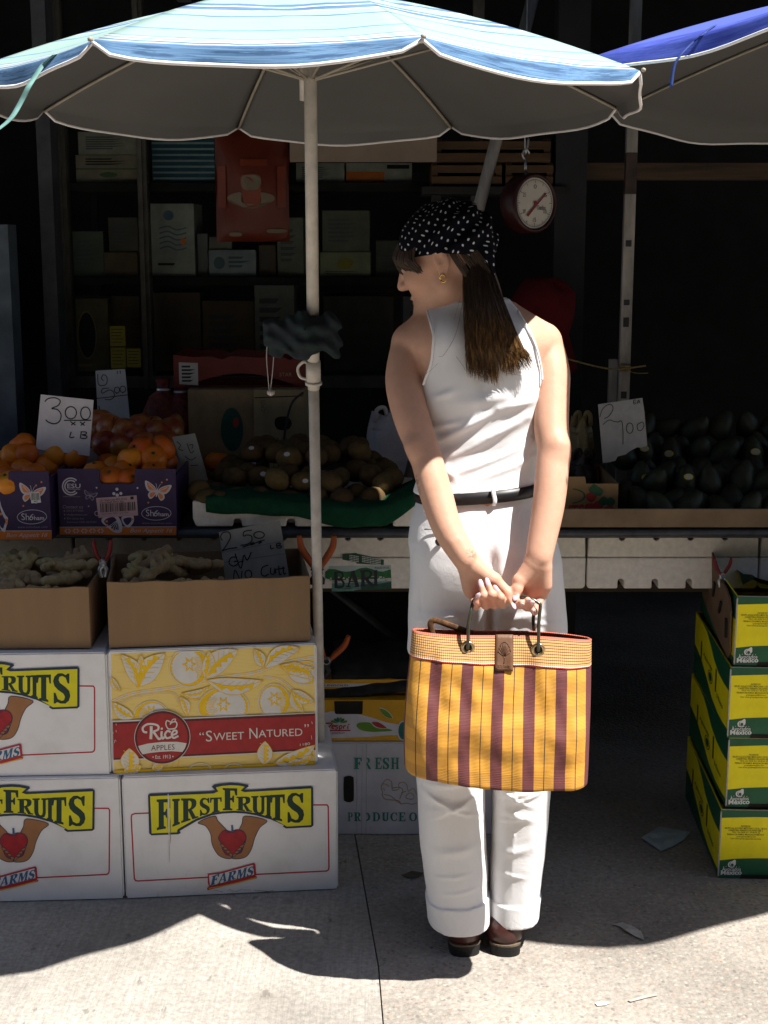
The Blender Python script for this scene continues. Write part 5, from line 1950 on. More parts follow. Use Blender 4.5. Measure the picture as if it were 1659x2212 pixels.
def rice_art(art):
 Q = lambda pts: [q3(*p) for p in pts]
 art.poly(Q([(36, 66), (1556, 44), (1552, 552), (40, 572)]), 1, 1)
 art.poly(Q([(50, 862), (1550, 835), (1548, 945), (52, 966)]), 1, 1)
 for pts, w in (([(40, 430), (200, 370), (520, 330), (740, 280), (1100, 240), (1280, 180), (1552, 130)], 22), ([(40, 470), (240, 390), (480, 370), (540, 450), (600, 552)], 14), ([(1170, 270), (1300, 300), (1400, 380), (1552, 490)], 18), ([(560, 370), (640, 420), (740, 440)], 10)):
  P = smooth_path(Q(pts), 8)
  art.stroke(P, w * .29 + 3, 2, 2)
  art.stroke(P, w * .29, 3, 3)
  art.stroke(P, 1.6, 2, 4)
 for cx, cy, rx, ry, s in ((870, 490, 190, 150, 1), (1250, 460, 120, 135, -1), (330, 540, 130, 112, 1), (620, 180, 150, 150, -1), (1480, 250, 130, 90, -1)):
  pts = [(cx + rx * math.cos(R(a)), cy + ry * math.sin(R(a)) * (1 - .12 * math.cos(R(a)) ** 2)) for a in range(0, 360, 10)]
  pts = [(min(1552, max(40, x)), min(552, max(62, y))) for x, y in pts]
  art.poly(Q(pts), 2, 5)
  inner = [(cx + s * rx * .1 + (rx * .8) * math.cos(R(a)) * (.93 + .07 * (1 if (a // 6) % 2 else 0)), cy + (ry * .84) * math.sin(R(a))) for a in range(0, 360, 6)]
  inner = [(min(1546, max(44, x)), min(550, max(64, y))) for x, y in inner]
  art.poly(Q(inner), 3, 6)
  for j in range(13):
   y = cy - ry * .5 + j * ry * .085
   x0 = cx - s * rx * .62
   if 66 < y < 545 and 60 < x0 < 1530:
    art.stroke(Q([(x0, y), (x0 + s * rx * .22, y + 6), (x0 + s * rx * (.3 + .1 * math.sin(j)), y - 4)]), 1.3, 2, 7)
  star = [(cx + (42 if i % 2 else 92) * math.cos(R(i * 30)) * .6, min(545, cy - 20 + (30 if i % 2 else 66) * math.sin(R(i * 30)))) for i in range(12)]
  if 90 < cx < 1500:
   art.poly(Q(star), 2, 8)
   art.poly(Q([(x * .55 + cx * .45, y * .55 + (cy - 20) * .45) for x, y in star]), 3, 9)
  art.stroke(Q(pts), 1.8, 3, 7, True)
 for args in (((235, 320), (110, 70), 60, 1, .1), ((240, 320), (440, 70), 85, -1, -.08), ((230, 330), (262, 70), 42, 1, .02), ((740, 270), (985, 60), 84, 1, -.12), ((735, 270), (770, 62), 52, -1, .06), ((745, 285), (1170, 300), 66, 1, .1), ((1165, 200), (1105, 56), 44, 1, .05),
     ((1180, 205), (1450, 58), 62, -1, -.12), ((1290, 185), (1550, 215), 46, 1, .08), ((1300, 190), (1548, 300), 52, -1, -.1), ((1380, 375), (1550, 470), 46, 1, .08), ((1380, 385), (1470, 550), 40, -1, .1), ((40, 240), (110, 350), 26, 1, .1), ((205, 555), (44, 430), 48, 1, -.12), ((560, 380), (770, 330), 30, 1, .14), ((600, 545), (545, 400), 34, -1, .1)):
  leaf(art, args[0], args[1], args[2], 10, args[3], args[4])
 for i in range(26):
  y = 80 + i * 18
  x = 60 + (i * 397) % 1380
  art.stroke(Q([(x, y), (x + 90, y - 3)]), .7, 2, 2)
 art.poly(Q([(40, 568), (1552, 550), (1552, 562), (40, 580)]), 3, 14)
 art.poly(Q([(44, 580), (1552, 556), (1550, 832), (48, 864)]), 5, 15)
 art.poly(Q([(44, 594), (1552, 574), (1550, 818), (48, 850)]), 4, 16)
 art.poly(Q([(48, 864), (1550, 834), (1550, 842), (48, 872)]), 3, 14)
 art.poly(Q([(52, 946), (1548, 924), (1548, 944), (52, 966)]), 2, 12)
 art.poly(Q([(54, 968), (1548, 946), (1548, 958), (54, 982)]), 3, 12)
 leaf(art, (165, 960), (165, 780), 72, 17, 1, .0)
 leaf(art, (120, 950), (255, 915), 40, 17, 1, .05)
 leaf(art, (1165, 935), (1175, 755), 60, 17, 1, .0)
 leaf(art, (1240, 925), (1548, 795), 62, 17, -1, .1)
 leaf(art, (1330, 925), (1530, 870), 40, 18, 1, .1)
 leaf(art, (330, 945), (420, 890), 36, 12, 1, .05)
 for x in (440, 480, 520):
  art.stroke(Q([(x, 945), (x + 14, 880)]), 1.2, 2, 12)
 art.ring(*q3(690, 960), 80 * .29, 50 * .29, 2, 3, 12, 20, 190, 350)
 art.ring(*q3(940, 950), 60 * .29, 30 * .29, 2, 3, 12, 20, 190, 350)
 c = q3(412, 702)
 art.ellipse(c[0], c[1], 208 * .29, 203 * .29, 3, 20, 48)
 art.ellipse(c[0], c[1], 204 * .29, 199 * .29, 5, 21, 48)
 art.ellipse(c[0], c[1], 188 * .29, 183 * .29, 4, 22, 48)
 art.poly(Q([(232, 762), (300, 746), (412, 736), (520, 738), (592, 752), (578, 790), (560, 816), (480, 808), (400, 810), (320, 816), (264, 826), (245, 796)]), 3, 23)
 art.text('APPLES', Q([(328, 760), (502, 756), (502, 796), (328, 800)]), 5, 24, .0, 0, 1.05)
 art.text('Est. 1913', Q([(358, 834), (472, 834), (472, 862), (358, 862)]), 3, 24, .008)
 for x in (342, 488):
  art.ellipse(*q3(x, 848), 1.6, 1.6, 3, 24, 8)
 S = lambda pts, w: art.stroke(smooth_path(Q(pts), 6), w, 3, 24)
 S([(300, 660), (275, 655), (268, 625), (300, 600), (350, 600), (382, 615), (380, 642), (345, 656)], 4.4)
 S([(330, 614), (330, 660), (326, 712)], 6)
 S([(345, 655), (362, 680), (385, 712), (402, 706)], 5)
 S([(408, 655), (406, 690), (415, 710), (428, 698)], 4.6)
 art.ellipse(*q3(409, 636), 2.6, 2.6, 3, 24, 10)
 S([(474, 664), (452, 654), (432, 680), (445, 708), (478, 700)], 4.4)
 S([(482, 686), (515, 676), (518, 656), (498, 654), (482, 680), (496, 708), (532, 694)], 4.2)
 S([(478, 590), (448, 576), (440, 605), (455, 636), (480, 640), (510, 634), (522, 606), (512, 586), (482, 592), (470, 606)], 2.6)
 S([(480, 590), (490, 570), (512, 566), (505, 582), (486, 588)], 2)
 for s, x0, x1, y0, y1 in (('\u201c', 688, 722, 668, 690), ('S', 736, 782, 658, 740), ('WEET', 792, 1020, 678, 734), ('N', 1060, 1120, 652, 732), ('ATURED', 1128, 1455, 670, 726), ('\u201d', 1470, 1504, 640, 664)):
  sl_ = lambda x: -(x - 1100) * .014
  art.text(s, Q([(x0, y0 + sl_(x0)), (x1, y0 + sl_(x1)), (x1, y1 + sl_(x1)), (x0, y1 + sl_(x0))]), 3, 18)
 art.text('1180', Q([(1435, 780), (1510, 772), (1510, 792), (1435, 798)]), 3, 19)
 rr = random.Random(8)
 for i in range(14):
  x, y = rr.choice((rr.uniform(44, 70), rr.uniform(1520, 1548))), rr.uniform(580, 950)
  art.stroke(Q([(x, y), (x + rr.uniform(-4, 4), y + rr.uniform(8, 30))]), .8, 3, 26)
 art.stroke(Q([(1310, 906), (1340, 918), (1350, 914)]), 1.2, 6, 26)
 art.stroke(Q([(1400, 886), (1430, 896), (1445, 890)]), 1.2, 6, 26)

p0 = at(245, 1675, BL.y + .02)
p1 = at(684, 1667, BR.y + .03)
RBL = Vector((p0.x, p0.y, hF + .006))
RBR = Vector((p1.x, p1.y, hF + .006))
RH = at(238, 1409, RBL.y).z - RBL.z
apple_carton('yellow apple carton with engraved leaves and a red band, between brown and white cartons', [(238, 1409), (686, 1405), (684, 1667), (245, 1675)], RBL, RBR, RH, .30, paint=rice_art, mats=RM)

# ================================================================ open brown ginger cartons
m_brown = mat('brown_corrugated_board', (.255, .16, .085), .85, .07, 14, stretch=(1, 1, .15), bump=.15, bscale=260)
m_brownin = mat('brown_board_inside', (.15, .10, .06), .9, .12, 12)

def open_box(bl, br, hgt, depth, label):
 rz = math.atan2(br.y - bl.y, br.x - bl.x)
 w = math.hypot(br.x - bl.x, br.y - bl.y)
 root = empty('ginger_carton', bl, rz, label, 'carton', 'open ginger cartons')
 t = .005
 b = MB()
 n = 14
 top = [(w * (1 - i / n), hgt + .0016 * math.sin(i * 1.9) - .002 * math.sin(math.pi * i / n)) for i in range(n + 1)]
 b.prism([(0, 0), (w, 0)] + top, 0, t, 0)
 b.prism([(0, 0), (w, 0), (w, hgt * 1.01), (0, hgt * 1.01)], depth - t, depth, 0)
 b.box(0, t, t, depth - t, 0, hgt, 0)
 b.box(w - t, w, t, depth - t, 0, hgt, 0)
 b.box(t, w - t, t, depth - t, 0, t, 1)
 b.build('carton_body', [m_brown, m_brownin], root, bevel=.0012)
 return root, w

zB = RBL.z + RH + .0065
g0, g1 = at(236, 1406, RBL.y + .012), at(671, 1402, RBR.y + .012)
GA, gw = open_box(Vector((g0.x, g0.y, zB)), Vector((g1.x, g1.y, zB)), at(232, 1258, g0.y).z - zB, .30, 'plain open brown carton of ginger on the yellow carton, leaning against the pole')
zC = z2 + .295 + .0065
g2 = at(197, 1411, BR3.y + .02)
GBr = Vector((g2.x, g2.y, zC))
GBl = GBr - Vector((.46, .012, 0))
GB, gw2 = open_box(GBl, GBr, at(205, 1268, g2.y).z - zC, .31, 'plain open brown carton of ginger cut by the left edge, topping its stack')
GH = at(205, 1268, g2.y).z - zC

m_ging = fruit_mat('ginger_skin', [(.3, (.36, .24, .11)), (.55, (.49, .36, .18)), (.75, (.56, .43, .24))], .75, 55, .6, 330, .2, .3)

def ginger(seed):
 rr = random.Random(seed)
 segs = []
 p = np.array([-.05, 0, 0], np.float32)
 for i in range(4):
  q_ = p + np.array([rr.uniform(.022, .034), rr.uniform(-.012, .012), rr.uniform(-.006, .008)])
  segs.append((p, q_, rr.uniform(.014, .019), rr.uniform(.013, .018)))
  if rr.random() < .85:
   s = q_ + np.array([rr.uniform(-.008, .012), rr.choice((-1, 1)) * rr.uniform(.02, .034), rr.uniform(.0, .02)])
   segs.append((q_, s, .012, rr.uniform(.009, .013)))
  p = q_

 def fn(P):
  d = None
  for a, c, r1, r2 in segs:
   e = sdf_round_cone(P, a, c, r1, r2)
   d = e if d is None else smin(d, e, .008)
  return d + .0009 * np.sin(P[..., 0] * 520)
 D, xs, ys, zs = grid_sdf((-.08, -.065, -.03), (.1, .065, .05), .0042, fn)
 v_, f_ = surface_nets(D, xs, ys, zs)
 return np_mesh('ginger_root', np_smooth(v_, f_, 1), f_, m_ging)

gp = [ginger(s) for s in (1, 2, 3)]
rnd = random.Random(31)
used = [False] * 3

def put_ginger(p, ang, i, tilt=0.0, roll=0.0, lab='knobbly tan ginger root heaped in the open brown carton cut by the left edge'):
 o = gp[i] if not used[i] else copy_tree(gp[i])
 used[i] = True
 o.location = p
 o.scale = (.74, .74, .74)
 o.rotation_euler = (roll, tilt, ang)
 tag(o, lab, 'ginger root', 'ginger roots in the brown cartons')

def to_box(root, x, y, z):
 c, s = math.cos(root.rotation_euler.z), math.sin(root.rotation_euler.z)
 return Vector((root.location.x + x * c - y * s, root.location.y + x * s + y * c, root.location.z + z))

hA = at(232, 1258, g0.y).z - zB
n_ = 0
for row in range(4):
 for i in range(9):
  x = gw2 - .062 - i * .049 + rnd.uniform(-.01, .01) - (row % 2) * .03
  if x < .03:
   continue
  put_ginger(to_box(GB, x, .045 + row * .068, GH * .82 + row * .008 + rnd.uniform(-.004, .008)), rnd.uniform(-.7, .7) + (1.57 if rnd.random() < .35 else 0), n_ % 3, rnd.uniform(-.15, .15), rnd.uniform(-.5, .5))
  n_ += 1
for px, py, Y in ((130, 1222, BL3.y + .2),):
 put_ginger(at(px, py, Y), rnd.uniform(-.5, .5), n_ % 3, rnd.uniform(-.3, .3), rnd.uniform(-.6, .6))
 n_ += 1
labA = 'knobbly tan ginger root in the open brown carton against the pole'
for x, y, dz, a, t in ((.05, .05, -.012, .9, .1), (.10, .05, -.01, .2, .1), (.15, .05, -.016, -.6, .1), (.19, .06, -.02, .5, 0), (.11, .13, .012, .8, -.2), (.18, .2, .014, -.3, .1), (.075, .06, -.02, .3, .2), (.06, .16, .0, 1.2, .1), (.12, .10, -.015, -.4, -.2), (.09, .2, .02, .2, -.4), (.15, .18, .006, 1.0, .5), (.17, .07, -.03, .6, .1), (.2, .22, .0, -.9, -.3), (.22, .12, -.03, .2, 0), (.085, .25, .02, 0, 0), (.13, .26, .015, .4, .2)):
 put_ginger(to_box(GA, x, y, hA + dz - .022), a, n_ % 3, t, rnd.uniform(-.5, .5), labA)
 n_ += 1

# ================================================================ white produce box and kiwi cartons by the pole
m_lavw = mat('white_waxed_board', (.56, .55, .58), .6, .12, 8)
m_teal = mat('teal_lettering_print', (.03, .24, .18), .55, .25, 120)
m_ochre = mat('ochre_outline_print', (.36, .27, .07), .6, .15)
m_hole = mat('hand_hole_dark', (.018, .016, .012), .9, .2)
m_crease = mat('board_crease', (.36, .36, .4), .7, .1)

def q4(x, y):
 return ((820 + x * .2079) / 1.2056, (1740 + y * .2079) / 1.2056)

YF = ground_at(725, 1803).y
f0, f1 = at(680, 1803, YF), at(1075, 1803, YF)
fz = at(725, 1606, YF).z

def fresh(art, k_):
 Q = lambda pts: [q4(*p) for p in pts]
 for ch, x0, x1 in (('F', 492, 590), ('E', 755, 838), ('S', 850, 930), ('H', 950, 1055)):
  art.glyph(ch, Q([(x0, 1118), (x1, 1118), (x1, 1262), (x0, 1262)]), k_, 1, k_ + 4)
 art.poly(Q([(650, 1118), (682, 1126), (692, 1150), (684, 1178), (664, 1188), (704, 1254), (700, 1262), (676, 1262), (650, 1205), (650, 1186), (668, 1170), (668, 1140), (650, 1134)]), k_, 1)
 for ch, x0, x1 in (('P', 414, 478), ('R', 492, 580), ('D', 722, 818), ('U', 838, 928), ('C', 946, 1030), ('E', 1050, 1135), ('O', 1180, 1280)):
  art.glyph(ch, Q([(x0, 1808), (x1, 1808), (x1, 1920), (x0, 1920)]), k_, 1, k_ + 4)
 art.poly(Q([(640, 1808), (680, 1822), (696, 1862), (684, 1902), (640, 1922), (640, 1908), (664, 1890), (670, 1862), (662, 1836), (640, 1822)]), k_, 1)
 for y in (1118, 1808):
  art.poly(Q([(592, y - 4), (640, y - 4), (640, y + 148), (592, y + 148)]), k_ + 4, 3)
 c = [(430, 1345), (470, 1355), (490, 1390), (490, 1630), (470, 1668), (430, 1680), (385, 1668), (365, 1630), (365, 1390), (385, 1355)]
 art.curve(Q(c), k_ + 2, 1)
 art.stroke(Q([(597, 952), (585, 2080)]), .8, k_ + 3, 1)
 art.stroke(Q([(650, 952), (640, 2080)]), .8, k_ + 3, 1)
 O = lambda pts, cl=False: art.stroke(smooth_path(Q(pts), 5, cl), 1.3, k_ + 1, 1, cl)
 O([(850, 1440), (900, 1390), (960, 1420), (965, 1500), (980, 1530), (1050, 1510), (1050, 1450), (1100, 1425), (1150, 1460), (1170, 1540), (1230, 1500), (1270, 1580)])
 O([(850, 1440), (830, 1490), (850, 1560), (840, 1580), (880, 1640), (960, 1650), (1050, 1660), (1080, 1700), (1150, 1690), (1220, 1705), (1280, 1680)])
 O([(860, 1580), (950, 1600), (1020, 1660), (1060, 1690)])
 O([(970, 1500), (1060, 1490), (1100, 1530), (1075, 1600), (1060, 1640)])
 O([(1140, 1600), (1190, 1560), (1240, 1600), (1220, 1640), (1150, 1630)], True)
 O([(850, 1450), (890, 1450), (930, 1480)])
 O([(850, 1500), (880, 1530)])
 O([(1080, 1560), (1140, 1540)])
 return [m_teal, m_ochre, m_hole, m_crease, m_lavw]

root = empty('produce_box', (f0.x, YF, .002), 0, 'white produce box with teal FRESH PRODUCE lettering and a hand hole, behind the legs', 'box')
b = MB()
w_, h_ = f1.x - f0.x, fz - .002
b.box(0, w_, 0, .3, 0, h_, 0)
b.box(-.003, 0, .003, .297, .002, h_ - .03, 0)
b.box(.004, w_ - .004, .004, .296, h_, h_ + .003, 0)
b.box(w_ * .23, w_ * .29, -.0012, 0, .002, h_ - .002, 0)
art = Art(b, [(680, 1606), (1075, 1606), (1075, 1803), (680, 1803)], w_, h_, lambda x, z, k: (x, -k - .0013, z))
b.build('box_body', [m_lavw] + fresh(art, 1), root, bevel=.003)

m_zyel = mat('amber_yellow_print', (.60, .31, .008), .5, .08, 14)
m_zgreen = mat('leaf_print', (.10, .24, .015), .5, .06)
m_zteal = mat('blue_green_print', (.01, .13, .11), .5, .06)
m_zred = mat('brick_red_print', (.36, .025, .022), .5, .06)
m_zwhite = mat('white_swash_print', (.56, .55, .58), .55, .06)

def zespri(art):
 Q = lambda pts: [q4(*p) for p in pts]
 Y_, G, T, RD, W_, K = range(6)
 art.curve(Q([(92, 600), (160, 560), (250, 545), (330, 585), (520, 582), (700, 625), (900, 692), (1060, 730), (1060, 850), (900, 862), (640, 885), (420, 896), (200, 896), (60, 880)]), W_, 1)
 art.poly(Q([(246, 412), (606, 412), (600, 570), (585, 582), (270, 582), (252, 566)]), K, 3)
 art.curve(Q([(812, 500), (880, 516), (930, 555), (965, 600), (978, 638), (900, 625), (850, 580)]), W_, 2)
 art.curve(Q([(816, 510), (880, 526), (925, 562), (955, 600), (970, 636), (900, 620), (850, 575)]), G, 3)
 art.curve(Q([(525, 740), (545, 700), (620, 688), (700, 698), (760, 755), (900, 770), (975, 798), (850, 812), (700, 815), (580, 790)]), G, 2)
 art.curve(Q([(706, 688), (790, 680), (860, 715), (908, 765), (840, 772), (765, 755)]), W_, 3)
 art.curve(Q([(716, 690), (790, 686), (850, 718), (900, 762), (830, 764), (762, 740)]), RD, 4)
 for i in range(6):
  a = R(-155 + i * 26)
  cx, cy = 308, 706
  d = (math.cos(a), math.sin(a))
  n = (-d[1], d[0])
  pt = lambda r, s: (cx + d[0] * r * (1.15 if i in (0, 5) else 1) + n[0] * s, cy + d[1] * r * .86 + n[1] * s)
  art.curve(Q([pt(24, 3), pt(72, 16), pt(94, 8), pt(98, 0), pt(94, -8), pt(72, -16), pt(24, -3)]), G if i in (0, 3, 5) else T, 4)
 S = lambda pts, w: art.stroke(smooth_path(Q(pts), 6), w, RD, 5)
 S([(140, 706), (165, 700), (220, 704), (190, 740), (150, 790), (136, 806), (200, 796), (300, 796), (450, 794)], 2.6)
 S([(218, 752), (248, 742), (240, 724), (220, 736), (216, 766), (246, 772)], 2.4)
 S([(292, 734), (268, 728), (262, 744), (285, 756), (278, 776), (254, 776)], 2.2)
 S([(308, 736), (308, 772), (304, 806)], 2.4)
 S([(308, 742), (330, 730), (342, 748), (330, 772), (308, 770)], 2.2)
 S([(362, 734), (362, 772)], 2.2)
 S([(364, 746), (376, 732), (390, 736)], 2.2)
 S([(416, 734), (416, 776)], 2.4)
 art.ellipse(*q4(428, 716), 1.8, 1.8, RD, 5, 8)
 art.text('KIWIFRUIT', Q([(218, 822), (376, 820), (376, 838), (218, 841)]), RD, 5, .012)
 art.ring(*q4(1110, 800), 70 * .172, 125 * .172, 3, W_, 4, 26)
 art.ellipse(*q4(1110, 800), 62 * .172, 118 * .172, T, 3, 26)
 return [m_zyel, m_zgreen, m_zteal, m_zred, m_zwhite, m_hole]

def kiwi_carton(r, Y, z0, label, art_fn):
 a, c = at(r[0], r[3], Y), at(r[2], r[1], Y)
 w, h = c.x - a.x, c.z - z0
 root = empty('kiwi_carton', (a.x, Y, z0), 0, label, 'carton', 'yellow kiwi cartons on the white box')
 t = .004
 b = MB()
 b.box(0, w, 0, t, 0, h, 0)
 b.box(0, w, .26 - t, .26, 0, h, 0)
 b.box(0, t, t, .26 - t, 0, h, 0)
 b.box(w - t, w, t, .26 - t, 0, h, 0)
 b.box(t, w - t, t, .26 - t, 0, t, 0)
 b.box(t, w - t, t, .05, h - .004, h - .001, 0)
 art = Art(b, [(r[0], r[1]), (r[2], r[1]), (r[2], r[3]), (r[0], r[3])], w, h, lambda x, z, k: (x, -k, z))
 ms = art_fn(art)
 b.build('carton_body', ms, root, bevel=0)
 return root

kz = fz + .0055
kiwi_carton((684, 1512, 1020, 1604), YF + .006, kz, 'yellow and white kiwi carton lying on the white produce box', zespri)

def sungold(art):
 def Q(pts):
  return [q4(*p) for p in pts]
 art.poly(Q([(60, 212), (700, 212), (700, 276), (60, 276)]), 1, 1)
 art.text('SUNGOLD', Q([(88, 228), (420, 228), (420, 262), (88, 262)]), 2, 2, .012)
 art.curve(Q([(92, 342), (180, 326), (270, 340), (220, 362), (130, 360)]), 3, 2)
 return [m_zyel, m_zwhite, mat('plum_print', (.05, .012, .04), .6, .1), m_zgreen]

zt = at(700, 1512, YF + .006).z
kiwi_carton((676, 1468, 1010, 1511), YF + .05, zt + .003, 'upper yellow kiwi carton under the dark sacks', sungold)
mm_s = mat('dark_grey_sacking', (.022, .022, .022), .9, .3, 30, bump=.5, bscale=120)

def folded_sack(p, w, d, h, seed, label):
 from mathutils import noise as mn
 vs, fs = [], []
 nx, ny = 28, 14
 for j in range(ny + 1):
  for i in range(nx + 1):
   u, v = i / nx, j / ny
   e = min(1, 6 * min(u, 1 - u)) * min(1, 5 * min(v, 1 - v))
   z = h * (.25 + .75 * e) + .012 * mn.noise(Vector((u * 5, v * 3, seed)))
   sag = -.035 * (1 - v) ** 3 * (1 + .3 * math.sin(u * 6 + seed))
   vs.append(((u - .5) * w + .008 * mn.noise(Vector((v * 6, seed, 0))), (v - .5) * d, z + sag))
 for j in range(ny):
  for i in range(nx):
   a = j * (nx + 1) + i
   fs.append((a, a + 1, a + nx + 2, a + nx + 1))
 b = MB()
 b.add(vs, fs, 0, True)
 o = b.build('folded_sack', mm_s, None)
 md = o.modifiers.new('thickness', 'SOLIDIFY')
 md.thickness = .014
 o.location = p
 return tag(o, label, 'sack', 'folded dark sacks on the kiwi cartons')

zs_ = at(700, 1468, YF + .05).z
p = at(815, 1480, YF + .17)
folded_sack((p.x + .02, YF + .16, zs_ + .004), .34, .27, .018, 1, 'folded dark grey sack lying lowest on the yellow kiwi cartons')
folded_sack((p.x + .04, YF + .17, zs_ + .030), .32, .24, .020, 5, 'upper folded dark sack in the pile on the kiwi cartons')

# ================================================================ green and yellow avocado cartons at the right
m_agreen = mat('bottle_green_print', (.012, .10, .045), .5, .1, 25)
m_ayel = mat('lemon_yellow_print', (.88, .76, .004), .5, .06, 20)
m_adark = mat('brown_black_print', (.05, .04, .01), .6, .1)
m_edge = mat('raw_board_edge', (.42, .40, .38), .85, .2, 60)
m_akraft = mat('avocado_kraft_inside', (.17, .105, .06), .85, .12, 14)
AVM = [m_ayel, m_agreen, M_WHITE, m_adark, m_edge, m_akraft, m_hole]
AW, AD, AH = .33, .52, .176

def avo_front(art, full=True):
 art.poly([(0, 0), (100, 0), (100, 15), (75, 11), (50, 9.2), (25, 9.4), (0, 11.5)], 1, 1)
 art.poly([(0, 100), (100, 100), (100, 80), (75, 73), (50, 70), (28, 70), (12, 71.5), (0, 74.5)], 1, 1)
 art.curve([(8.2, 79.5), (9.6, 75.5), (11.6, 72.8), (12.4, 74.5), (12.4, 80), (11.2, 82), (9.2, 82.4)], 2, 2)
 art.ring(9.6, 80, 2.4, 4.2, 1.0, 2, 3, 18, 40, 330)
 art.ellipse(9.9, 80.4, 1.1, 2.0, 1, 4, 12)
 for i in range(7):
  art.ellipse(3.6 + i * 1.9, 83.4 + (.4 if i in (0, 6) else 0), .3, .5, 2, 2, 6)
 art.text('Avocados', [(2.6, 84.6), (16.4, 84), (16.4, 89.4), (2.6, 90)], 2, 2, .008)
 art.text('M\u00e9xico', [(1.8, 89.2), (17.2, 88), (17.2, 95), (1.8, 96)], 2, 2, .03)
 for i, (s, x0, x1) in enumerate((('PACKED BY', 15, 22), ('GRUPO AGUACATERO MEXICANO S. DE R.L. DE C.V.', 3.2, 34), ('CARRETERA PERIBAN-URUAPAN KM. 2', 6, 31), ('TELS. +52 (354) 55 1 03 68 AL 32', 8.5, 29), ('PERIBAN DE RAMOS, MICHOACAN MEXICO', 5.2, 32), ('grupoaguamex@live.com', 12, 26), ('Visit www.grupoaguamex.com.mx', 7.6, 30))):
  y = 22 + i * 3.1
  art.text(s, [(x0, y), (x1, y - .2), (x1, y + 2.3), (x0, y + 2.5)], 3, 2, .004)
 art.poly([(17, 94.5), (60, 94), (61, 100), (16, 100)], 6, 4)

def avo_side(art):
 art.poly([(100, 0), (100, 34), (92, 36), (84, 33), (74, 22), (66, 10), (56, 3), (46, 0)], 1, 1)
 art.poly([(0, 52), (10, 54), (24, 60), (40, 72), (56, 86), (72, 92), (86, 92), (100, 90), (100, 100), (0, 100)], 1, 1)
 art.poly([(0, 0), (20, 0), (36, 4), (48, 14), (58, 26), (72, 34), (86, 36), (100, 34), (100, 30), (80, 22), (66, 6), (60, 0)], 1, 2)
 art.poly([(20, 30), (23, 30), (23, 58), (20, 58)], 3, 3)
 art.poly([(64, 34), (67, 34), (67, 68), (64, 68)], 3, 3)
 art.text('Aguacate', [(28, 40), (54, 42), (54, 50), (28, 48)], 1, 3, .01)
 art.text('Hass', [(70, 66), (86, 67), (86, 74), (70, 73)], 1, 3, .01)
 art.ellipse(50, 60, 4, 6, 1, 3, 14)
 art.ring(50, 60, 6, 9, 1, 3, 3, 18)

def avo_carton(bl, rz, label, top_open=False, h=AH):
 root = empty('avocado_carton', bl, rz, label, 'carton', 'green and yellow avocado cartons')
 b = MB()
 t = .005
 W, D = AW, AD
 b.box(0, W, 0, t, 0, h, 0)
 b.box(0, W, D - t, D, 0, h, 0)
 b.box(0, t, t, D - t, 0, h - .002, 0)
 b.box(W - t, W, t, D - t, 0, h - .002, 0)
 b.box(t, W - t, t, D - t, 0, t, 5)
 if not top_open:
  b.box(t, W - t, t, .05, h - .008, h - .004, 5)
  b.box(t, W - t, D - .05, D - t, h - .008, h - .004, 5)
 b.box(-.0012, .002, -.0006, .0035, .004, h - .004, 4)
 b.box(.003, W - .003, .0008, t - .001, h, h + .0012, 4)
 F = [(0, 0), (100, 0), (100, 100), (0, 100)]
 avo_front(Art(b, F, W, h, lambda x, z, k: (x, -k, z), .0003))
 avo_side(Art(b, F, D - .004, h, lambda x, z, k: (-k, D - x - .002, z), .0003))
 o = b.build('carton_body', AVM, root)
 return root

av = [((1560, 1897), 'green and yellow avocado carton on the pavement, lowest of its stack'), ((1577, 1740), 'green and yellow avocado carton, second from the ground'), ((1581, 1578), 'green and yellow avocado carton, third from the ground'), ((1596, 1408), 'open avocado carton at the top of the stack, its brown inner flap hanging out')]
zz = .002
for i, ((px, py), lab) in enumerate(av):
 Yb = ground_at(1560, 1897).y + (.0, .012, .012, .02)[i]
 p = at(px - 9, py, Yb)
 ht = .176 if i < 3 else .17
 avr = avo_carton((p.x, Yb, zz), (R(-3), R(-2.2), R(-3.2), R(-3.6))[i], lab, i == 3, ht)
 zz += ht + (.0025 if i < 2 else .003)
b = MB()
fl = [(.0, 0), (.045, -.003), (.34, .062), (.43, .13), (.46, .125), (.44, .17), (.30, .185), (.16, .26), (.0, .26)]
fl = [(AD - .02, -.02), (.03, -.02), (.012, .06), (.03, .155), (.1, .172), (.19, .165), (.25, .205), (.34, .232), (AD - .02, .225)]
fl = [(.46, .06), (.40, .045), (.30, .025), (.18, .008), (.06, -.0), (.035, .02), (.03, .09), (.02, .13), (.04, .158), (.10, .172), (.16, .168), (.20, .19), (.28, .21), (.38, .222), (.46, .225)]
b.add([(-.0045 - .010 * (z / .2) - .0, y, z) for y, z in fl], [tuple(range(len(fl)))], 0)
art_h = [(.28, .11), (.262, .118), (.235, .135), (.23, .128), (.255, .11)]
b.add([(-.0065 - .010 * (z / .2), y, z) for y, z in [(.25, .105), (.262, .11), (.232, .15), (.222, .146)]], [(0, 1, 2, 3)], 1)
b.add([(-.0065 - .010 * (z / .2), y, z) for y, z in [(.16, .085), (.172, .09), (.135, .125), (.128, .12)]], [(0, 1, 2, 3)], 1)
b.add([(-.0065 - .010 * (z / .2), y, z) for y, z in [(.062, .05), (.075, .05), (.066, .1), (.055, .1)]], [(0, 1, 2, 3)], 1)
flap = b.build('kraft_flap', [m_akraft, m_hole], avr)
md = flap.modifiers.new('thickness', 'SOLIDIFY')
md.thickness = .004
b = MB()
b.prism([(0, .1), (AW, .1), (AW, .20), (AW * .8, .225), (.02, .235), (0, .22)], AD - .012, AD - .0065)
b.build('carton_flap', m_akraft, avr)
b = MB()
vs, fs = [], []
for j in range(6):
 for i in range(11):
  vs.append((.05 + .032 * i, .2 + .05 * j, .15 + .02 * math.sin(i * 1.3 + j)))
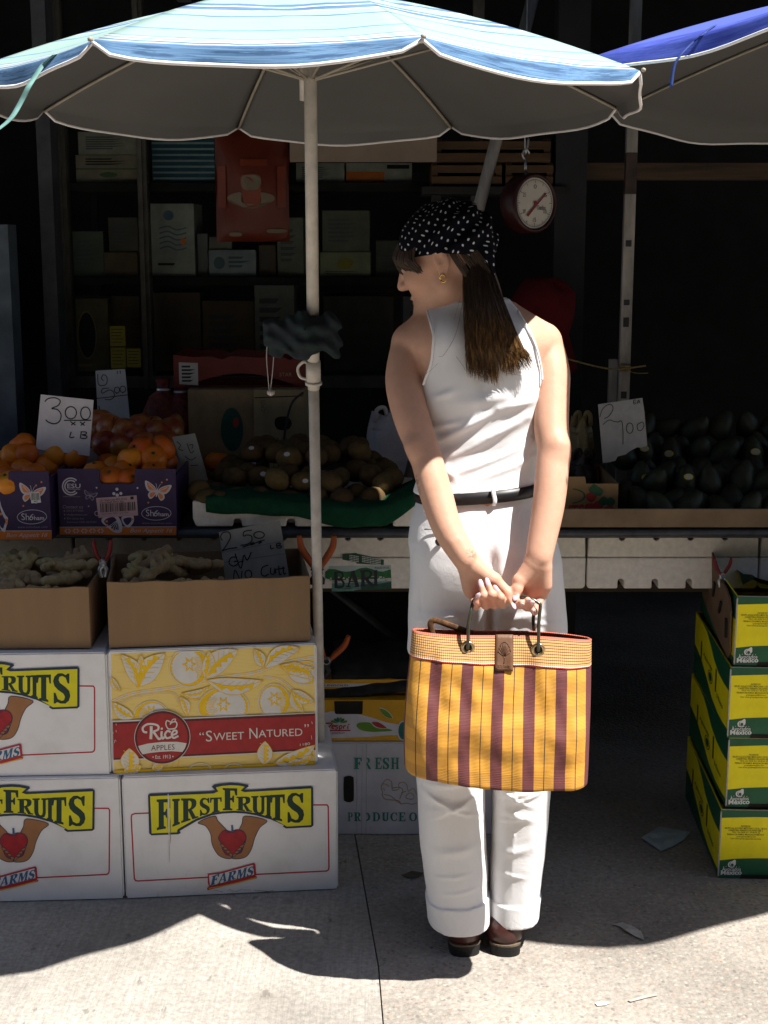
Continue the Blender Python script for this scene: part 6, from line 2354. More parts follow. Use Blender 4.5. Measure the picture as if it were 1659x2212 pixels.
for j in range(5):
 for i in range(10):
  a = j * 11 + i
  fs.append((a, a + 1, a + 12, a + 11))
b.add(vs, fs, 0, True)
b.build('green_lining', mat('green_net_lining', (.01, .04, .02), .8, .3, 60), avr)

# ================================================================ spring clamps
m_cl_or = mat('orange_clamp_grip', (.36, .075, .014), .5, .1)
m_cl_rd = mat('red_clamp_grip', (.17, .012, .014), .5, .1)
m_cl_bk = mat('black_clamp_jaw', (.012, .014, .016), .45, .1)
m_cl_st = mat('zinc_steel', (.36, .37, .38), .35, .15, 40, metal=.8)

def clamp(loc, s, label, grip, body, up=1, spread=.028, tilt=0.0, jaw_l=.05):
 root = empty('spring_clamp', loc, 0, label, 'clamp', None)
 root.rotation_euler = (0, tilt, 0)
 for sg in (-1, 1):
  b = MB()
  path = smooth_path([(sg * .006 * s, 0, .0), (sg * .02 * s, 0, .022 * s), (sg * spread * s, 0, .05 * s), (sg * spread * 1.12 * s, 0, .078 * s)], 5)
  b.tube(path, [(.007 + .0035 * math.sin(math.pi * i / (len(path) - 1))) * s for i in range(len(path))], 10, 0, flat=.8)
  b.build('grip', grip, root)
  b = MB()
  b.tube(smooth_path([(sg * .009 * s, 0, .004 * s), (-sg * .004 * s, .0, -.012 * s), (sg * .010 * s, 0, -.03 * s), (sg * .004 * s, 0, -jaw_l * s)], 5), .0062 * s, 8, 0, flat=1.6)
  b.build('jaw', body, root)
 b = MB()
 hel = [(.009 * s * math.cos(t * .6), -.011 * s + .0012 * s * t - .012 * s, .009 * s * math.sin(t * .6)) for t in range(0, 22)]
 b.tube(hel, .0016 * s, 6)
 b.build('spring', m_cl_st, root)
 return root

pc = at(686, 1222, 3.40)
clamp(pc + Vector((0, -.028, 0)), 1.05, 'black spring clamp with orange grips on the white pole', m_cl_or, m_cl_bk, spread=.036, jaw_l=.03)
clamp(at(222, 1212, BL3.y + .16), .66, 'steel spring clamp with red grips between the two ginger cartons', m_cl_rd, m_cl_st, jaw_l=.06)
clamp(at(706, 1425, RBR.y + .2), .95, 'black spring clamp with orange grips low beside the yellow carton', m_cl_or, m_cl_bk, tilt=R(14), spread=.036)
q_ = to_box(avr, -.008, .17, .165)
clamp(q_ + Vector((0.0, 0, .018)), .55, 'steel spring clamp with red grips on the brown flap of the top avocado carton', m_cl_rd, m_cl_st, spread=.034, jaw_l=.06)
b = MB()
b.prism([(0, .004), (.052, 0), (.06, .016), (.048, .026), (.006, .028)], 0, .002)
o = b.build('paper_slip', mat('white_paper', (.62, .62, .66), .7, .05), None)
o.location = at(1535, 1190, 3.60)
tag(o, 'small white paper slip behind the red gripped clamp at right', 'paper')

# ================================================================ umbrellas
m_under, k = newmat('grey_coated_underside')
v = k.coord('Object')
n1 = k.noise(v, 7, 4, .6)
k.l(k.mix(n1, (.085, .083, .078, 1), (.115, .11, .104, 1)), k.b.inputs['Base Color'])
k.b.inputs['Roughness'].default_value = .75
k.bump(k.noise(k.coord('Object'), 420, 2), .2, .001)
m_pole = mat('cream_enamel_pole', (.60, .55, .48), .4, .12, 30, .45)
m_cord = mat('white_piping', (.75, .73, .72), .7, .05)
m_rib = mat('pale_rib_rod', (.36, .32, .25), .5, .1)

def stripe_mat(name, bands, tie):
 """Bands along the panel's fall, UV v: 0 at the crown, 1 at the lower hem."""
 m, k = newmat(name)
 uv = k.n('ShaderNodeUVMap')
 sx = k.n('ShaderNodeSeparateXYZ')
 k.l(uv.outputs[0], sx.inputs[0])
 nz = k.noise(k.coord('Object', (1, 1, 1)), 55, 2, .5)
 vv = k.math('ADD', sx.outputs[1], k.math('MULTIPLY_ADD', nz, .0034, -.0017))
 col = k.ramp(vv, bands, 'CONSTANT')
 mp = k.n('ShaderNodeMapping')
 mp.inputs['Scale'].default_value = (7, 190, 1)
 k.l(uv.outputs[0], mp.inputs[0])
 st = k.noise(mp.outputs[0], 1.0, 4, .65)
 mp2 = k.n('ShaderNodeMapping')
 mp2.inputs['Scale'].default_value = (9, 34, 1)
 k.l(uv.outputs[0], mp2.inputs[0])
 st2 = k.noise(mp2.outputs[0], 1.0, 4, .7)
 return m, k, col, st, st2, vv

AQ = '829c96'
BLU, DBL, WHT = '335c8a', '1d416e', 'a2adad'
MIDB = '4d7398'
bands = [(0, AQ), (.12, BLU), (.2, WHT), (.22, MIDB), (.30, AQ), (.38, BLU), (.43, WHT), (.45, AQ), (.52, BLU), (.55, WHT), (.565, BLU), (.60, WHT), (.615, AQ), (.66, MIDB), (.668, AQ), (.705, AQ), (.785, '5d93b3'), (.791, AQ), (.845, '2c5584'), (.850, WHT), (.860, '2c5584'), (.866, WHT), (.877, '274e7d'), (.884, WHT), (.894, '3a6a97'), (.992, WHT)]
m_str, k, col, st, st2, vv = stripe_mat('blue_striped_canvas', bands[:16], False)
col2 = k.ramp(vv, [(0, AQ)] + bands[15:], 'CONSTANT')
col = k.mix(k.math('GREATER_THAN', vv, .70), col, col2)
sepc = k.n('ShaderNodeSeparateColor')
k.l(col, sepc.inputs[0])
isb = k.math('LESS_THAN', sepc.outputs[0], .15)
wat = k.mix(k.ramp(st, [(0, 0.0), (.38, 0.0), (.66, 1.0)]), srgb('26496f'), srgb('6d8da8'))
col = k.mix(k.math('MULTIPLY', isb, .65), col, wat)
col = k.mix(k.math('MULTIPLY', k.ramp(st, [(0, 0.0), (.5, 0.0), (.72, 1.0)]), .35), col, srgb('5f86a6'))
dk = k.math('MULTIPLY', k.math('MULTIPLY', k.math('GREATER_THAN', vv, .905), k.math('LESS_THAN', vv, .99)), k.ramp(st2, [(0, 0.0), (.5, 0.0), (.58, 1.0)]))
col = k.mix(k.math('MULTIPLY', dk, .85), col, srgb('1c4166'))
k.l(col, k.b.inputs['Base Color'])
k.b.inputs['Roughness'].default_value = .8
k.bump(k.noise(k.coord('Object'), 600, 2), .15, .001)
m_blu, k, col, st, st2, vv = stripe_mat('royal_blue_canvas', [(0, '4455a8'), (.82, '2a3a98'), (.99, 'b8b8bc')], False)
sepc = k.n('ShaderNodeSeparateColor')
wat = k.mix(k.ramp(st2, [(0, 0.0), (.35, 0.0), (.7, 1.0)]), srgb('1c2a88'), srgb('4c60b8'))
f_ = k.math('MULTIPLY', k.math('GREATER_THAN', vv, .82), k.math('LESS_THAN', vv, .99))
col = k.mix(k.math('MULTIPLY', f_, .8), col, wat)
k.l(col, k.b.inputs['Base Color'])
k.b.inputs['Roughness'].default_value = .75

def umbrella(name, label, C, Rr, phase, tx, ty, fabric, rise, pole_foot, pole_top, val=.10, dip=.035, pole_r=.0135, seed=1, strut=True):
 """Eight panel parasol. C: rim centre; phase: angle of the first rib; val: depth of the hanging valance."""
 from mathutils import noise as mn
 root = empty(name, pole_foot, 0, label, 'umbrella', 'market umbrellas')
 RM_ = Matrix.Rotation(tx, 3, 'X') @ Matrix.Rotation(ty, 3, 'Y')
 off = Vector(pole_foot)
 Cv = Vector(C)
 rim = [Vector((Rr * math.cos(phase + i * math.pi / 4), Rr * math.sin(phase + i * math.pi / 4), 0)) for i in range(8)]
 W = lambda p: RM_ @ p + Cv - off
 apex = Vector((0, 0, rise))
 nu, nr, nv = 16, 16, 5
 verts, faces, uvs = [], [], []
 ring = Rr * .3827 * 2
 for pnl in range(8):
  a, c = rim[pnl], rim[(pnl + 1) % 8]
  base = len(verts)
  for j in range(nr + nv + 1):
   for i in range(nu + 1):
    u = i / nu
    e = a * (1 - u) + c * u
    mid = math.sin(math.pi * u)
    if j <= nr:
     t = (j / nr)
     p = apex * (1 - t) + e * t
     p = p + Vector((0, 0, rise * .42 * t * (1 - t) - .012 * mid * t * t + .0025 * mn.noise(Vector((u * 6 + pnl * 7, t * 9, seed))) * mid))
     vv_ = t * .9
    else:
     s = (j - nr) / nv
     out = e.normalized()
     shape = mid ** .3 if mid > 0 else 0
     hang = val * shape * (1 + .08 * math.sin(u * 12 + pnl * 2)) + .004
     p = e + Vector((0, 0, -.012 * mid - hang * s)) + out * (hang * .45 * s + .008 * s * mid * math.sin(u * 9 + pnl * 1.7 + seed))
     vv_ = .9 + .1 * s
    verts.append(W(p))
    uvs.append(((pnl + u) * ring, vv_))
  for j in range(nr + nv):
   for i in range(nu):
    q_ = base + j * (nu + 1) + i
    faces.append((q_, q_ + nu + 1, q_ + nu + 2, q_ + 1))
 me = bpy.data.meshes.new('canopy')
 me.from_pydata(verts, [], faces)
 ul = me.uv_layers.new(name='UVMap')
 for p in me.polygons:
  for li in p.loop_indices:
   ul.data[li].uv = uvs[me.loops[li].vertex_index]
  p.use_smooth = True
 me.materials.append(fabric)
 me.materials.append(m_under)
 cn = bpy.data.objects.new('canopy', me)
 COL.objects.link(cn)
 cn.parent = root
 md = cn.modifiers.new('two_sided', 'SOLIDIFY')
 md.thickness = .0016
 md.offset = -1
 md.material_offset = 1
 md.material_offset_rim = 0
 b = MB()
 for pnl in range(8):
  base = pnl * (nr + nv + 1) * (nu + 1) + (nr + nv) * (nu + 1)
  pts = [verts[base + i] for i in range(nu + 1)]
  b.tube(pts, .0031, 6)
 b.build('hem_piping', m_cord, cn)
 hubz = W(Vector((0, 0, rise * .1)))
 for i in range(8):
  b = MB()
  pts = []
  for j in range(13):
   t = .03 + .97 * j / 12
   p = apex * (1 - t) + rim[i] * t + Vector((0, 0, rise * .42 * t * (1 - t) - .007))
   pts.append(W(p))
  b.tube(pts, .0032, 6)
  b.lathe([(.0005, -.004), (.004, -.003), (.0045, .002), (.0005, .004)], 8, 0, Matrix.Translation(W(rim[i] * 1.012)))
  rb = b.build('rib', m_rib, root)
  if strut:
   b = MB()
   t = .48
   b.tube([W(Vector((0, 0, rise * .12)) + rim[i] * .02), W(apex * (1 - t) + rim[i] * t + Vector((0, 0, rise * .42 * t * (1 - t) - .01)))], .003, 6)
   b.build('stretcher', m_rib, rb)
 b = MB()
 ft = Vector((0, 0, 0))
 tp = Vector(pole_top) - off
 mid_ = ft.lerp(tp, .655)
 b.tube([ft, mid_], pole_r * .9, 16)
 b.tube([mid_ - (tp - ft).normalized() * .04, W(Vector((0, 0, rise * .98)))], pole_r, 16)
 po = b.build('pole', m_pole, root)
 b = MB()
 d = (tp - ft).normalized()
 def sleeve(t0, t1, r):
  b.tube([ft.lerp(tp, t0), ft.lerp(tp, t1)], r, 16)
 sleeve(.955, 1.0, pole_r * 1.3)
 b.build('runner', m_pole, po)
 b = MB()
 sleeve(.642, .668, pole_r * 1.22)
 sleeve(.640, .6435, pole_r * 1.42)
 j0 = ft.lerp(tp, .646)
 j1 = ft.lerp(tp, .668)
 b.tube(smooth_path([tuple(j0 + Vector((-pole_r, 0, 0))), tuple(j0 + Vector((-pole_r - .016, -.002, .006))), tuple(j0 + Vector((-pole_r - .021, -.002, .026))), tuple(j1 + Vector((-pole_r - .008, 0, -.002))), tuple(j1 + Vector((-pole_r, 0, -.004)))], 5), .0042, 8, flat=.8)
 b.build('pole_joint', m_pole, po)
 bv = BVHTree.FromPolygons([p + off for p in verts], faces)
 return root, W, rim, bv

def strap_on(u, bv, off, hit, hang, w, m):
 e = Vector((0, 0, EYE))
 pts = []
 for x, y in hit:
  d = at(x, y, 3) - e
  h = bv.ray_cast(e, d.normalized())
  if h[0] is not None:
   pts.append(h[0] - d.normalized() * .004)
 for x, y, dy in hang:
  pts.append(at(x, y, pts[-1].y - dy))
 P = smooth_path([tuple(p) for p in pts], 5)
 vs, fs = [], []
 for p in P:
  vs += [Vector(p) + Vector((-w, 0, 0)) - off, Vector(p) + Vector((w, -.002, .002)) - off]
 for i in range(len(P) - 1):
  fs.append((2 * i, 2 * i + 1, 2 * i + 3, 2 * i + 2))
 b = MB()
 b.add(vs, fs, 0, True)
 o = b.build('tie_strap', m, u)
 o.modifiers.new('thickness', 'SOLIDIFY').thickness = .001

KU = .87
def ks(p):
 """Scale a fitted point toward the camera."""
 v_ = Vector(p) - Vector((0, 0, EYE))
 return v_ * KU + Vector((0, 0, EYE))

UC = ks((-.171, 3.40, 1.876))
foot = at(692, 1640, 3.44)
foot = Vector((foot.x + .002, 3.46, 0.002))
ptop = at(664, 120, 3.02)
u1, W1, rim1, bv1 = umbrella('striped_umbrella', 'blue and white striped market umbrella on a cream pole above the cartons', UC, .7817 * KU, -2.046, -.031, .005, m_str, .20, foot, ptop, val=.028)
strap_on(u1, bv1, foot, [(120, 118), (108, 128), (95, 140)], [(78, 165, .01), (62, 190, .01), (46, 222, .0), (24, 258, .01), (-8, 285, .01)], .0055, mat('aqua_strap', (.16, .32, .30), .7, .15, 40))
BC = Vector((1.30, 3.27, 1.905))
bf = Vector((1.29, 3.95, .002))
u2, W2, rim2, bv2 = umbrella('blue_umbrella', 'plain royal blue market umbrella cut off by the right picture edge', BC, .885, R(144), -.08, .0, m_blu, .22, bf, Vector((1.29, 3.33, 1.98)), val=.034, seed=4)
strap_on(u2, bv2, bf, [(1545, 56), (1530, 66), (1515, 78), (1500, 90)], [(1472, 118, .01), (1456, 145, .0), (1449, 190, .0)], .0032, mat('navy_strap', (.03, .06, .22), .7, .15, 40))
def cloth_knot():
 segs = []
 P_ = lambda x, y, Y: np.array(at(x, y, Y), np.float32)
 Yp = 3.135
 segs += [(P_(592, 712, Yp - .01), P_(655, 705, Yp - .015), .022, .028), (P_(585, 735, Yp), P_(660, 735, Yp - .01), .024, .032), (P_(600, 752, Yp), P_(665, 742, Yp - .02), .014, .024), (P_(655, 712, Yp - .02), P_(715, 702, Yp - .01), .030, .024), (P_(660, 740, Yp - .02), P_(712, 742, Yp), .026, .02), (P_(705, 735, Yp - .01), P_(725, 765, Yp), .018, .008)]

 def fn(P):
  d = None
  for a, c, r1, r2 in segs:
   e = sdf_round_cone(P, a, c, r1, r2)
   d = e if d is None else smin(d, e, .02)
  fold = np.sin((P[..., 2] + .45 * P[..., 0] + .01 * np.sin(P[..., 0] * 60)) * 170) * .0035 + np.sin(P[..., 2] * 60 - P[..., 0] * 95 + 2 * np.sin(P[..., 1] * 70)) * .003 + np.sin(P[..., 0] * 210 + P[..., 2] * 90) * .0015
  return d + fold
 lo = P_(570, 790, Yp) - np.array([0, .06, 0])
 hi = P_(740, 670, Yp) + np.array([0, .06, 0])
 D, xs, ys, zs = grid_sdf(lo, hi, .0035, fn)
 v_, f_ = surface_nets(D, xs, ys, zs)
 m, k = newmat('dark_teal_patterned_cloth')
 n = k.noise(k.coord('Object', (1.5, 1, 6), (0, R(20), 0)), 14, 2, .5, .4)
 k.l(k.ramp(n, [(0, (.005, .009, .016)), (.5, (.005, .009, .015)), (.56, (.006, .022, .024)), (.64, (.006, .018, .015)), (.7, (.006, .011, .017))]), k.b.inputs['Base Color'])
 k.b.inputs['Roughness'].default_value = .85
 return tag(np_mesh('cloth_knot', np_smooth(v_, f_, 1), f_, m), 'dark teal patterned cloth tied round the cream pole', 'cloth')

cloth_knot()
b = MB()
sp_ = smooth_path([tuple(at(584, 705, 3.2)), tuple(at(576, 760, 3.2)), tuple(at(579, 815, 3.2)), tuple(at(583, 846, 3.2)), tuple(at(589, 800, 3.2)), tuple(at(592, 755, 3.2))], 6)
b.tube(sp_, .0011, 5)
b.lathe([(.0005, -.008), (.008, -.004), (.009, .002), (.0005, .008)], 8, 0, Matrix.Translation(at(585, 848, 3.195)))
tag(b.build('hanging_string', mat('white_string', (.5, .46, .42), .8, .1), None), 'thin pale string looped from the cloth knot with a white knot below', 'string')

# ================================================================ posts and the tilted pole behind
m_post = mat('chipped_white_post', (.27, .255, .235), .6, .35, 22, stretch=(1, 1, .25))
a, c = at(1346, 870, 4.0), at(1352, 180, 4.0)
b = MB()
wpx = .016
b.box(-.015, .015, -.012, .012, .831, c.z + .3)
for i, (z, s) in enumerate(((1.30, .012), (1.36, .007), (1.1, .009), (1.52, .008), (1.68, .016), (1.74, .014))):
 b.box(-.009, .007, -.0128, -.012, z, z + s * 2.2, 1)
root = empty('stall_post', (a.x, 4.0, 0), 0, 'chipped white square post right of the hanging scale', 'post')
b.build('post_body', [m_post, mat('dark_chips', (.03, .03, .03), .8, .2)], root, bevel=.002)
b = MB()
b.box(-.0155, .0155, -.0135, .0125, at(0, 420, 4).z, at(0, 330, 4).z)
b.build('metal_clip', mat('rusty_clip', (.045, .03, .025), .6, .3), root, bevel=.002)
a = at(1322, 870, 4.04)
b = MB()
b.box(a.x - .0115, a.x + .0115, 4.03, 4.055, .831, at(0, 776, 4.04).z)
tag(b.build('short_post', m_post, None, bevel=.002), 'short grey white stake beside the chipped post behind the price card', 'post')
b = MB()
rp = smooth_path([tuple(at(1225, 775, 3.98)), tuple(at(1290, 792, 3.97)), tuple(at(1330, 798, 3.97)), tuple(at(1352, 796, 3.97)), tuple(at(1395, 790, 3.98))], 6)
b.tube(rp, .0025, 6)
b.tube(smooth_path([tuple(at(1350, 800, 3.972)), tuple(at(1375, 806, 3.975)), tuple(at(1400, 806, 3.98))], 5), .0012, 5)
for k_ in range(3):
 b.tube([tuple(at(1338, 790 + 5 * k_, 3.975)), tuple(at(1362, 792 + 5 * k_, 3.975))], .003, 6)
tag(b.build('yellow_rope', mat('dull_yellow_rope', (.22, .17, .07), .9, .3, 200), None), 'dull yellow rope strung across to the chipped white post', 'rope')
b = MB()
p_lo, p_hi = at(985, 640, 3.9), at(1160, -40, 3.9)
d = (p_hi - p_lo)
p_foot = p_lo - d * ((p_lo.z - .835) / d.z)
b.tube([p_foot, p_lo, p_hi], .0165, 14)
tag(b.build('tilted_pole', m_post, None), 'tilted grey white pole rising behind the head scarf', 'pole')
# ================================================================ hanging scale
m_sred = mat('dark_red_enamel', (.026, .004, .004), .4, .2, 20)
m_dial = mat('scale_dial_white', (.46, .43, .38), .5, .08, 12)
cx = at(1150, 439, 3.85)
root = empty('hanging_scale', cx, R(36), 'red hanging scale with a round white dial beside the post', 'scale')
b = MB()
MY = Matrix.Rotation(R(90), 4, 'X')
r_ = .066
b.lathe([(.0005, -.055), (.05, -.054), (.072, -.048), (.078, -.036), (.078, .008), (.074, .014), (r_ + .001, .014), (r_ + .001, .009)], 40, 0, MY)
sb_ = b.build('scale_body', m_sred, root)
b = MB()
b.lathe([(.0003, .009), (r_ * .6, .009), (r_, .009)], 40, 0, MY)
art = Art(b, [(-100, -100), (100, -100), (100, 100), (-100, 100)], 2 * r_, 2 * r_, lambda x, z, k: (x - r_, -.0095 - k, z - r_))
art.ring(0, 0, 92, 92, 1.5, 1, 1, 48)
for i in range(60):
 a_ = R(i * 6)
 r0 = 78 if i % 5 == 0 else 85
 art.stroke([(r0 * math.cos(a_), r0 * math.sin(a_)), (91 * math.cos(a_), 91 * math.sin(a_))], 2.2 if i % 5 == 0 else 1.2, 1, 1)
for i, s in enumerate(('0', '5', '10', '15', '20', '25')):
 a_ = R(-90 + i * 60)
 x, y = 65 * math.cos(a_), 65 * math.sin(a_)
 art.text(s, [(x - 8, y - 8), (x + 8, y - 8), (x + 8, y + 8), (x - 8, y + 8)], 1, 1)
art.text('Chatillon', [(12, 8), (58, 8), (58, 26), (12, 26)], 1, 1, .01)
b.build('dial', [m_dial, M_INK], sb_)
b = MB()
art = Art(b, [(-100, -100), (100, -100), (100, 100), (-100, 100)], 2 * r_, 2 * r_, lambda x, z, k: (x - r_, -.0125 - k, z - r_))
art.poly([(-46, 48), (-32, 34), (52, -40), (58, -42), (54, -34), (-26, 42), (-38, 54)], 0, 1)
art.ellipse(0, 0, 9, 9, 0, 2, 14)
b.build('pointer', mat('dial_pointer_red', (.16, .012, .012), .5, .1), sb_)
b = MB()
b.tube([(0, .03, .078), (0, .03, .115)], .004, 8)
b.tube([(.012 * math.cos(t), .03, .127 + .013 * math.sin(t)) for t in [i * .6 for i in range(9)]], .0028, 6)
b.tube(smooth_path([(0, .03, .14), (.008, .03, .15), (.008, .03, .17), (-.004, .03, .182), (-.002, .03, .9)], 6), .0022, 6)
b.build('hook', m_cl_st, root)

b = MB()
prof = [(.0005, .105), (.04, .103), (.066, .09), (.078, .05), (.083, .0), (.09, -.012), (.125, -.06), (.131, -.068), (.127, -.069), (.088, -.014), (.08, 0), (.074, .048), (.062, .086), (.0005, .098)]
b.lathe(prof, 40)
b.v = [(x * (1 + .04 * math.sin(3 * math.atan2(y, x) + 1)), y, z + .008 * math.sin(2 * math.atan2(y, x))) for x, y, z in b.v]
o = b.build('sun_hat', mat('faded_red_cotton', (.10, .009, .012), .9, .2, 12, .1, .3, 400), None)
o.scale = (1.22, 1.22, 1.3)
o.location = at(1158, 700, 4.3)
o.rotation_euler = (R(10), R(18), 0)
tag(o, 'red brimmed cotton sun hat on a hook behind her shoulder', 'hat')
b = MB()
q_ = at(1160, 640, 4.3)
b.tube([(q_.x, 4.34, q_.z + .02), (q_.x, 4.52, q_.z + .03)], .004, 6)
b.tube([(q_.x, 4.51, q_.z + .03), (at(1205, 640, 4.52).x, 4.51, q_.z + .03)], .004, 6)
tag(b.build('wall_hook', m_cl_st, None), 'thin steel hook on the pillar holding the red hat', 'hook')

# ================================================================ litter on the pavement
def litter(name, px, label, m, seed, dz=.004, lift=.012, z0=.003):
 from mathutils import noise as mn
 pts = [ground_at(x, y, z0) for x, y in px]
 c = sum(pts, Vector()) / len(pts)
 n = len(pts)
 b = MB()
 vs, fs = [], []
 rings = 5
 for r in range(rings + 1):
  t = r / rings
  for p in pts:
   q_ = c.lerp(p, t)
   q_.z += lift * max(0, mn.noise(Vector((q_.x * 28, q_.y * 28, seed))) + .25) * (1 - .4 * t)
   vs.append(q_ - c)
 for r in range(rings):
  for i in range(n):
   fs.append((r * n + i, r * n + (i + 1) % n, (r + 1) * n + (i + 1) % n, (r + 1) * n + i))
 b.add(vs, fs, 0, False)
 o = b.build(name, m, None)
 o.location = c
 o.modifiers.new('thickness', 'SOLIDIFY').thickness = .0008
 return tag(o, label, 'litter')

m_litp = mat('bluish_plastic_film', (.32, .40, .44), .35, .15, 20)
m_litw = mat('white_scrap', (.62, .61, .58), .6, .1)
litter('plastic_bag', [(1385, 1812), (1402, 1800), (1425, 1786), (1460, 1792), (1492, 1797), (1478, 1815), (1450, 1830), (1428, 1840), (1410, 1828)], 'flattened bluish plastic bag on the dark pavement near the cartons', m_litp, 1)
litter('plastic_scrap', [(1322, 1996), (1345, 1992), (1368, 2002), (1385, 2012), (1392, 2032), (1372, 2024), (1350, 2012), (1338, 2000)], 'torn clear plastic scrap at the shadow edge', mat('clear_film', (.42, .40, .37), .3, .2, 40), 3, lift=.008)
litter('paper_scrap', [(1285, 2166), (1300, 2162), (1318, 2166), (1308, 2171), (1290, 2172)], 'tiny white paper scrap in the sun at the bottom', m_litw, 5, lift=.004)
litter('white_streak', [(1356, 2161), (1395, 2150), (1418, 2146), (1420, 2150), (1396, 2155), (1362, 2164)], 'faint whitish smear of dried paper on the sunlit pavement', mat('faint_scrap', (.37, .34, .30), .8, .15), 7, lift=.002)
litter('dry_leaf', [(868, 1890), (890, 1882), (915, 1886), (905, 1894), (885, 1897)], 'curled dry leaf in the shade left of the trousers', mat('dry_leaf_brown', (.09, .07, .05), .8, .2), 8)
# ================================================================ the woman
def A(px, py, Y):
 return np.array(at(px, py, Y), np.float32)

def nrm(v_):
 v_ = np.array(v_, np.float32)
 return v_ / np.linalg.norm(v_)

PX, PY = .19, 2.92
person = empty('person', (PX, PY, 0), 0, 'woman from behind in white sleeveless top, white trousers and dark dotted head scarf', 'person')

def pchild(o, parent=None):
 o.parent = parent or person
 if parent is None:
  o.location = (-PX, -PY, 0)
 return o

m_skin, k = newmat('skin')
v = k.coord('Object')
n1 = k.noise(v, 34, 7, .7)
n2 = k.noise(v, 260, 4, .65)
c = k.mix(n1, (.46, .245, .16, 1), (.62, .37, .27, 1))
def blob(c0, r_):
 d = k.n('ShaderNodeVectorMath', operation='DISTANCE')
 d.inputs[1].default_value = c0
 k.l(v, d.inputs[0])
 mr = k.n('ShaderNodeMapRange', i_1=r_, i_2=r_ * .35)
 k.l(d.outputs['Value'], mr.inputs[0])
 return mr.outputs[0]
for p, r_ in ((A(1045, 1300, 2.71), .05), (A(1145, 1298, 2.72), .05), (A(1210, 965, 2.82), .03)):
 c = k.mix(k.math('MULTIPLY', blob(tuple(float(x) for x in p), r_), .5), c, (.60, .24, .17, 1))
ink = k.noise(v, 230, 2, .5)
for p, r_ in ((A(903, 1048, 2.79), .014), (A(903, 1062, 2.785), .014), (A(1020, 1196, 2.72), .016), (A(900, 1035, 2.79), .012)):
 mk = k.math('MULTIPLY', blob(tuple(float(x) for x in p), r_), k.math('LESS_THAN', ink, .50))
 c = k.mix(k.math('MULTIPLY', mk, .62), c, (.12, .11, .10, 1))
k.l(c, k.b.inputs['Base Color'])
k.b.inputs['Roughness'].default_value = .52
k.b.inputs['Specular IOR Level'].default_value = .25
k.b.inputs['Subsurface Weight'].default_value = .12
k.b.inputs['Subsurface Radius'].default_value = (.012, .005, .003)
k.bump(n2, .28, .0014)

def cloth_mat(name, color, rib=0.0, weave=900, wk=1.3):
 m, k = newmat(name)
 v = k.coord('Object')
 n1 = k.noise(v, 11, 4, .6)
 c = srgb(color)
 k.l(k.mix(n1, tuple(x * .94 for x in c[:3]) + (1,), tuple(min(1, x * 1.03) for x in c[:3]) + (1,)), k.b.inputs['Base Color'])
 k.b.inputs['Roughness'].default_value = .9
 k.b.inputs['Specular IOR Level'].default_value = .15
 h = k.noise(v, weave, 2)
 if rib:
  wv = k.n('ShaderNodeTexWave', wave_type='BANDS', bands_direction='X')
  wv.inputs['Scale'].default_value = rib
  k.l(v, wv.inputs['Vector'])
  h = k.math('ADD', h, k.math('MULTIPLY', wv.outputs['Fac'], .6))
 wr = k.noise(v, 30, 5, .65, .8)
 h = k.math('ADD', k.math('MULTIPLY', h, .35), k.math('MULTIPLY', wr, wk))
 k.bump(h, .5, .0022)
 return m

m_tank = cloth_mat('white_ribbed_jersey', (.78, .78, .795), 150, 900, .3)
m_trou = cloth_mat('white_cotton_twill', (.70, .70, .715))
m_belt = mat('black_leather', (.012, .012, .013), .4, .15, 30)

def loft_sdf(P, zs, cx, cy, a, b, n=2.3, ncy=None):
 z = P[..., 2]
 o = np.argsort(zs)
 zs = np.array(zs)[o]
 def ip(vals):
  vals = np.array(vals, np.float64)[o]
  zz = np.linspace(zs[0], zs[-1], 200)
  vv = np.interp(zz, zs, vals)
  kk = np.hanning(25)
  kk /= kk.sum()
  vp = np.concatenate([np.full(12, vv[0]), vv, np.full(12, vv[-1])])
  return np.interp(z, zz, np.convolve(vp, kk, 'valid')).astype(np.float32)
 CX, CY, AA, BB = ip(cx), ip(cy), ip(a), ip(b)
 q = ((np.abs(P[..., 0] - CX) / AA) ** n + (np.abs(P[..., 1] - CY) / BB) ** n) ** (1 / n)
 return (q - 1) * np.minimum(AA, BB)

def zpx(y, Y=2.92):
 return float(A(1000, y, Y)[2])

def xpx(x, y, Y=2.92):
 return float(A(x, y, Y)[0])

def mk_loft(rows):
 """rows: (picture y, x left, x right, Y centre, half depth)"""
 zs = [zpx(r[0], r[3]) for r in rows]
 xl = [xpx(r[1], r[0], r[3]) for r in rows]
 xr = [xpx(r[2], r[0], r[3]) for r in rows]
 return zs, [(p + q) / 2 for p, q in zip(xl, xr)], [r[3] for r in rows], [(q - p) / 2 for p, q in zip(xl, xr)], [r[4] for r in rows]

TORSO = mk_loft([(640, 960, 1090, 2.965, .05), (690, 915, 1130, 2.955, .075), (740, 914, 1158, 2.945, .092), (800, 914, 1168, 2.935, .098), (850, 917, 1165, 2.93, .096), (905, 925, 1162, 2.93, .09), (960, 930, 1160, 2.93, .086), (1010, 916, 1160, 2.925, .09), (1060, 898, 1163, 2.92, .098), (1110, 890, 1180, 2.92, .105)])

HF = nrm((-.885, .30, -.36))
HS = nrm(np.cross((0, 0, 1), HF))
HU = np.cross(HF, HS)
HC = A(956, 545, 2.955)
HM = np.stack([HF, HS, HU], 1)
H = lambda f, s, u: HC + HF * f + HS * s + HU * u

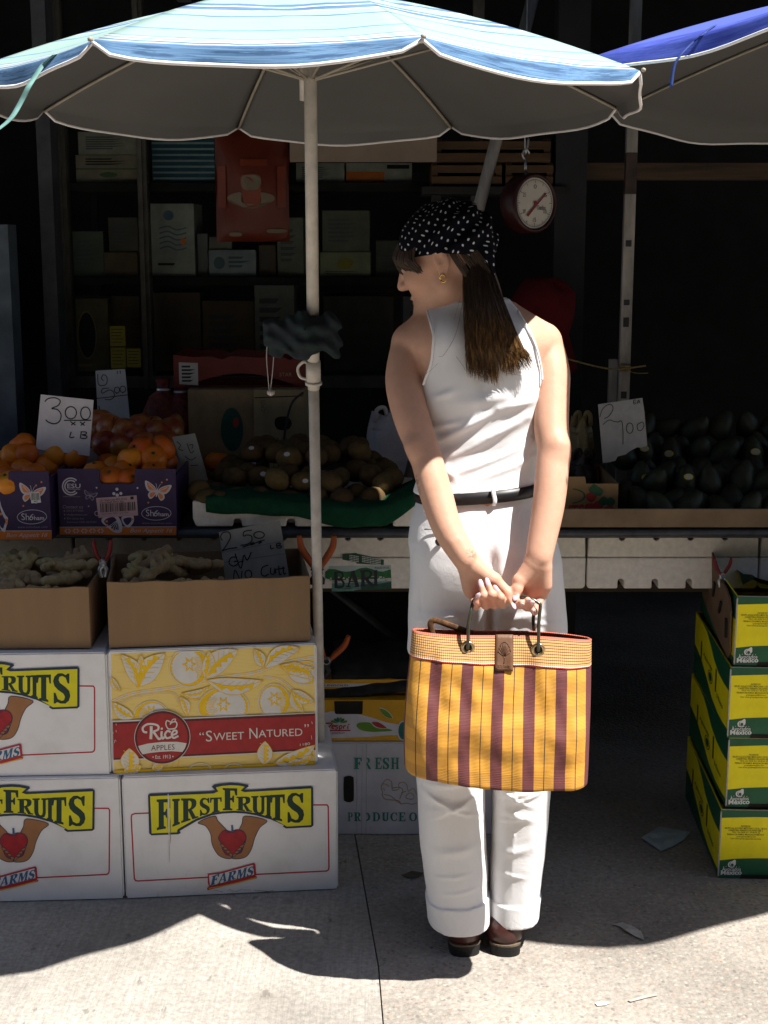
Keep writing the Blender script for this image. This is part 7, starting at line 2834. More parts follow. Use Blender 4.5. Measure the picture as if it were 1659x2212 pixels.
ARML = [(890, 755, 2.945, .0435), (874, 824, 2.90, .0385), (890, 905, 2.855, .0355), (919, 985, 2.82, .0312), (941, 1063, 2.79, .0318), (967, 1143, 2.76, .0285), (1006, 1207, 2.738, .0245)]
ARMR = [(1172, 755, 2.945, .0435), (1189, 805, 2.915, .0385), (1192, 851, 2.89, .035), (1191, 921, 2.855, .034), (1196, 970, 2.83, .0318), (1192, 1026, 2.805, .0322), (1184, 1096, 2.78, .0308), (1171, 1166, 2.755, .0275), (1164, 1203, 2.742, .0248)]
HANDL = {
 'palm': [((1004, 1215, 2.742), (1017, 1278, 2.752), .0150, .0135), ((1012, 1215, 2.742), (1036, 1284, 2.756), .0155, .0135), ((1020, 1218, 2.742), (1056, 1284, 2.757), .0155, .0135), ((1022, 1222, 2.742), (1074, 1278, 2.754), .0150, .0135), ((1030, 1228, 2.735), (1056, 1250, 2.735), .0175, .0165), ((1010, 1235, 2.738), (1016, 1270, 2.742), .0135, .0135)],
 'thumb': [(1038, 1232, 2.735, .0150), (1068, 1252, 2.732, .0122), (1098, 1281, 2.724, .0098), (1106, 1303, 2.712, .0070)],
 'pinky': [(1018, 1283, 2.752, .0090), (1028, 1308, 2.722, .0076), (1031, 1301, 2.703, .0070), (1033, 1288, 2.700, .0060)],
 'ring': [(1036, 1289, 2.756, .0095), (1049, 1307, 2.722, .0082), (1045, 1286, 2.700, .0074), (1040.5, 1268, 2.705, .0060)],
 'middle': [(1056, 1289, 2.757, .0095), (1068, 1306, 2.722, .0082), (1062, 1284, 2.698, .0075), (1056, 1266, 2.704, .0060)],
 'index': [(1076, 1283, 2.753, .0093), (1086, 1304, 2.724, .0082), (1081, 1290, 2.703, .0075), (1074, 1277, 2.705, .0062)],
}
HANDR = {
 'palm': [((1172, 1212, 2.745), (1171, 1280, 2.753), .0150, .0135), ((1166, 1212, 2.745), (1162, 1284, 2.757), .0155, .0135), ((1160, 1212, 2.745), (1150, 1284, 2.757), .0155, .0135), ((1152, 1216, 2.745), (1138, 1278, 2.755), .0150, .013), ((1150, 1222, 2.738), (1130, 1250, 2.738), .0175, .0150), ((1176, 1228, 2.740), (1178, 1264, 2.744), .0140, .0130)],
 'thumb': [(1140, 1232, 2.738, .0150), (1122, 1254, 2.732, .0122), (1117, 1272, 2.724, .0100), (1115, 1286, 2.716, .0076)],
 'index': [(1138, 1284, 2.753, .0092), (1124, 1306, 2.732, .0080), (1119, 1304, 2.712, .0074), (1127, 1302, 2.702, .0064)],
 'middle': [(1150, 1289, 2.756, .0092), (1139, 1311, 2.730, .0080), (1134, 1304, 2.710, .0074), (1140, 1296, 2.703, .0062)],
 'ring': [(1160, 1290, 2.756, .0090), (1151, 1314, 2.730, .0078), (1146, 1312, 2.712, .0072), (1149, 1302, 2.703, .0060)],
 'pinky': [(1169, 1287, 2.752, .0086), (1161, 1312, 2.730, .0072), (1155, 1321, 2.714, .0066), (1151, 1318, 2.704, .0056)],
}

class Field:
 """Distance field on a rectilinear grid; each shape touches only its own box."""

 def __init__(self, xs, ys, zs):
  self.xs, self.ys, self.zs = [np.array(q, np.float32) for q in (xs, ys, zs)]
  self.D = np.full((len(xs), len(ys), len(zs)), 1.0, np.float32)

 def sub(self, lo, hi, pad):
  s = []
  for c_, a, b_ in zip((self.xs, self.ys, self.zs), lo, hi):
   i = max(0, int(np.searchsorted(c_, a - pad)) - 1)
   j = min(len(c_), int(np.searchsorted(c_, b_ + pad)) + 1)
   s.append(slice(i, max(j, i + 1)))
  P = np.stack(np.meshgrid(self.xs[s[0]], self.ys[s[1]], self.zs[s[2]], indexing='ij'), -1)
  return tuple(s), P

 def cone(self, a, b_, r1, r2, k_, flat=None):
  r = max(r1, r2)
  s, P = self.sub(np.minimum(a, b_) - r, np.maximum(a, b_) + r, k_ + .012)
  d = sdf_round_cone(P, a, b_, r1, r2, flat)
  self.D[s] = smin(self.D[s], d, k_)

 def ell(self, c_, r, k_, M=None, sub=False):
  m_ = max(r)
  s, P = self.sub(c_ - m_, c_ + m_, k_ + .012)
  d = sdf_ell(P, c_, r, M)
  if sub:
   self.D[s] = -smin(-self.D[s], d, k_)
  else:
   self.D[s] = smin(self.D[s], d, k_)

 def chain(self, pts, k_):
  for p, q in zip(pts[:-1], pts[1:]):
   self.cone(A(*p[:3]), A(*q[:3]), p[3], q[3], k_)

def axis(lo, hi, coarse, fine, flo, fhi):
 out = list(np.arange(lo, flo, coarse)) + list(np.arange(flo, fhi, fine)) + list(np.arange(fhi, hi + coarse, coarse))
 return out

hlo, hhi = A(990, 1330, 2.69), A(1200, 1195, 2.77)
F_ = Field(axis(-.02, .42, .0036, .0016, hlo[0], hhi[0]), axis(2.66, 3.10, .0036, .0017, 2.67, 2.78), axis(hlo[2] - .01, 1.66, .0036, .0016, hlo[2], hhi[2]))
s, P = F_.sub((-.02, 2.8, 1.0), (.42, 3.1, 1.42), 0)
d = loft_sdf(P, *TORSO, n=2.25) + .004
d = np.maximum(d, zpx(1090) - P[..., 2])
d = np.maximum(d, P[..., 2] - zpx(668))
F_.D[s] = np.minimum(F_.D[s], d)
F_.cone(H(-.03, 0, -.04), A(1012, 690, 2.962), .054, .060, .03)
for px_, sx in ((892, -1), (1168, 1)):
 F_.cone(A(1008 + sx * 25, 668, 2.958), A(px_, 742, 2.945), .034, .045, .045)
for px_ in (960, 1108):
 F_.cone(A(px_, 745, 2.90), A(px_ + (8 if px_ < 1000 else -8), 850, 2.895), .05, .035, .05)
F_.chain(smooth_path(ARML, 5), .004)
F_.chain(smooth_path(ARMR, 5), .004)
F_.cone(A(1208, 962, 2.812), A(1207, 976, 2.812), .018, .017, .02)
for p, q in (((978, 1168, 2.7295), (1006, 1214, 2.7235)), ((990, 1166, 2.7305), (1015, 1212, 2.7245)), ((1168, 1170, 2.733), (1163, 1212, 2.728))):
 F_.cone(A(*p), A(*q), .0045, .0045, .006)
F_.cone(A(897, 962, 2.815), A(901, 974, 2.812), .021, .020, .012)
for Hd in (HANDL, HANDR):
 for a_, c_, r1, r2 in Hd['palm']:
  F_.cone(A(*a_), A(*c_), r1, r2, .011)
 for fkey in ('index', 'middle', 'ring', 'pinky', 'thumb'):
  ch = Hd[fkey]
  for p, q in zip(ch[:-1], ch[1:]):
   F_.cone(A(*p[:3]), A(*q[:3]), p[3], q[3], .0035 if fkey != 'thumb' else .006)
  for p in ch[1:-1]:
   F_.cone(A(*p[:3]), A(*p[:3]) + np.float32(1e-4), p[3] * 1.07, p[3] * 1.07, .003)
F_.ell(H(-.012, 0, .012), (.092, .072, .082), .02, HM)
F_.ell(H(.035, 0, -.035), (.058, .058, .078), .03, HM)
F_.cone(H(.004, .046, -.07), H(.068, .012, -.098), .020, .015, .03)
F_.cone(H(.004, -.046, -.07), H(.068, -.012, -.098), .020, .015, .03)
F_.ell(H(.076, 0, -.094), (.017, .017, .016), .015, HM)
F_.cone(H(.086, 0, .004), H(.106, 0, -.034), .0075, .0105, .010)
F_.cone(H(.098, .011, -.037), H(.098, -.011, -.037), .0075, .0075, .006)
for sg in (-1, 1):
 F_.cone(H(.079, sg * .012, .014), H(.066, sg * .042, .010), .008, .007, .012)
 F_.ell(H(.086, sg * .032, -.004), (.014, .016, .010), .008, HM, True)
 F_.ell(H(.074, sg * .031, -.005), (.0125, .0125, .0125), .002, HM)
 F_.ell(H(.058, sg * .044, -.035), (.024, .018, .02), .02, HM)
 F_.ell(H(-.012, sg * .074, -.018), (.017, .009, .030), .004, HM)
 F_.ell(H(-.012, sg * .084, -.014), (.009, .006, .017), .003, HM, True)
 F_.ell(H(-.008, sg * .076, -.044), (.009, .006, .009), .004, HM)
F_.ell(H(.0885, 0, -.0655), (.0085, .019, .0050), .003, HM)
F_.ell(H(.0865, 0, -.0755), (.0085, .017, .0056), .003, HM)
v_, f_ = surface_nets(F_.D, F_.xs, F_.ys, F_.zs)
v_ = np_smooth(v_, f_, 3)
v_ = np_smooth(v_, f_, 22, .5, np.clip((v_[:, 2] - zpx(1205, 2.75)) / .03, 0, 1)[:, None] * np.where(v_[:, 2] > zpx(700), .0, 1.0)[:, None])
body = np_mesh('body', v_, f_, m_skin)
pchild(body)
m_eye = mat('eye_white', (.55, .52, .48), .2, .05)
m_iris = mat('dark_iris', (.03, .018, .01), .15, .1)
m_lip = mat('lip_rose', (.30, .10, .085), .4, .1)
def ell_mb(b, c_, r, M, mi=0, n=12):
 vs, fs = [], []
 m_ = n // 2 + 2
 for j in range(m_ + 1):
  t = math.pi * j / m_
  for i in range(n):
   a_ = 2 * math.pi * i / n
   q = np.array((r[0] * math.sin(t) * math.cos(a_), r[1] * math.sin(t) * math.sin(a_), r[2] * math.cos(t)))
   vs.append(tuple(np.array(c_) + M @ q))
 for j in range(m_):
  for i in range(n):
   fs.append((j * n + i, (j + 1) * n + i, (j + 1) * n + (i + 1) % n, j * n + (i + 1) % n))
 b.add(vs, fs, mi, True)

for sg in (-1, 1):
 b = MB()
 ell_mb(b, H(.0752, sg * .031, -.006), (.0118, .0118, .0118), HM)
 ell_mb(b, H(.0835, sg * .032, -.0085), (.0042, .0056, .0056), HM, 1)
 b.build('eye', [m_eye, m_iris], body)
 b = MB()
 b.tube([H(.0855, sg * .014, .018), H(.083, sg * .03, .022), H(.070, sg * .047, .016)], [.002, .0026, .0012], 6)
 b.build('eyebrow', mat('brow_hair', (.02, .012, .008), .8, .1), body)
b = MB()
ell_mb(b, H(.0897, 0, -.0655), (.0080, .0175, .0044), HM)
ell_mb(b, H(.0878, 0, -.0755), (.0082, .0155, .0050), HM)
b.build('lips', m_lip, body)
m_nail = mat('lilac_nail_varnish', (.62, .46, .52), .18, .05, 20, .6)

def nail(ch, ln, wd, ext=.006, face=(0, -1, .12)):
 t = A(*ch[-1][:3])
 d = nrm(t - A(*ch[-2][:3]))
 fdir = np.array(face, np.float32)
 fdir = nrm(fdir - d * (fdir @ d))
 sdir = np.cross(d, fdir)
 b = MB()
 ell_mb(b, t + d * ext + fdir * ch[-1][3] * .62, (ln, wd, .0022), np.stack([d, sdir, fdir], 1), 0, 14)
 b.build('fingernail', m_nail, body)

for kf, ln, ext in (('pinky', .0075, .002), ('ring', .0105, .0055), ('middle', .0115, .006), ('index', .0100, .0045)):
 nail(HANDL[kf], ln, .0052, ext)
nail(HANDL['thumb'], .0105, .0056, .005, (.5, -1, .1))
nail(HANDR['thumb'], .0105, .0066, .004, (-.3, -1, .1))
for kf in ('index', 'middle', 'ring', 'pinky'):
 nail(HANDR[kf], .0062, .0046, .003, (.3, -1, .0))
b = MB()
e = H(-.006, .083, -.056)
b.tube([tuple(e + HF * .006 * math.cos(t) + HU * .008 * math.sin(t)) for t in [i * .55 for i in range(12)]], .0018, 6, closed=False)
pchild(b.build('earring', mat('gold', (.75, .48, .14), .25, .05, 20, .5, metal=1)))

def seg_fold(P2, p, q, w, h):
 p, q = np.array(p, np.float32), np.array(q, np.float32)
 pq = q - p
 t = np.clip(((P2 - p) @ pq) / (pq @ pq), 0, 1)
 dd = np.linalg.norm(P2 - (p + t[..., None] * pq), axis=-1)
 return h * np.exp(-(dd / w) ** 2) * np.sin(np.pi * np.clip(t, .06, .94)) ** .7

def poly_sd(P2, poly):
 poly = np.array(poly, np.float32)
 d = np.full(P2.shape[:-1], 1e9, np.float32)
 ins = np.zeros(P2.shape[:-1], bool)
 n = len(poly)
 for i in range(n):
  a, c_ = poly[i], poly[(i + 1) % n]
  e = c_ - a
  w = P2 - a
  t = np.clip((w @ e) / (e @ e + 1e-12), 0, 1)
  d = np.minimum(d, np.linalg.norm(w - t[..., None] * e, axis=-1))
  cnd = (a[1] <= P2[..., 1]) != (c_[1] <= P2[..., 1])
  xi = a[0] + (P2[..., 1] - a[1]) / (c_[1] - a[1] + 1e-12) * e[0]
  ins ^= cnd & (P2[..., 0] < xi)
 return np.where(ins, -d, d)

def X2(px_, py_, Y=2.86):
 q = A(px_, py_, Y)
 return (float(q[0]), float(q[2]))

xs = np.arange(-.03, .42, .0034, dtype=np.float32)
ys = np.arange(2.79, 3.08, .0034, dtype=np.float32)
zs = np.arange(zpx(1085), zpx(620), .0034, dtype=np.float32)
P = np.stack(np.meshgrid(xs, ys, zs, indexing='ij'), -1)
d = loft_sdf(P, *TORSO, n=2.25)
for px_, sx in ((892, -1), (1168, 1)):
 d = smin(d, sdf_round_cone(P, A(1008 + sx * 25, 668, 2.958), A(px_, 742, 2.945), .034, .045), .045)
d = smin(d, sdf_round_cone(P, A(1010, 640, 2.962), A(1012, 690, 2.962), .058, .060), .03)
for px_ in (960, 1108):
 d = smin(d, sdf_round_cone(P, A(px_, 745, 2.90), A(px_ + (8 if px_ < 1000 else -8), 850, 2.895), .05, .035), .05)
d -= .0045
P2 = np.stack([P[..., 0], P[..., 2]], -1)
fold = np.zeros_like(d)
for p, q, w, h in (((935, 960), (1075, 880), .008, .0075), ((1075, 880), (1160, 862), .008, .005), ((930, 1000), (1140, 900), .010, .0085), ((945, 1030), (1150, 955), .009, .006), ((930, 925), (1010, 905), .007, .005), ((1010, 1035), (1158, 985), .009, .005), ((990, 870), (1110, 850), .012, .004), ((930, 860), (985, 840), .007, .004), ((1120, 1010), (1158, 940), .008, .005), ((960, 985), (1060, 935), .006, -.004), ((985, 1010), (1110, 960), .006, -.004), ((1037, 700), (1040, 880), .014, -.007), ((930, 975), (990, 1040), .008, .004)):
 fold += seg_fold(P2, X2(*p), X2(*q), w, h)
back = np.clip((2.935 - P[..., 1]) / .03, 0, 1)
d -= fold * back
outline = [X2(*p) for p in ((892, 1074), (940, 1069), (1040, 1060), (1175, 1048), (1180, 960), (1176, 850), (1171, 800), (1158, 748), (1140, 705), (1122, 668), (1106, 648), (1065, 652), (1010, 654), (960, 651), (935, 658), (922, 668), (926, 690), (934, 725), (931, 775), (920, 812), (911, 845), (890, 900), (885, 1000))]
d = np.maximum(d, poly_sd(P2, outline))
v_, f_ = surface_nets(d, xs, ys, zs)
v_ = np_smooth(v_, f_, 3)
tank = pchild(np_mesh('tank_top', v_, f_, m_tank))
def on_surf(path_px, r_, name):
 pts = []
 for px_, py_ in path_px:
  x, z = X2(px_, py_)
  c_ = v_[(np.abs(v_[:, 0] - x) < .006) & (np.abs(v_[:, 2] - z) < .006)]
  if len(c_):
   pts.append((x, float(c_[:, 1].min()) - .0004, z))
 if len(pts) > 3:
  b = MB()
  b.tube(smooth_path(pts, 3), r_, 6, flat=.5)
  o = b.build(name, m_tank, tank)

on_surf([(924, 672), (928, 690), (935, 712), (936, 728), (934, 752), (932, 775), (926, 798), (920, 814), (914, 832)], .0028, 'armhole_binding')
on_surf([(1121, 672), (1130, 690), (1139, 706), (1148, 726), (1157, 748), (1164, 772), (1170, 800), (1172, 824)], .0028, 'armhole_binding')

PEL = mk_loft([(1040, 912, 1158, 2.92, .088), (1075, 902, 1162, 2.92, .096), (1120, 888, 1186, 2.918, .108), (1160, 881, 1202, 2.913, .118), (1210, 877, 1213, 2.91, .124), (1260, 880, 1216, 2.912, .122), (1310, 884, 1220, 2.918, .112), (1360, 886, 1221, 2.925, .104), (1430, 889, 1216, 2.93, .098)])
LEGL = mk_loft([(1250, 915, 1048, 2.925, .08), (1330, 897, 1060, 2.925, .095), (1430, 889, 1058, 2.928, .098), (1560, 894, 1052, 2.93, .093), (1700, 900, 1046, 2.93, .088), (1800, 906, 1050, 2.93, .086), (1900, 918, 1053, 2.928, .083), (1960, 926, 1054, 2.925, .082), (2030, 930, 1054, 2.92, .081)])
LEGR = mk_loft([(1250, 1054, 1190, 2.925, .08), (1330, 1044, 1208, 2.925, .095), (1430, 1046, 1214, 2.93, .097), (1560, 1054, 1204, 2.935, .090), (1700, 1063, 1188, 2.94, .084), (1800, 1061, 1180, 2.945, .081), (1900, 1057, 1168, 2.95, .078), (1960, 1057, 1160, 2.95, .077), (2030, 1058, 1156, 2.95, .076)])
ZL, ZR = zpx(2022, 2.845), zpx(2004, 2.88)
xs = np.arange(-.0, .42, .0031, dtype=np.float32)
ys = np.arange(2.77, 3.06, .0034, dtype=np.float32)
zs = np.arange(.03, zpx(1055), .0031, dtype=np.float32)
P = np.stack(np.meshgrid(xs, ys, zs, indexing='ij'), -1)
z = P[..., 2]
x = P[..., 0]
y = P[..., 1]
dl = np.maximum(loft_sdf(P, *LEGL, n=2.35), (z - zpx(1265)))
dr = np.maximum(loft_sdf(P, *LEGR, n=2.35), (z - zpx(1265)))
dp = np.maximum(loft_sdf(P, *PEL, n=2.3), zpx(1400) - z)
cx_ = xpx(1052, 1250)
dp = dp + .016 * np.exp(-((x - cx_) / .013) ** 2) * np.clip((2.89 - y) / .05, 0, 1) * np.clip((zpx(1130) - z) / .06, 0, 1)
d = smin(np.minimum(dl, dr), dp, .03)
P2 = np.stack([x, z], -1)
fold = np.zeros_like(d)
for p, q, w, h in (((905, 1330), (1000, 1318), .010, .004), ((1060, 1330), (1190, 1322), .010, .004), ((915, 1725), (1020, 1752), .008, .004), ((925, 1760), (1030, 1735), .008, .0035), ((1075, 1735), (1165, 1715), .008, .004), ((1085, 1760), (1160, 1785), .008, .0035), ((920, 1700), (1030, 1690), .008, .004), ((940, 1850), (1035, 1835), .010, .003), ((1080, 1860), (1150, 1845), .010, .003), ((1050, 1400), (1052, 1260), .01, -.004), ((985, 1330), (990, 1420), .012, .004), ((1100, 1330), (1105, 1420), .012, .005), ((1160, 1330), (1165, 1430), .010, .004), ((900, 1190), (905, 1330), .010, -.003), ((945, 1145), (1000, 1160), .006, .002), ((1010, 1105), (1020, 1200), .012, .002), ((1120, 1110), (1112, 1200), .012, .002), ((930, 1640), (1000, 1600), .012, .004), ((1090, 1640), (1170, 1600), .012, .004)):
 fold += seg_fold(P2, X2(*p, 2.84), X2(*q, 2.84), w, h)
for p, q, w, h in (((912, 1715), (1010, 1765), .004, .0035), ((930, 1775), (1035, 1722), .0045, .003), ((950, 1745), (1040, 1770), .0035, .0025), ((1072, 1712), (1150, 1752), .004, .003), ((1085, 1748), (1175, 1722), .004, .003), ((1075, 1790), (1150, 1770), .0035, .002), ((900, 1345), (985, 1322), .005, .003), ((905, 1372), (960, 1350), .004, .0025), ((1130, 1335), (1212, 1350), .005, .003), ((930, 1905), (1020, 1892), .004, .002), ((945, 1940), (1040, 1925), .004, .002), ((1075, 1900), (1140, 1912), .004, .002), ((1052, 1085), (1052, 1330), .0022, -.0022), ((905, 1235), (912, 1330), .003, -.002), ((968, 1430), (985, 1960), .003, .0016), ((1122, 1430), (1108, 1950), .003, .0016)):
 fold += seg_fold(P2, X2(*p, 2.84), X2(*q, 2.84), w, h)
d -= fold * np.clip((2.93 - y) / .03, 0, 1)
d -= .0008 * np.sin(x * 70 + 3 * np.sin(z * 9)) * np.clip((.75 - z) / .2, 0, 1) * np.clip((z - .1) / .1, 0, 1)
d -= .0006 * np.sin(z * 60 + x * 40) * np.sin(x * 55 - z * 24)
tl = z - (ZL + .064 + .05 * (x - .2) + .06 * (2.93 - y) * 0)
tr = z - (ZR + .052)
cl = np.maximum(loft_sdf(P, *LEGL, n=2.35) - .004, tl)
cr = np.maximum(loft_sdf(P, *LEGR, n=2.35) - .004, tr)
d = np.minimum(d, np.minimum(cl, cr))
bot = np.where(x < xpx(1055, 2000), ZL + .012 * np.clip((.14 - x) / .1, 0, 1) - z, ZR - z)
d = np.maximum(d, bot)
WL = lambda x_: zpx(1070, 2.83) + (x_ - xpx(1040, 1070, 2.83)) * .075
d = np.maximum(d, z - WL(x))
d += .006 * np.exp(-(np.abs(x - (xpx(884, 1215) + .0)) / .006) ** 2) * np.exp(-((z - zpx(1225)) / .05) ** 4)
v_, f_ = surface_nets(d, xs, ys, zs)
v_ = np_smooth(v_, f_, 3)
trou = pchild(np_mesh('trousers', v_, f_, m_trou))
tv = v_
vs, fs = [], []
n = 72
zc_, cxx, cyy, aa, bb = PEL
for j, (dz, off) in enumerate(((-.004, .002), (-.004, .0075), (.020, .0065), (.020, .001))):
 for i in range(n):
  a_ = 2 * math.pi * i / n
  ca, sa = math.cos(a_), math.sin(a_)
  xx = cxx[1] + (aa[1] + off) * math.copysign(abs(ca) ** (2 / 2.3), ca)
  yy = cyy[1] + (bb[1] + off) * math.copysign(abs(sa) ** (2 / 2.3), sa)
  vs.append((xx, yy, WL(xx) - .012 + dz))
for j in range(3):
 for i in range(n):
  fs.append((j * n + i, j * n + (i + 1) % n, (j + 1) * n + (i + 1) % n, (j + 1) * n + i))
b = MB()
b.add(vs, fs, 0, True)
belt = pchild(b.build('belt', m_belt))
for px_, yb, yt in ((1067, 1092, 1050), (920, 1112, 1076)):
 b = MB()
 pts = []
 for t in range(7):
  py_ = yb + (yt - yb) * t / 6
  xx, zz_ = X2(px_ + 2 * math.sin(t), py_, 2.82)
  rel = (xx - cxx[1]) / (aa[1] + .008)
  yy = cyy[1] - (bb[1] + .0105) * max(0, 1 - abs(rel) ** 2.3) ** (1 / 2.3)
  pts.append((xx, yy - (.0 if 0 < t < 6 else -.004), zz_))
 b.tube(pts, .0046, 8, flat=.3)
 pchild(b.build('belt_loop', m_trou))
def surf_y(px_, py_):
 x_, z_ = X2(px_, py_, 2.80)
 c_ = tv[(np.abs(tv[:, 0] - x_) < .006) & (np.abs(tv[:, 2] - z_) < .006)]
 return x_, (float(c_[:, 1].min()) if len(c_) else 2.8), z_

b = MB()
b.tube([(surf_y(px_, py_)[0], surf_y(px_, py_)[1] - .0006, surf_y(px_, py_)[2]) for px_, py_ in ((918, 1152), (940, 1149), (962, 1147), (985, 1146))], .0014, 6)
b.build('pocket_welt', mat('seam_shade', (.34, .34, .36), .9, .1), trou)
x_, y_, z_ = surf_y(949, 1173)
b = MB()
b.lathe([(.0004, .004), (.004, .0042), (.0078, .0032), (.0084, .0), (.007, -.001)], 18, 0, Matrix.Translation((x_, y_ - .001, z_)) @ Matrix.Rotation(R(90), 4, 'X'))
b.build('button', mat('brown_horn_button', (.03, .022, .018), .3, .3, 200), trou)

m_boot = mat('oxblood_leather', (.055, .017, .014), .33, .25, 30, .5, bump=.1, bscale=250)
m_sole = mat('black_rubber_sole', (.012, .012, .012), .7, .2)
m_welt = mat('welt_stitching', (.12, .09, .06), .7, .2, 300)

def boot(hx, hy, ang, lean):
 root = None
 ca, sa = math.cos(ang), math.sin(ang)
 W_ = lambda f, s_, u: np.array((hx + s_ * ca + f * sa * -1 * 0 + f * math.sin(ang) * -1, hy + f * math.cos(ang) + s_ * math.sin(ang), u), np.float32)

 def fn(P):
  e = sdf_round_cone(P, W_(.036, 0, .045), W_(.06, lean, .13), .0325, .026)
  for a_, c_, r1, r2 in ((W_(.036, 0, .048), W_(.10, 0, .052), .033, .034), (W_(.10, 0, .052), W_(.20, .004, .045), .036, .032), (W_(.19, -.004, .044), W_(.235, -.002, .042), .034, .026)):
   e = smin(e, sdf_round_cone(P, a_, c_, r1, r2), .03)
  e = np.maximum(e, .024 - P[..., 2])
  return np.maximum(e, P[..., 2] - .13)
 lo = np.minimum(W_(-.02, -.06, 0), W_(.29, .06, 0)) - .03
 hi = np.maximum(W_(-.02, -.06, 0), W_(.29, .06, 0)) + .03
 D, xs_, ys_, zs_ = grid_sdf((lo[0], lo[1], .015), (hi[0], hi[1], .14), .0035, fn)
 vv, ff = surface_nets(D, xs_, ys_, zs_)
 o = pchild(np_mesh('boot', np_smooth(vv, ff, 2), ff, m_boot))
 out = [(0.0, 0), (.004, .02), (.02, .033), (.06, .033), (.10, .031), (.16, .040), (.21, .040), (.25, .028), (.268, .006), (.268, -.008), (.25, -.028), (.21, -.036), (.16, -.034), (.10, -.029), (.06, -.032), (.02, -.032), (.004, -.02)]
 out = smooth_path(out, 3, True)
 b = MB()
 for z0, z1, g, mi, fl in ((.012, .024, 1.02, 0, None), (.0235, .0275, 1.045, 1, None), (.0, .0118, 1.0, 0, .075)):
  ring = [W_(f * 1.0 - .004, s_ * g, 0) for f, s_ in out if fl is None or f < fl]
  nn = len(ring)
  vs = [(p[0], p[1], z0) for p in ring] + [(p[0], p[1], z1) for p in ring]
  if sum(a[0] * c_[1] - a[1] * c_[0] for a, c_ in zip(ring, ring[1:] + ring[:1])) < 0:
   fs = [tuple(range(nn)), tuple(range(2 * nn - 1, nn - 1, -1))] + [((i + 1) % nn, i, nn + i, nn + (i + 1) % nn) for i in range(nn)]
  else:
   fs = [tuple(range(nn - 1, -1, -1)), tuple(range(nn, 2 * nn))] + [(i, (i + 1) % nn, nn + (i + 1) % nn, nn + i) for i in range(nn)]
  b.add(vs, fs, mi)
 ring = [W_(f, s_ * .98, 0) for f, s_ in out if f > .11]
 nn = len(ring)
 vs = [(p[0], p[1], .0005) for p in ring] + [(p[0], p[1], .0118) for p in ring]
 b.add(vs, [tuple(range(nn)), tuple(range(2 * nn - 1, nn - 1, -1))] + [((i + 1) % nn, i, nn + i, nn + (i + 1) % nn) for i in range(nn)], 0)
 b.build('sole', [m_sole, m_welt], o)

hR = ground_at(1092, 2068)
boot(hR.x - .002, hR.y + .004, R(-6), .014)
hL = ground_at(1006, 2066)
boot(hL.x, hL.y + .0, R(5), -.014)

xs = np.arange(HC[0] - .15, HC[0] + .15, .003, dtype=np.float32)
ys = np.arange(HC[1] - .15, HC[1] + .15, .003, dtype=np.float32)
zs = np.arange(HC[2] - .11, HC[2] + .13, .003, dtype=np.float32)
P = np.stack(np.meshgrid(xs, ys, zs, indexing='ij'), -1)
q = P - HC
f = q @ HF
s_ = q @ HS
u = q @ HU
d = sdf_ell(P, H(-.012, 0, .010), (.104, .083, .092), HM)
d2 = sdf_round_cone(P, H(-.06, .0, .0), A(1032, 560, 2.91), .052, .028)
d2 = smin(d2, sdf_round_cone(P, A(1030, 545, 2.905), A(1060, 590, 2.89), .028, .008), .03)
d2 = np.maximum(d2, -(u + .078) + .35 * np.minimum(f + .06, 0))
d -= .0045 * np.sin(f * 70 + u * 120 + 2 * np.sin(s_ * 40)) * np.clip((.03 - f) / .06, 0, 1) + .0025 * np.sin(s_ * 120 + f * 60 + u * 80)
edge = -.004 + .24 * f
edge = np.where(f < -.02, -.0088 + .45 * (f + .02), edge)
d = smin(np.maximum(d, (edge - u) * .8), d2, .012)
dn_in = sdf_ell(P, H(-.012, 0, .018), (.094, .074, .092), HM)
v_, f_ = surface_nets(d, xs, ys, zs)
v_ = np_smooth(v_, f_, 2)
m_scarf, k = newmat('dark_dotted_scarf')
uv = k.n('ShaderNodeUVMap')
mp = k.n('ShaderNodeMapping')
mp.inputs['Scale'].default_value = (1, 1, 1)
k.l(uv.outputs[0], mp.inputs[0])
dots = []
for sh_ in ((0, 0), (.5, .5)):
 fr_ = k.n('ShaderNodeVectorMath', operation='FRACTION')
 ad = k.n('ShaderNodeVectorMath', operation='ADD')
 ad.inputs[1].default_value = (sh_[0], sh_[1], 0)
 k.l(mp.outputs[0], ad.inputs[0])
 k.l(ad.outputs[0], fr_.inputs[0])
 ds = k.n('ShaderNodeVectorMath', operation='DISTANCE')
 ds.inputs[1].default_value = (.5, .5, 0)
 k.l(fr_.outputs[0], ds.inputs[0])
 dots.append(k.math('LESS_THAN', ds.outputs['Value'], .105))
dt = k.math('MAXIMUM', dots[0], dots[1])
k.l(k.mix(dt, (.0035, .004, .007, 1), (.46, .48, .52, 1)), k.b.inputs['Base Color'])
k.b.inputs['Roughness'].default_value = .8
k.b.inputs['Specular IOR Level'].default_value = .06
k.bump(k.noise(k.coord('Object'), 45, 4, .6, 1), .4, .004)
scarf = np_mesh('head_scarf', v_, f_, m_scarf)
ul = scarf.data.uv_layers.new(name='UVMap')
co = v_ - (HC + HF * -.012 + HU * .02)
ff_, ss_, uu_ = co @ HF, co @ HS, co @ HU
rr_ = np.linalg.norm(co, axis=1)
ang_ = np.arctan2(uu_, ff_)
pol = np.arccos(np.clip(ss_ / rr_, -1, 1))
U_ = pol * np.cos(ang_) * .1 / .0265
V_ = pol * np.sin(ang_) * .1 / .0265
U_ = U_ + .25 * np.sin(V_ * 1.3) + .16 * np.sin(V_ * 3.1 + U_)
V_ = V_ + .22 * np.sin(U_ * 1.1 + 1) + .12 * np.sin(U_ * 3.7)
li = np.empty(len(scarf.data.loops), np.int32)
scarf.data.loops.foreach_get('vertex_index', li)
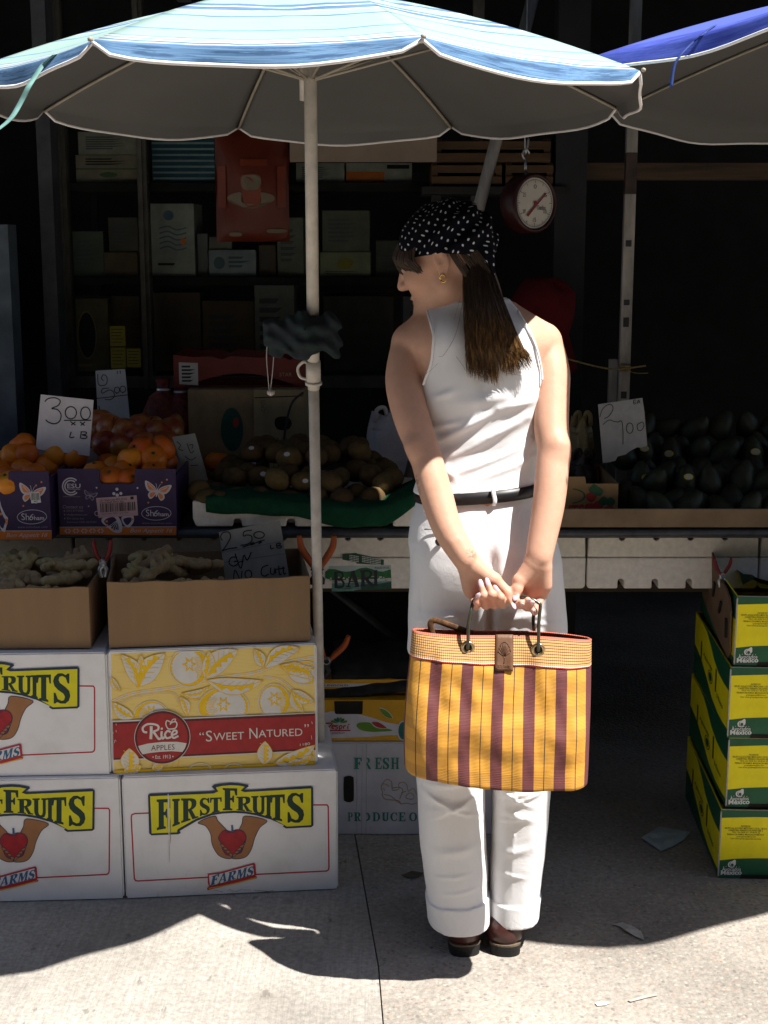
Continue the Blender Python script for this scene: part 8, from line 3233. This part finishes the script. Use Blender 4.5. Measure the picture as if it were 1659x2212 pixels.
ul.data.foreach_set('uv', np.stack([U_[li], V_[li]], 1).astype(np.float32).ravel())
pchild(scarf)

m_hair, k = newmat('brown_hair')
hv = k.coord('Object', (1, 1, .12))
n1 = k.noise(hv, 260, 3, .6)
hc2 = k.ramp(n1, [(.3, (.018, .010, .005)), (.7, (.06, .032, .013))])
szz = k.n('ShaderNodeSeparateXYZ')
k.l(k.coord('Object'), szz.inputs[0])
hz = k.n('ShaderNodeMapRange', i_1=1.43, i_2=1.29)  # paler toward the ends: sun on the lower hair painted into the colour
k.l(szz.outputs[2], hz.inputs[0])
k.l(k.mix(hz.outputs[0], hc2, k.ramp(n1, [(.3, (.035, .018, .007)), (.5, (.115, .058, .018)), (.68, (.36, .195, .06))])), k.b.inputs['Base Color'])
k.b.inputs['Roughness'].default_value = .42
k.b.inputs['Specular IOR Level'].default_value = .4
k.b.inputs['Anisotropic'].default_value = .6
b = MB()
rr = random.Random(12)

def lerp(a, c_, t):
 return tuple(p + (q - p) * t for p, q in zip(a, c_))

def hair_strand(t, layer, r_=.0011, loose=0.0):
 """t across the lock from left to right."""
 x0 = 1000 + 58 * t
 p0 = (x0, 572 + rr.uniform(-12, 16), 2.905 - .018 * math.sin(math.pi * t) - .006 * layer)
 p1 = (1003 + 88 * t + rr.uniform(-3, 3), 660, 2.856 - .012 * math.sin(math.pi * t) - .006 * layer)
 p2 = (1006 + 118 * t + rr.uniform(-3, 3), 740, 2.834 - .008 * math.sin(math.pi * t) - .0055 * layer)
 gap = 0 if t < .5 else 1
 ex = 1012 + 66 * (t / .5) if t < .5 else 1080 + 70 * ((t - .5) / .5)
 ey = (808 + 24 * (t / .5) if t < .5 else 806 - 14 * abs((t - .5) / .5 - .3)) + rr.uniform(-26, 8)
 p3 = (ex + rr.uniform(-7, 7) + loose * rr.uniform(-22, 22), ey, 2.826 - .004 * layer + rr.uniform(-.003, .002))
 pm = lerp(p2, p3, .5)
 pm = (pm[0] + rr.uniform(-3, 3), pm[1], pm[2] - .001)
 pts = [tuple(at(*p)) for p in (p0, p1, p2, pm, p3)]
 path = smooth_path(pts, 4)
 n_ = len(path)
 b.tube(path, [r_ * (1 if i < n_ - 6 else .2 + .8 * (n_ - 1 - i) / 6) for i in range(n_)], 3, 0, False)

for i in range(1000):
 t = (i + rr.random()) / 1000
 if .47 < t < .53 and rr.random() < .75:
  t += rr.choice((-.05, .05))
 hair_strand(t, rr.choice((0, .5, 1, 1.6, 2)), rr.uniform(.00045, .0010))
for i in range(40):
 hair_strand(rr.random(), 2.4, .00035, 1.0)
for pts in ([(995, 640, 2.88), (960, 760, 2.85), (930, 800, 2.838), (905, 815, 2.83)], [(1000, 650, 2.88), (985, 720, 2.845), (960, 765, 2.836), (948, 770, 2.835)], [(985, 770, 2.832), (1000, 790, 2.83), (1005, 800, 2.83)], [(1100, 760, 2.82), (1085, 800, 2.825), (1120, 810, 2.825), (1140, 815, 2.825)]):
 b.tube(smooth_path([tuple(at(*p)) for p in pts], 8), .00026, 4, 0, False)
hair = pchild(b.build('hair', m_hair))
rows = []
b = MB()
nx = 12
lv = [(566, 992, 1062, 2.912), (610, 998, 1078, 2.892), (660, 1003, 1092, 2.868), (705, 1006, 1110, 2.852), (745, 1008, 1124, 2.842)]
vs, fs = [], []
for yy, xa, xb, Y_ in lv:
 for i in range(nx + 1):
  u_ = i / nx
  vs.append(tuple(at(xa + (xb - xa) * u_, yy, Y_ - .012 * math.sin(math.pi * u_))))
 for i in range(nx + 1):
  u_ = 1 - i / nx
  vs.append(tuple(at(xa + (xb - xa) * u_, yy, Y_ + .006 * math.sin(math.pi * u_))))
m2 = 2 * (nx + 1)
for j in range(len(lv) - 1):
 for i in range(m2):
  fs.append((j * m2 + i, j * m2 + (i + 1) % m2, (j + 1) * m2 + (i + 1) % m2, (j + 1) * m2 + i))
fs += [tuple(range(m2)), tuple(range((len(lv) - 1) * m2 + m2 - 1, (len(lv) - 1) * m2 - 1, -1))]
b.add(vs, fs, 0, True)
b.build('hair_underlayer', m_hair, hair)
b = MB()
for i in range(150):
 t = rr.random()
 sg = 1
 s0 = -.03 + .1 * t
 p0 = H(.078 - .05 * t * t, .01 + .066 * t, .052 - .03 * t)
 p1 = H(.098 - .062 * t * t, .012 + .072 * t, .022 - .024 * t + rr.uniform(-.006, .006))
 p2 = H(.094 - .068 * t, .018 + .072 * t, -.002 - .022 * t + rr.uniform(-.012, .008))
 b.tube(smooth_path([tuple(p0), tuple(p1), tuple(p2)], 4), [.0012] * 8 + [.0004], 4, 0, False)
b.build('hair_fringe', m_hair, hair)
b = MB()
for i in range(60):
 t = rr.random()
 p0 = H(-.03 - .05 * t, .076 - .02 * t, .0)
 p1 = H(-.035 - .05 * t, .074 - .02 * t, -.03)
 p2 = H(-.045 - .05 * t, .062 - .01 * t, -.062 - rr.uniform(0, .02))
 b.tube(smooth_path([tuple(p0), tuple(p1), tuple(p2)], 4), [.0011] * 8 + [.0004], 4, 0, False)
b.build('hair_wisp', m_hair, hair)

# ================================================================ the striped bag
BYF = 2.70
bag0 = at(1075, 1700, 2.72)
bag = empty('shopping_bag', (bag0.x, 2.735, bag0.z), 0, 'woven yellow and maroon striped bag with a straw band, held behind her back', 'bag')

def bag_edge(v):
 """left, right (world x), z shift by side and half depth, Y centre for a height v (0 top, 1 bottom)"""
 xl = 890 + (874 - 890) * v + (-6 * math.sin(math.pi * v ** 1.5))
 xr = 1279 + (1275 - 1279) * v + 3 * math.sin(math.pi * v)
 yl = 1360 + (1668 - 1360) * v
 yr = 1381 + (1696 - 1381) * v
 hd = .016 + .052 * min(1, v * 1.5) ** .8
 Y = 2.728 - .012 * v
 return xl, xr, yl, yr, hd, Y

from mathutils import noise as mn

def bag_pt(u, v, side, wr=1.0):
 """u across 0..1, side -1 front, 1 back"""
 xl, xr, yl, yr, hd, Y = bag_edge(v)
 e = abs(2 * u - 1)
 prof = max(0, 1 - e ** 6) ** (1 / 2.2)
 bul = side * hd * prof
 px_ = xl + (xr - xl) * u
 py_ = yl + (yr - yl) * u
 if v < .22:
  py_ += (6 * math.sin(math.pi * u * 2.0 + .3) * (1 - v / .22)) * .6
 if v > .9:
  py_ += 10 * math.sin(math.pi * u) * (v - .9) / .1 - 3 * (e ** 10) * (v - .9) / .1
 p = Vector(at(px_, py_, Y - hd * .5))
 w_ = wr * min(1, v * 4) * (.011 * mn.noise(Vector((u * 5.5, v * 3.2, 3.1 + side))) + .005 * mn.noise(Vector((u * 15, v * 7, 8.1))) + .003 * math.sin(u * 37.1) * max(0, 1 - v * 1.6) * min(1, v * 5))
 p.y = Y + bul + side * w_ * prof
 return p

def bag_shell(v0, v1, nv, name, m, off=0.0, closed_bottom=False):
 nu = 64
 verts, uvs, faces = [], [], []
 for j in range(nv + 1):
  v = v0 + (v1 - v0) * j / nv
  for i in range(nu + 1):
   u = i / nu
   p = bag_pt(u, v, -1)
   p.y -= off
   verts.append(p - bag.location)
   uvs.append((u, v))
  for i in range(1, nu):
   u = 1 - i / nu
   p = bag_pt(u, v, 1)
   p.y += off
   verts.append(p - bag.location)
   uvs.append((u + 2, v))
 m_ = 2 * nu
 for j in range(nv):
  for i in range(m_):
   faces.append((j * m_ + i, (j + 1) * m_ + i, (j + 1) * m_ + (i + 1) % m_, j * m_ + (i + 1) % m_))
 if closed_bottom:
  base = nv * m_
  last = [base + i for i in range(m_)]
  for t, dz in ((.72, .007), (.35, .010)):
   new = []
   for i in range(m_):
    p = verts[base + i]
    q = Vector((p.x * (1 if abs(t) > .9 else 1 - (1 - t) * .06), p.y * t + (1 - t) * (2.716 - bag.location.y) * 1.0 * (1 if True else 0), p.z - dz))
    new.append(len(verts))
    verts.append(q)
    uvs.append((uvs[base + i][0], 1.0 + (1 - t) * .05))
   for i in range(m_):
    faces.append((last[i], new[i], new[(i + 1) % m_], last[(i + 1) % m_]))
   last = new
  for i in range(nu):
   a, b_ = last[i], last[(i + 1) % m_]
   c_, d_ = last[(m_ - i - 1) % m_], last[(m_ - i) % m_]
   if len({a, b_, c_, d_}) == 4:
    faces.append((a, d_, c_, b_))
 me = bpy.data.meshes.new(name)
 me.from_pydata(verts, [], faces)
 ul = me.uv_layers.new(name='UVMap')
 for p in me.polygons:
  p.use_smooth = True
  us = [uvs[me.loops[li].vertex_index] for li in p.loop_indices]
  mx = max(x_[0] for x_ in us)
  for li, x_ in zip(p.loop_indices, us):
   ul.data[li].uv = x_
 me.materials.append(m)
 o = bpy.data.objects.new(name, me)
 COL.objects.link(o)
 o.parent = bag
 md = o.modifiers.new('thickness', 'SOLIDIFY')
 md.thickness = .0022
 md.offset = -1
 return o

m_bag, k = newmat('yellow_maroon_weave')
uv = k.n('ShaderNodeUVMap')
sx = k.n('ShaderNodeSeparateXYZ')
k.l(uv.outputs[0], sx.inputs[0])
U, V = sx.outputs[0], sx.outputs[1]
ph = k.math('FRACT', k.math('DIVIDE', k.math('SUBTRACT', U, .1145), .1695))
mar = k.math('LESS_THAN', ph, .36)
thin = k.math('LESS_THAN', k.math('ABSOLUTE', k.math('SUBTRACT', ph, .682)), .014)
tooth = k.math('SINE', k.math('MULTIPLY', V, 520.0))
bandv = k.math('FRACT', k.math('DIVIDE', k.math('ADD', V, .03), .158))
dark = k.math('LESS_THAN', bandv, .48)
midp = k.math('LESS_THAN', k.math('ABSOLUTE', k.math('SUBTRACT', ph, .67)), .20)
ycol = k.mix(k.math('MULTIPLY', dark, .6), (.52, .245, .028, 1), (.32, .145, .02, 1))
nz = k.noise(k.coord('Object'), 34, 4, .6)
ycol = k.mix(k.math('MULTIPLY', nz, .35), ycol, (.68, .36, .04, 1))
tz = k.math('GREATER_THAN', tooth, .35)
mcol = k.mix(k.math('MULTIPLY', tz, .5), (.125, .030, .030, 1), (.065, .016, .018, 1))
col = k.mix(mar, ycol, mcol)
col = k.mix(thin, col, (.03, .02, .018, 1))
k.l(col, k.b.inputs['Base Color'])
k.b.inputs['Roughness'].default_value = .72
wvx = k.math('SINE', k.math('MULTIPLY', k.math('ADD', U, k.math('MULTIPLY', V, .4)), 900.0))
wvy = k.math('SINE', k.math('MULTIPLY', V, 700.0))
k.bump(k.math('ADD', k.math('ADD', wvx, wvy), k.math('MULTIPLY', nz, 9.0)), .2, .0016)
m_band, k = newmat('straw_band_weave')
uv = k.n('ShaderNodeUVMap')
sx = k.n('ShaderNodeSeparateXYZ')
k.l(uv.outputs[0], sx.inputs[0])
U, V = sx.outputs[0], sx.outputs[1]
ln = k.math('LESS_THAN', k.math('FRACT', k.math('MULTIPLY', V, 56.0)), .30)
dx = k.math('SINE', k.math('MULTIPLY', U, 560.0))
col = k.mix(k.math('MULTIPLY', k.math('GREATER_THAN', dx, .2), .25), (.54, .28, .09, 1), (.60, .37, .15, 1))
col = k.mix(ln, col, (.07, .04, .025, 1))
col = k.mix(k.math('LESS_THAN', V, .014), col, (.42, .10, .06, 1))
col = k.mix(k.math('GREATER_THAN', V, .180), col, (.75, .62, .58, 1))
col = k.mix(k.math('GREATER_THAN', V, .186), col, (.60, .07, .05, 1))
k.l(col, k.b.inputs['Base Color'])
k.b.inputs['Roughness'].default_value = .7
k.bump(k.math('ADD', dx, k.math('MULTIPLY', ln, -1.5)), .35, .0015)
bag_shell(.185, 1.0, 46, 'bag_body', m_bag, 0, True)
band = bag_shell(0.0, .195, 14, 'top_band', m_band, .0016)
b = MB()
nu, nv = 6, 10
vs, fs = [], []
for sd in (0, 1):
 for j in range(nv + 1):
  v = -.004 + .232 * j / nv
  for i in range(nu + 1):
   u = .462 + .097 * i / nu
   p = bag_pt(u, max(0, v), -1)
   if v < 0:
    p.z += .002
   p.y -= .0042 + sd * -.0024
   vs.append(p - bag.location)
m_ = (nu + 1) * (nv + 1)
for j in range(nv):
 for i in range(nu):
  a = j * (nu + 1) + i
  fs.append((a, a + nu + 1, a + nu + 2, a + 1))
  fs.append((m_ + a, m_ + a + 1, m_ + a + nu + 2, m_ + a + nu + 1))
edge_ = [i for i in range(nu + 1)] + [j * (nu + 1) + nu for j in range(1, nv + 1)] + [nv * (nu + 1) + i for i in range(nu - 1, -1, -1)] + [j * (nu + 1) for j in range(nv - 1, 0, -1)]
for a, c_ in zip(edge_, edge_[1:] + edge_[:1]):
 fs.append((a, c_, m_ + c_, m_ + a))
b.add(vs, fs, 0, True)

def tabp(x_, y_):
 """0..100 over the tab"""
 p = bag_pt(.462 + .097 * x_ / 100, .004 + .224 * y_ / 100, -1)
 p.y -= .0046
 return p - bag.location

for i in range(9):
 a_ = R(-160 + i * 17.5)
 pts = [tabp(50 + r_ * 36 * math.cos(a_), 58 + r_ * 40 * math.sin(a_)) for r_ in (.1, .4, .7, 1)]
 b.tube(pts, .0008, 5, 1)
b.tube([tabp(50 + 38 * math.cos(R(a_)), 58 + 42 * math.sin(R(a_))) for a_ in range(-165, -10, 12)], .0007, 5, 1)
b.tube([tabp(50 + 2 * math.sin(t), 58 + 5 * t) for t in range(5)], .0009, 5, 1)
for y_ in (84, 88):
 b.tube([tabp(14 + 8 * i, y_ + 1.2 * math.sin(i * 2.5)) for i in range(10)], .0005, 5, 1)
b.build('leather_tab', [mat('brown_tab_leather', (.13, .062, .032), .5, .2, 30, bump=.15, bscale=200), mat('pressed_leather_mark', (.085, .04, .022), .5, .2)], bag)
m_brass = mat('aged_brass', (.48, .36, .2), .3, .3, 120, metal=.9)
m_strap = mat('dark_olive_leather', (.035, .032, .02), .28, .25, 60, .6)
eye_uv = [(.310, .082), (.696, .082)]
for side in (-1, 1):
 ctr = []
 for u_, v__ in eye_uv:
  p = bag_pt(u_, v__, side)
  p.y += side * .003
  ctr.append(p)
  b = MB()
  ring = [tuple(p - bag.location + Vector((.0105 * math.cos(t), 0, .0105 * math.sin(t)))) for t in [2 * math.pi * i / 22 for i in range(22)]]
  b.tube(ring, .0038, 8, 0, closed=True, flat=1.0)
  b.lathe([(.0003, 0), (.0085, 0), (.0085, .001), (.0003, .001)], 18, 1, Matrix.Translation(p - bag.location + Vector((0, side * .0006, 0))) @ Matrix.Rotation(R(90), 4, 'X'))
  b.build('eyelet', [m_brass, m_hole], bag)
 if side == -1:
  px_path = [(1012, 1350, 2.694), (1018, 1318, 2.700), (1023, 1298, 2.716), (1036, 1290, 2.730), (1062, 1288, 2.734), (1092, 1287, 2.732), (1120, 1286, 2.722), (1146, 1293, 2.708), (1163, 1302, 2.704), (1167, 1309, 2.702), (1164, 1345, 2.694)]
 else:
  px_path = [(1014, 1340, 2.75), (1020, 1312, 2.742), (1026, 1297, 2.736), (1042, 1292, 2.737), (1064, 1291, 2.738), (1092, 1290, 2.738), (1122, 1291, 2.732), (1142, 1298, 2.728), (1152, 1308, 2.728), (1153, 1320, 2.732), (1152, 1345, 2.745)]
 a0 = ctr[0] + Vector((0, side * .0035, 0))
 a1 = ctr[1] + Vector((0, side * .0035, 0))
 path = [tuple(a0 + Vector((-.001, side * -.004, -.003))), tuple(a0 + Vector((0, side * .003, .006)))] + [tuple(at(*p)) for p in px_path] + [tuple(a1 + Vector((0, side * .003, .006))), tuple(a1 + Vector((0, side * -.004, -.003)))]
 path = smooth_path(path, 4)
 b = MB()
 b.tube([Vector(p) - bag.location for p in path], .0036, 10, 0, flat=.75)
 b.build('bag_handle', m_strap, bag)
b = MB()
pts = smooth_path([tuple(at(935, 1372, 2.735)), tuple(at(930, 1348, 2.735)), tuple(at(940, 1340, 2.735)), tuple(at(975, 1352, 2.74)), tuple(at(1020, 1368, 2.745))], 5)
b.tube([Vector(p) - bag.location for p in pts], .0062, 8, 0, flat=.35)
b.build('strap', mat('striped_inner_strap', (.11, .05, .018), .8, .5, 90, stretch=(1, 1, 1)), bag)
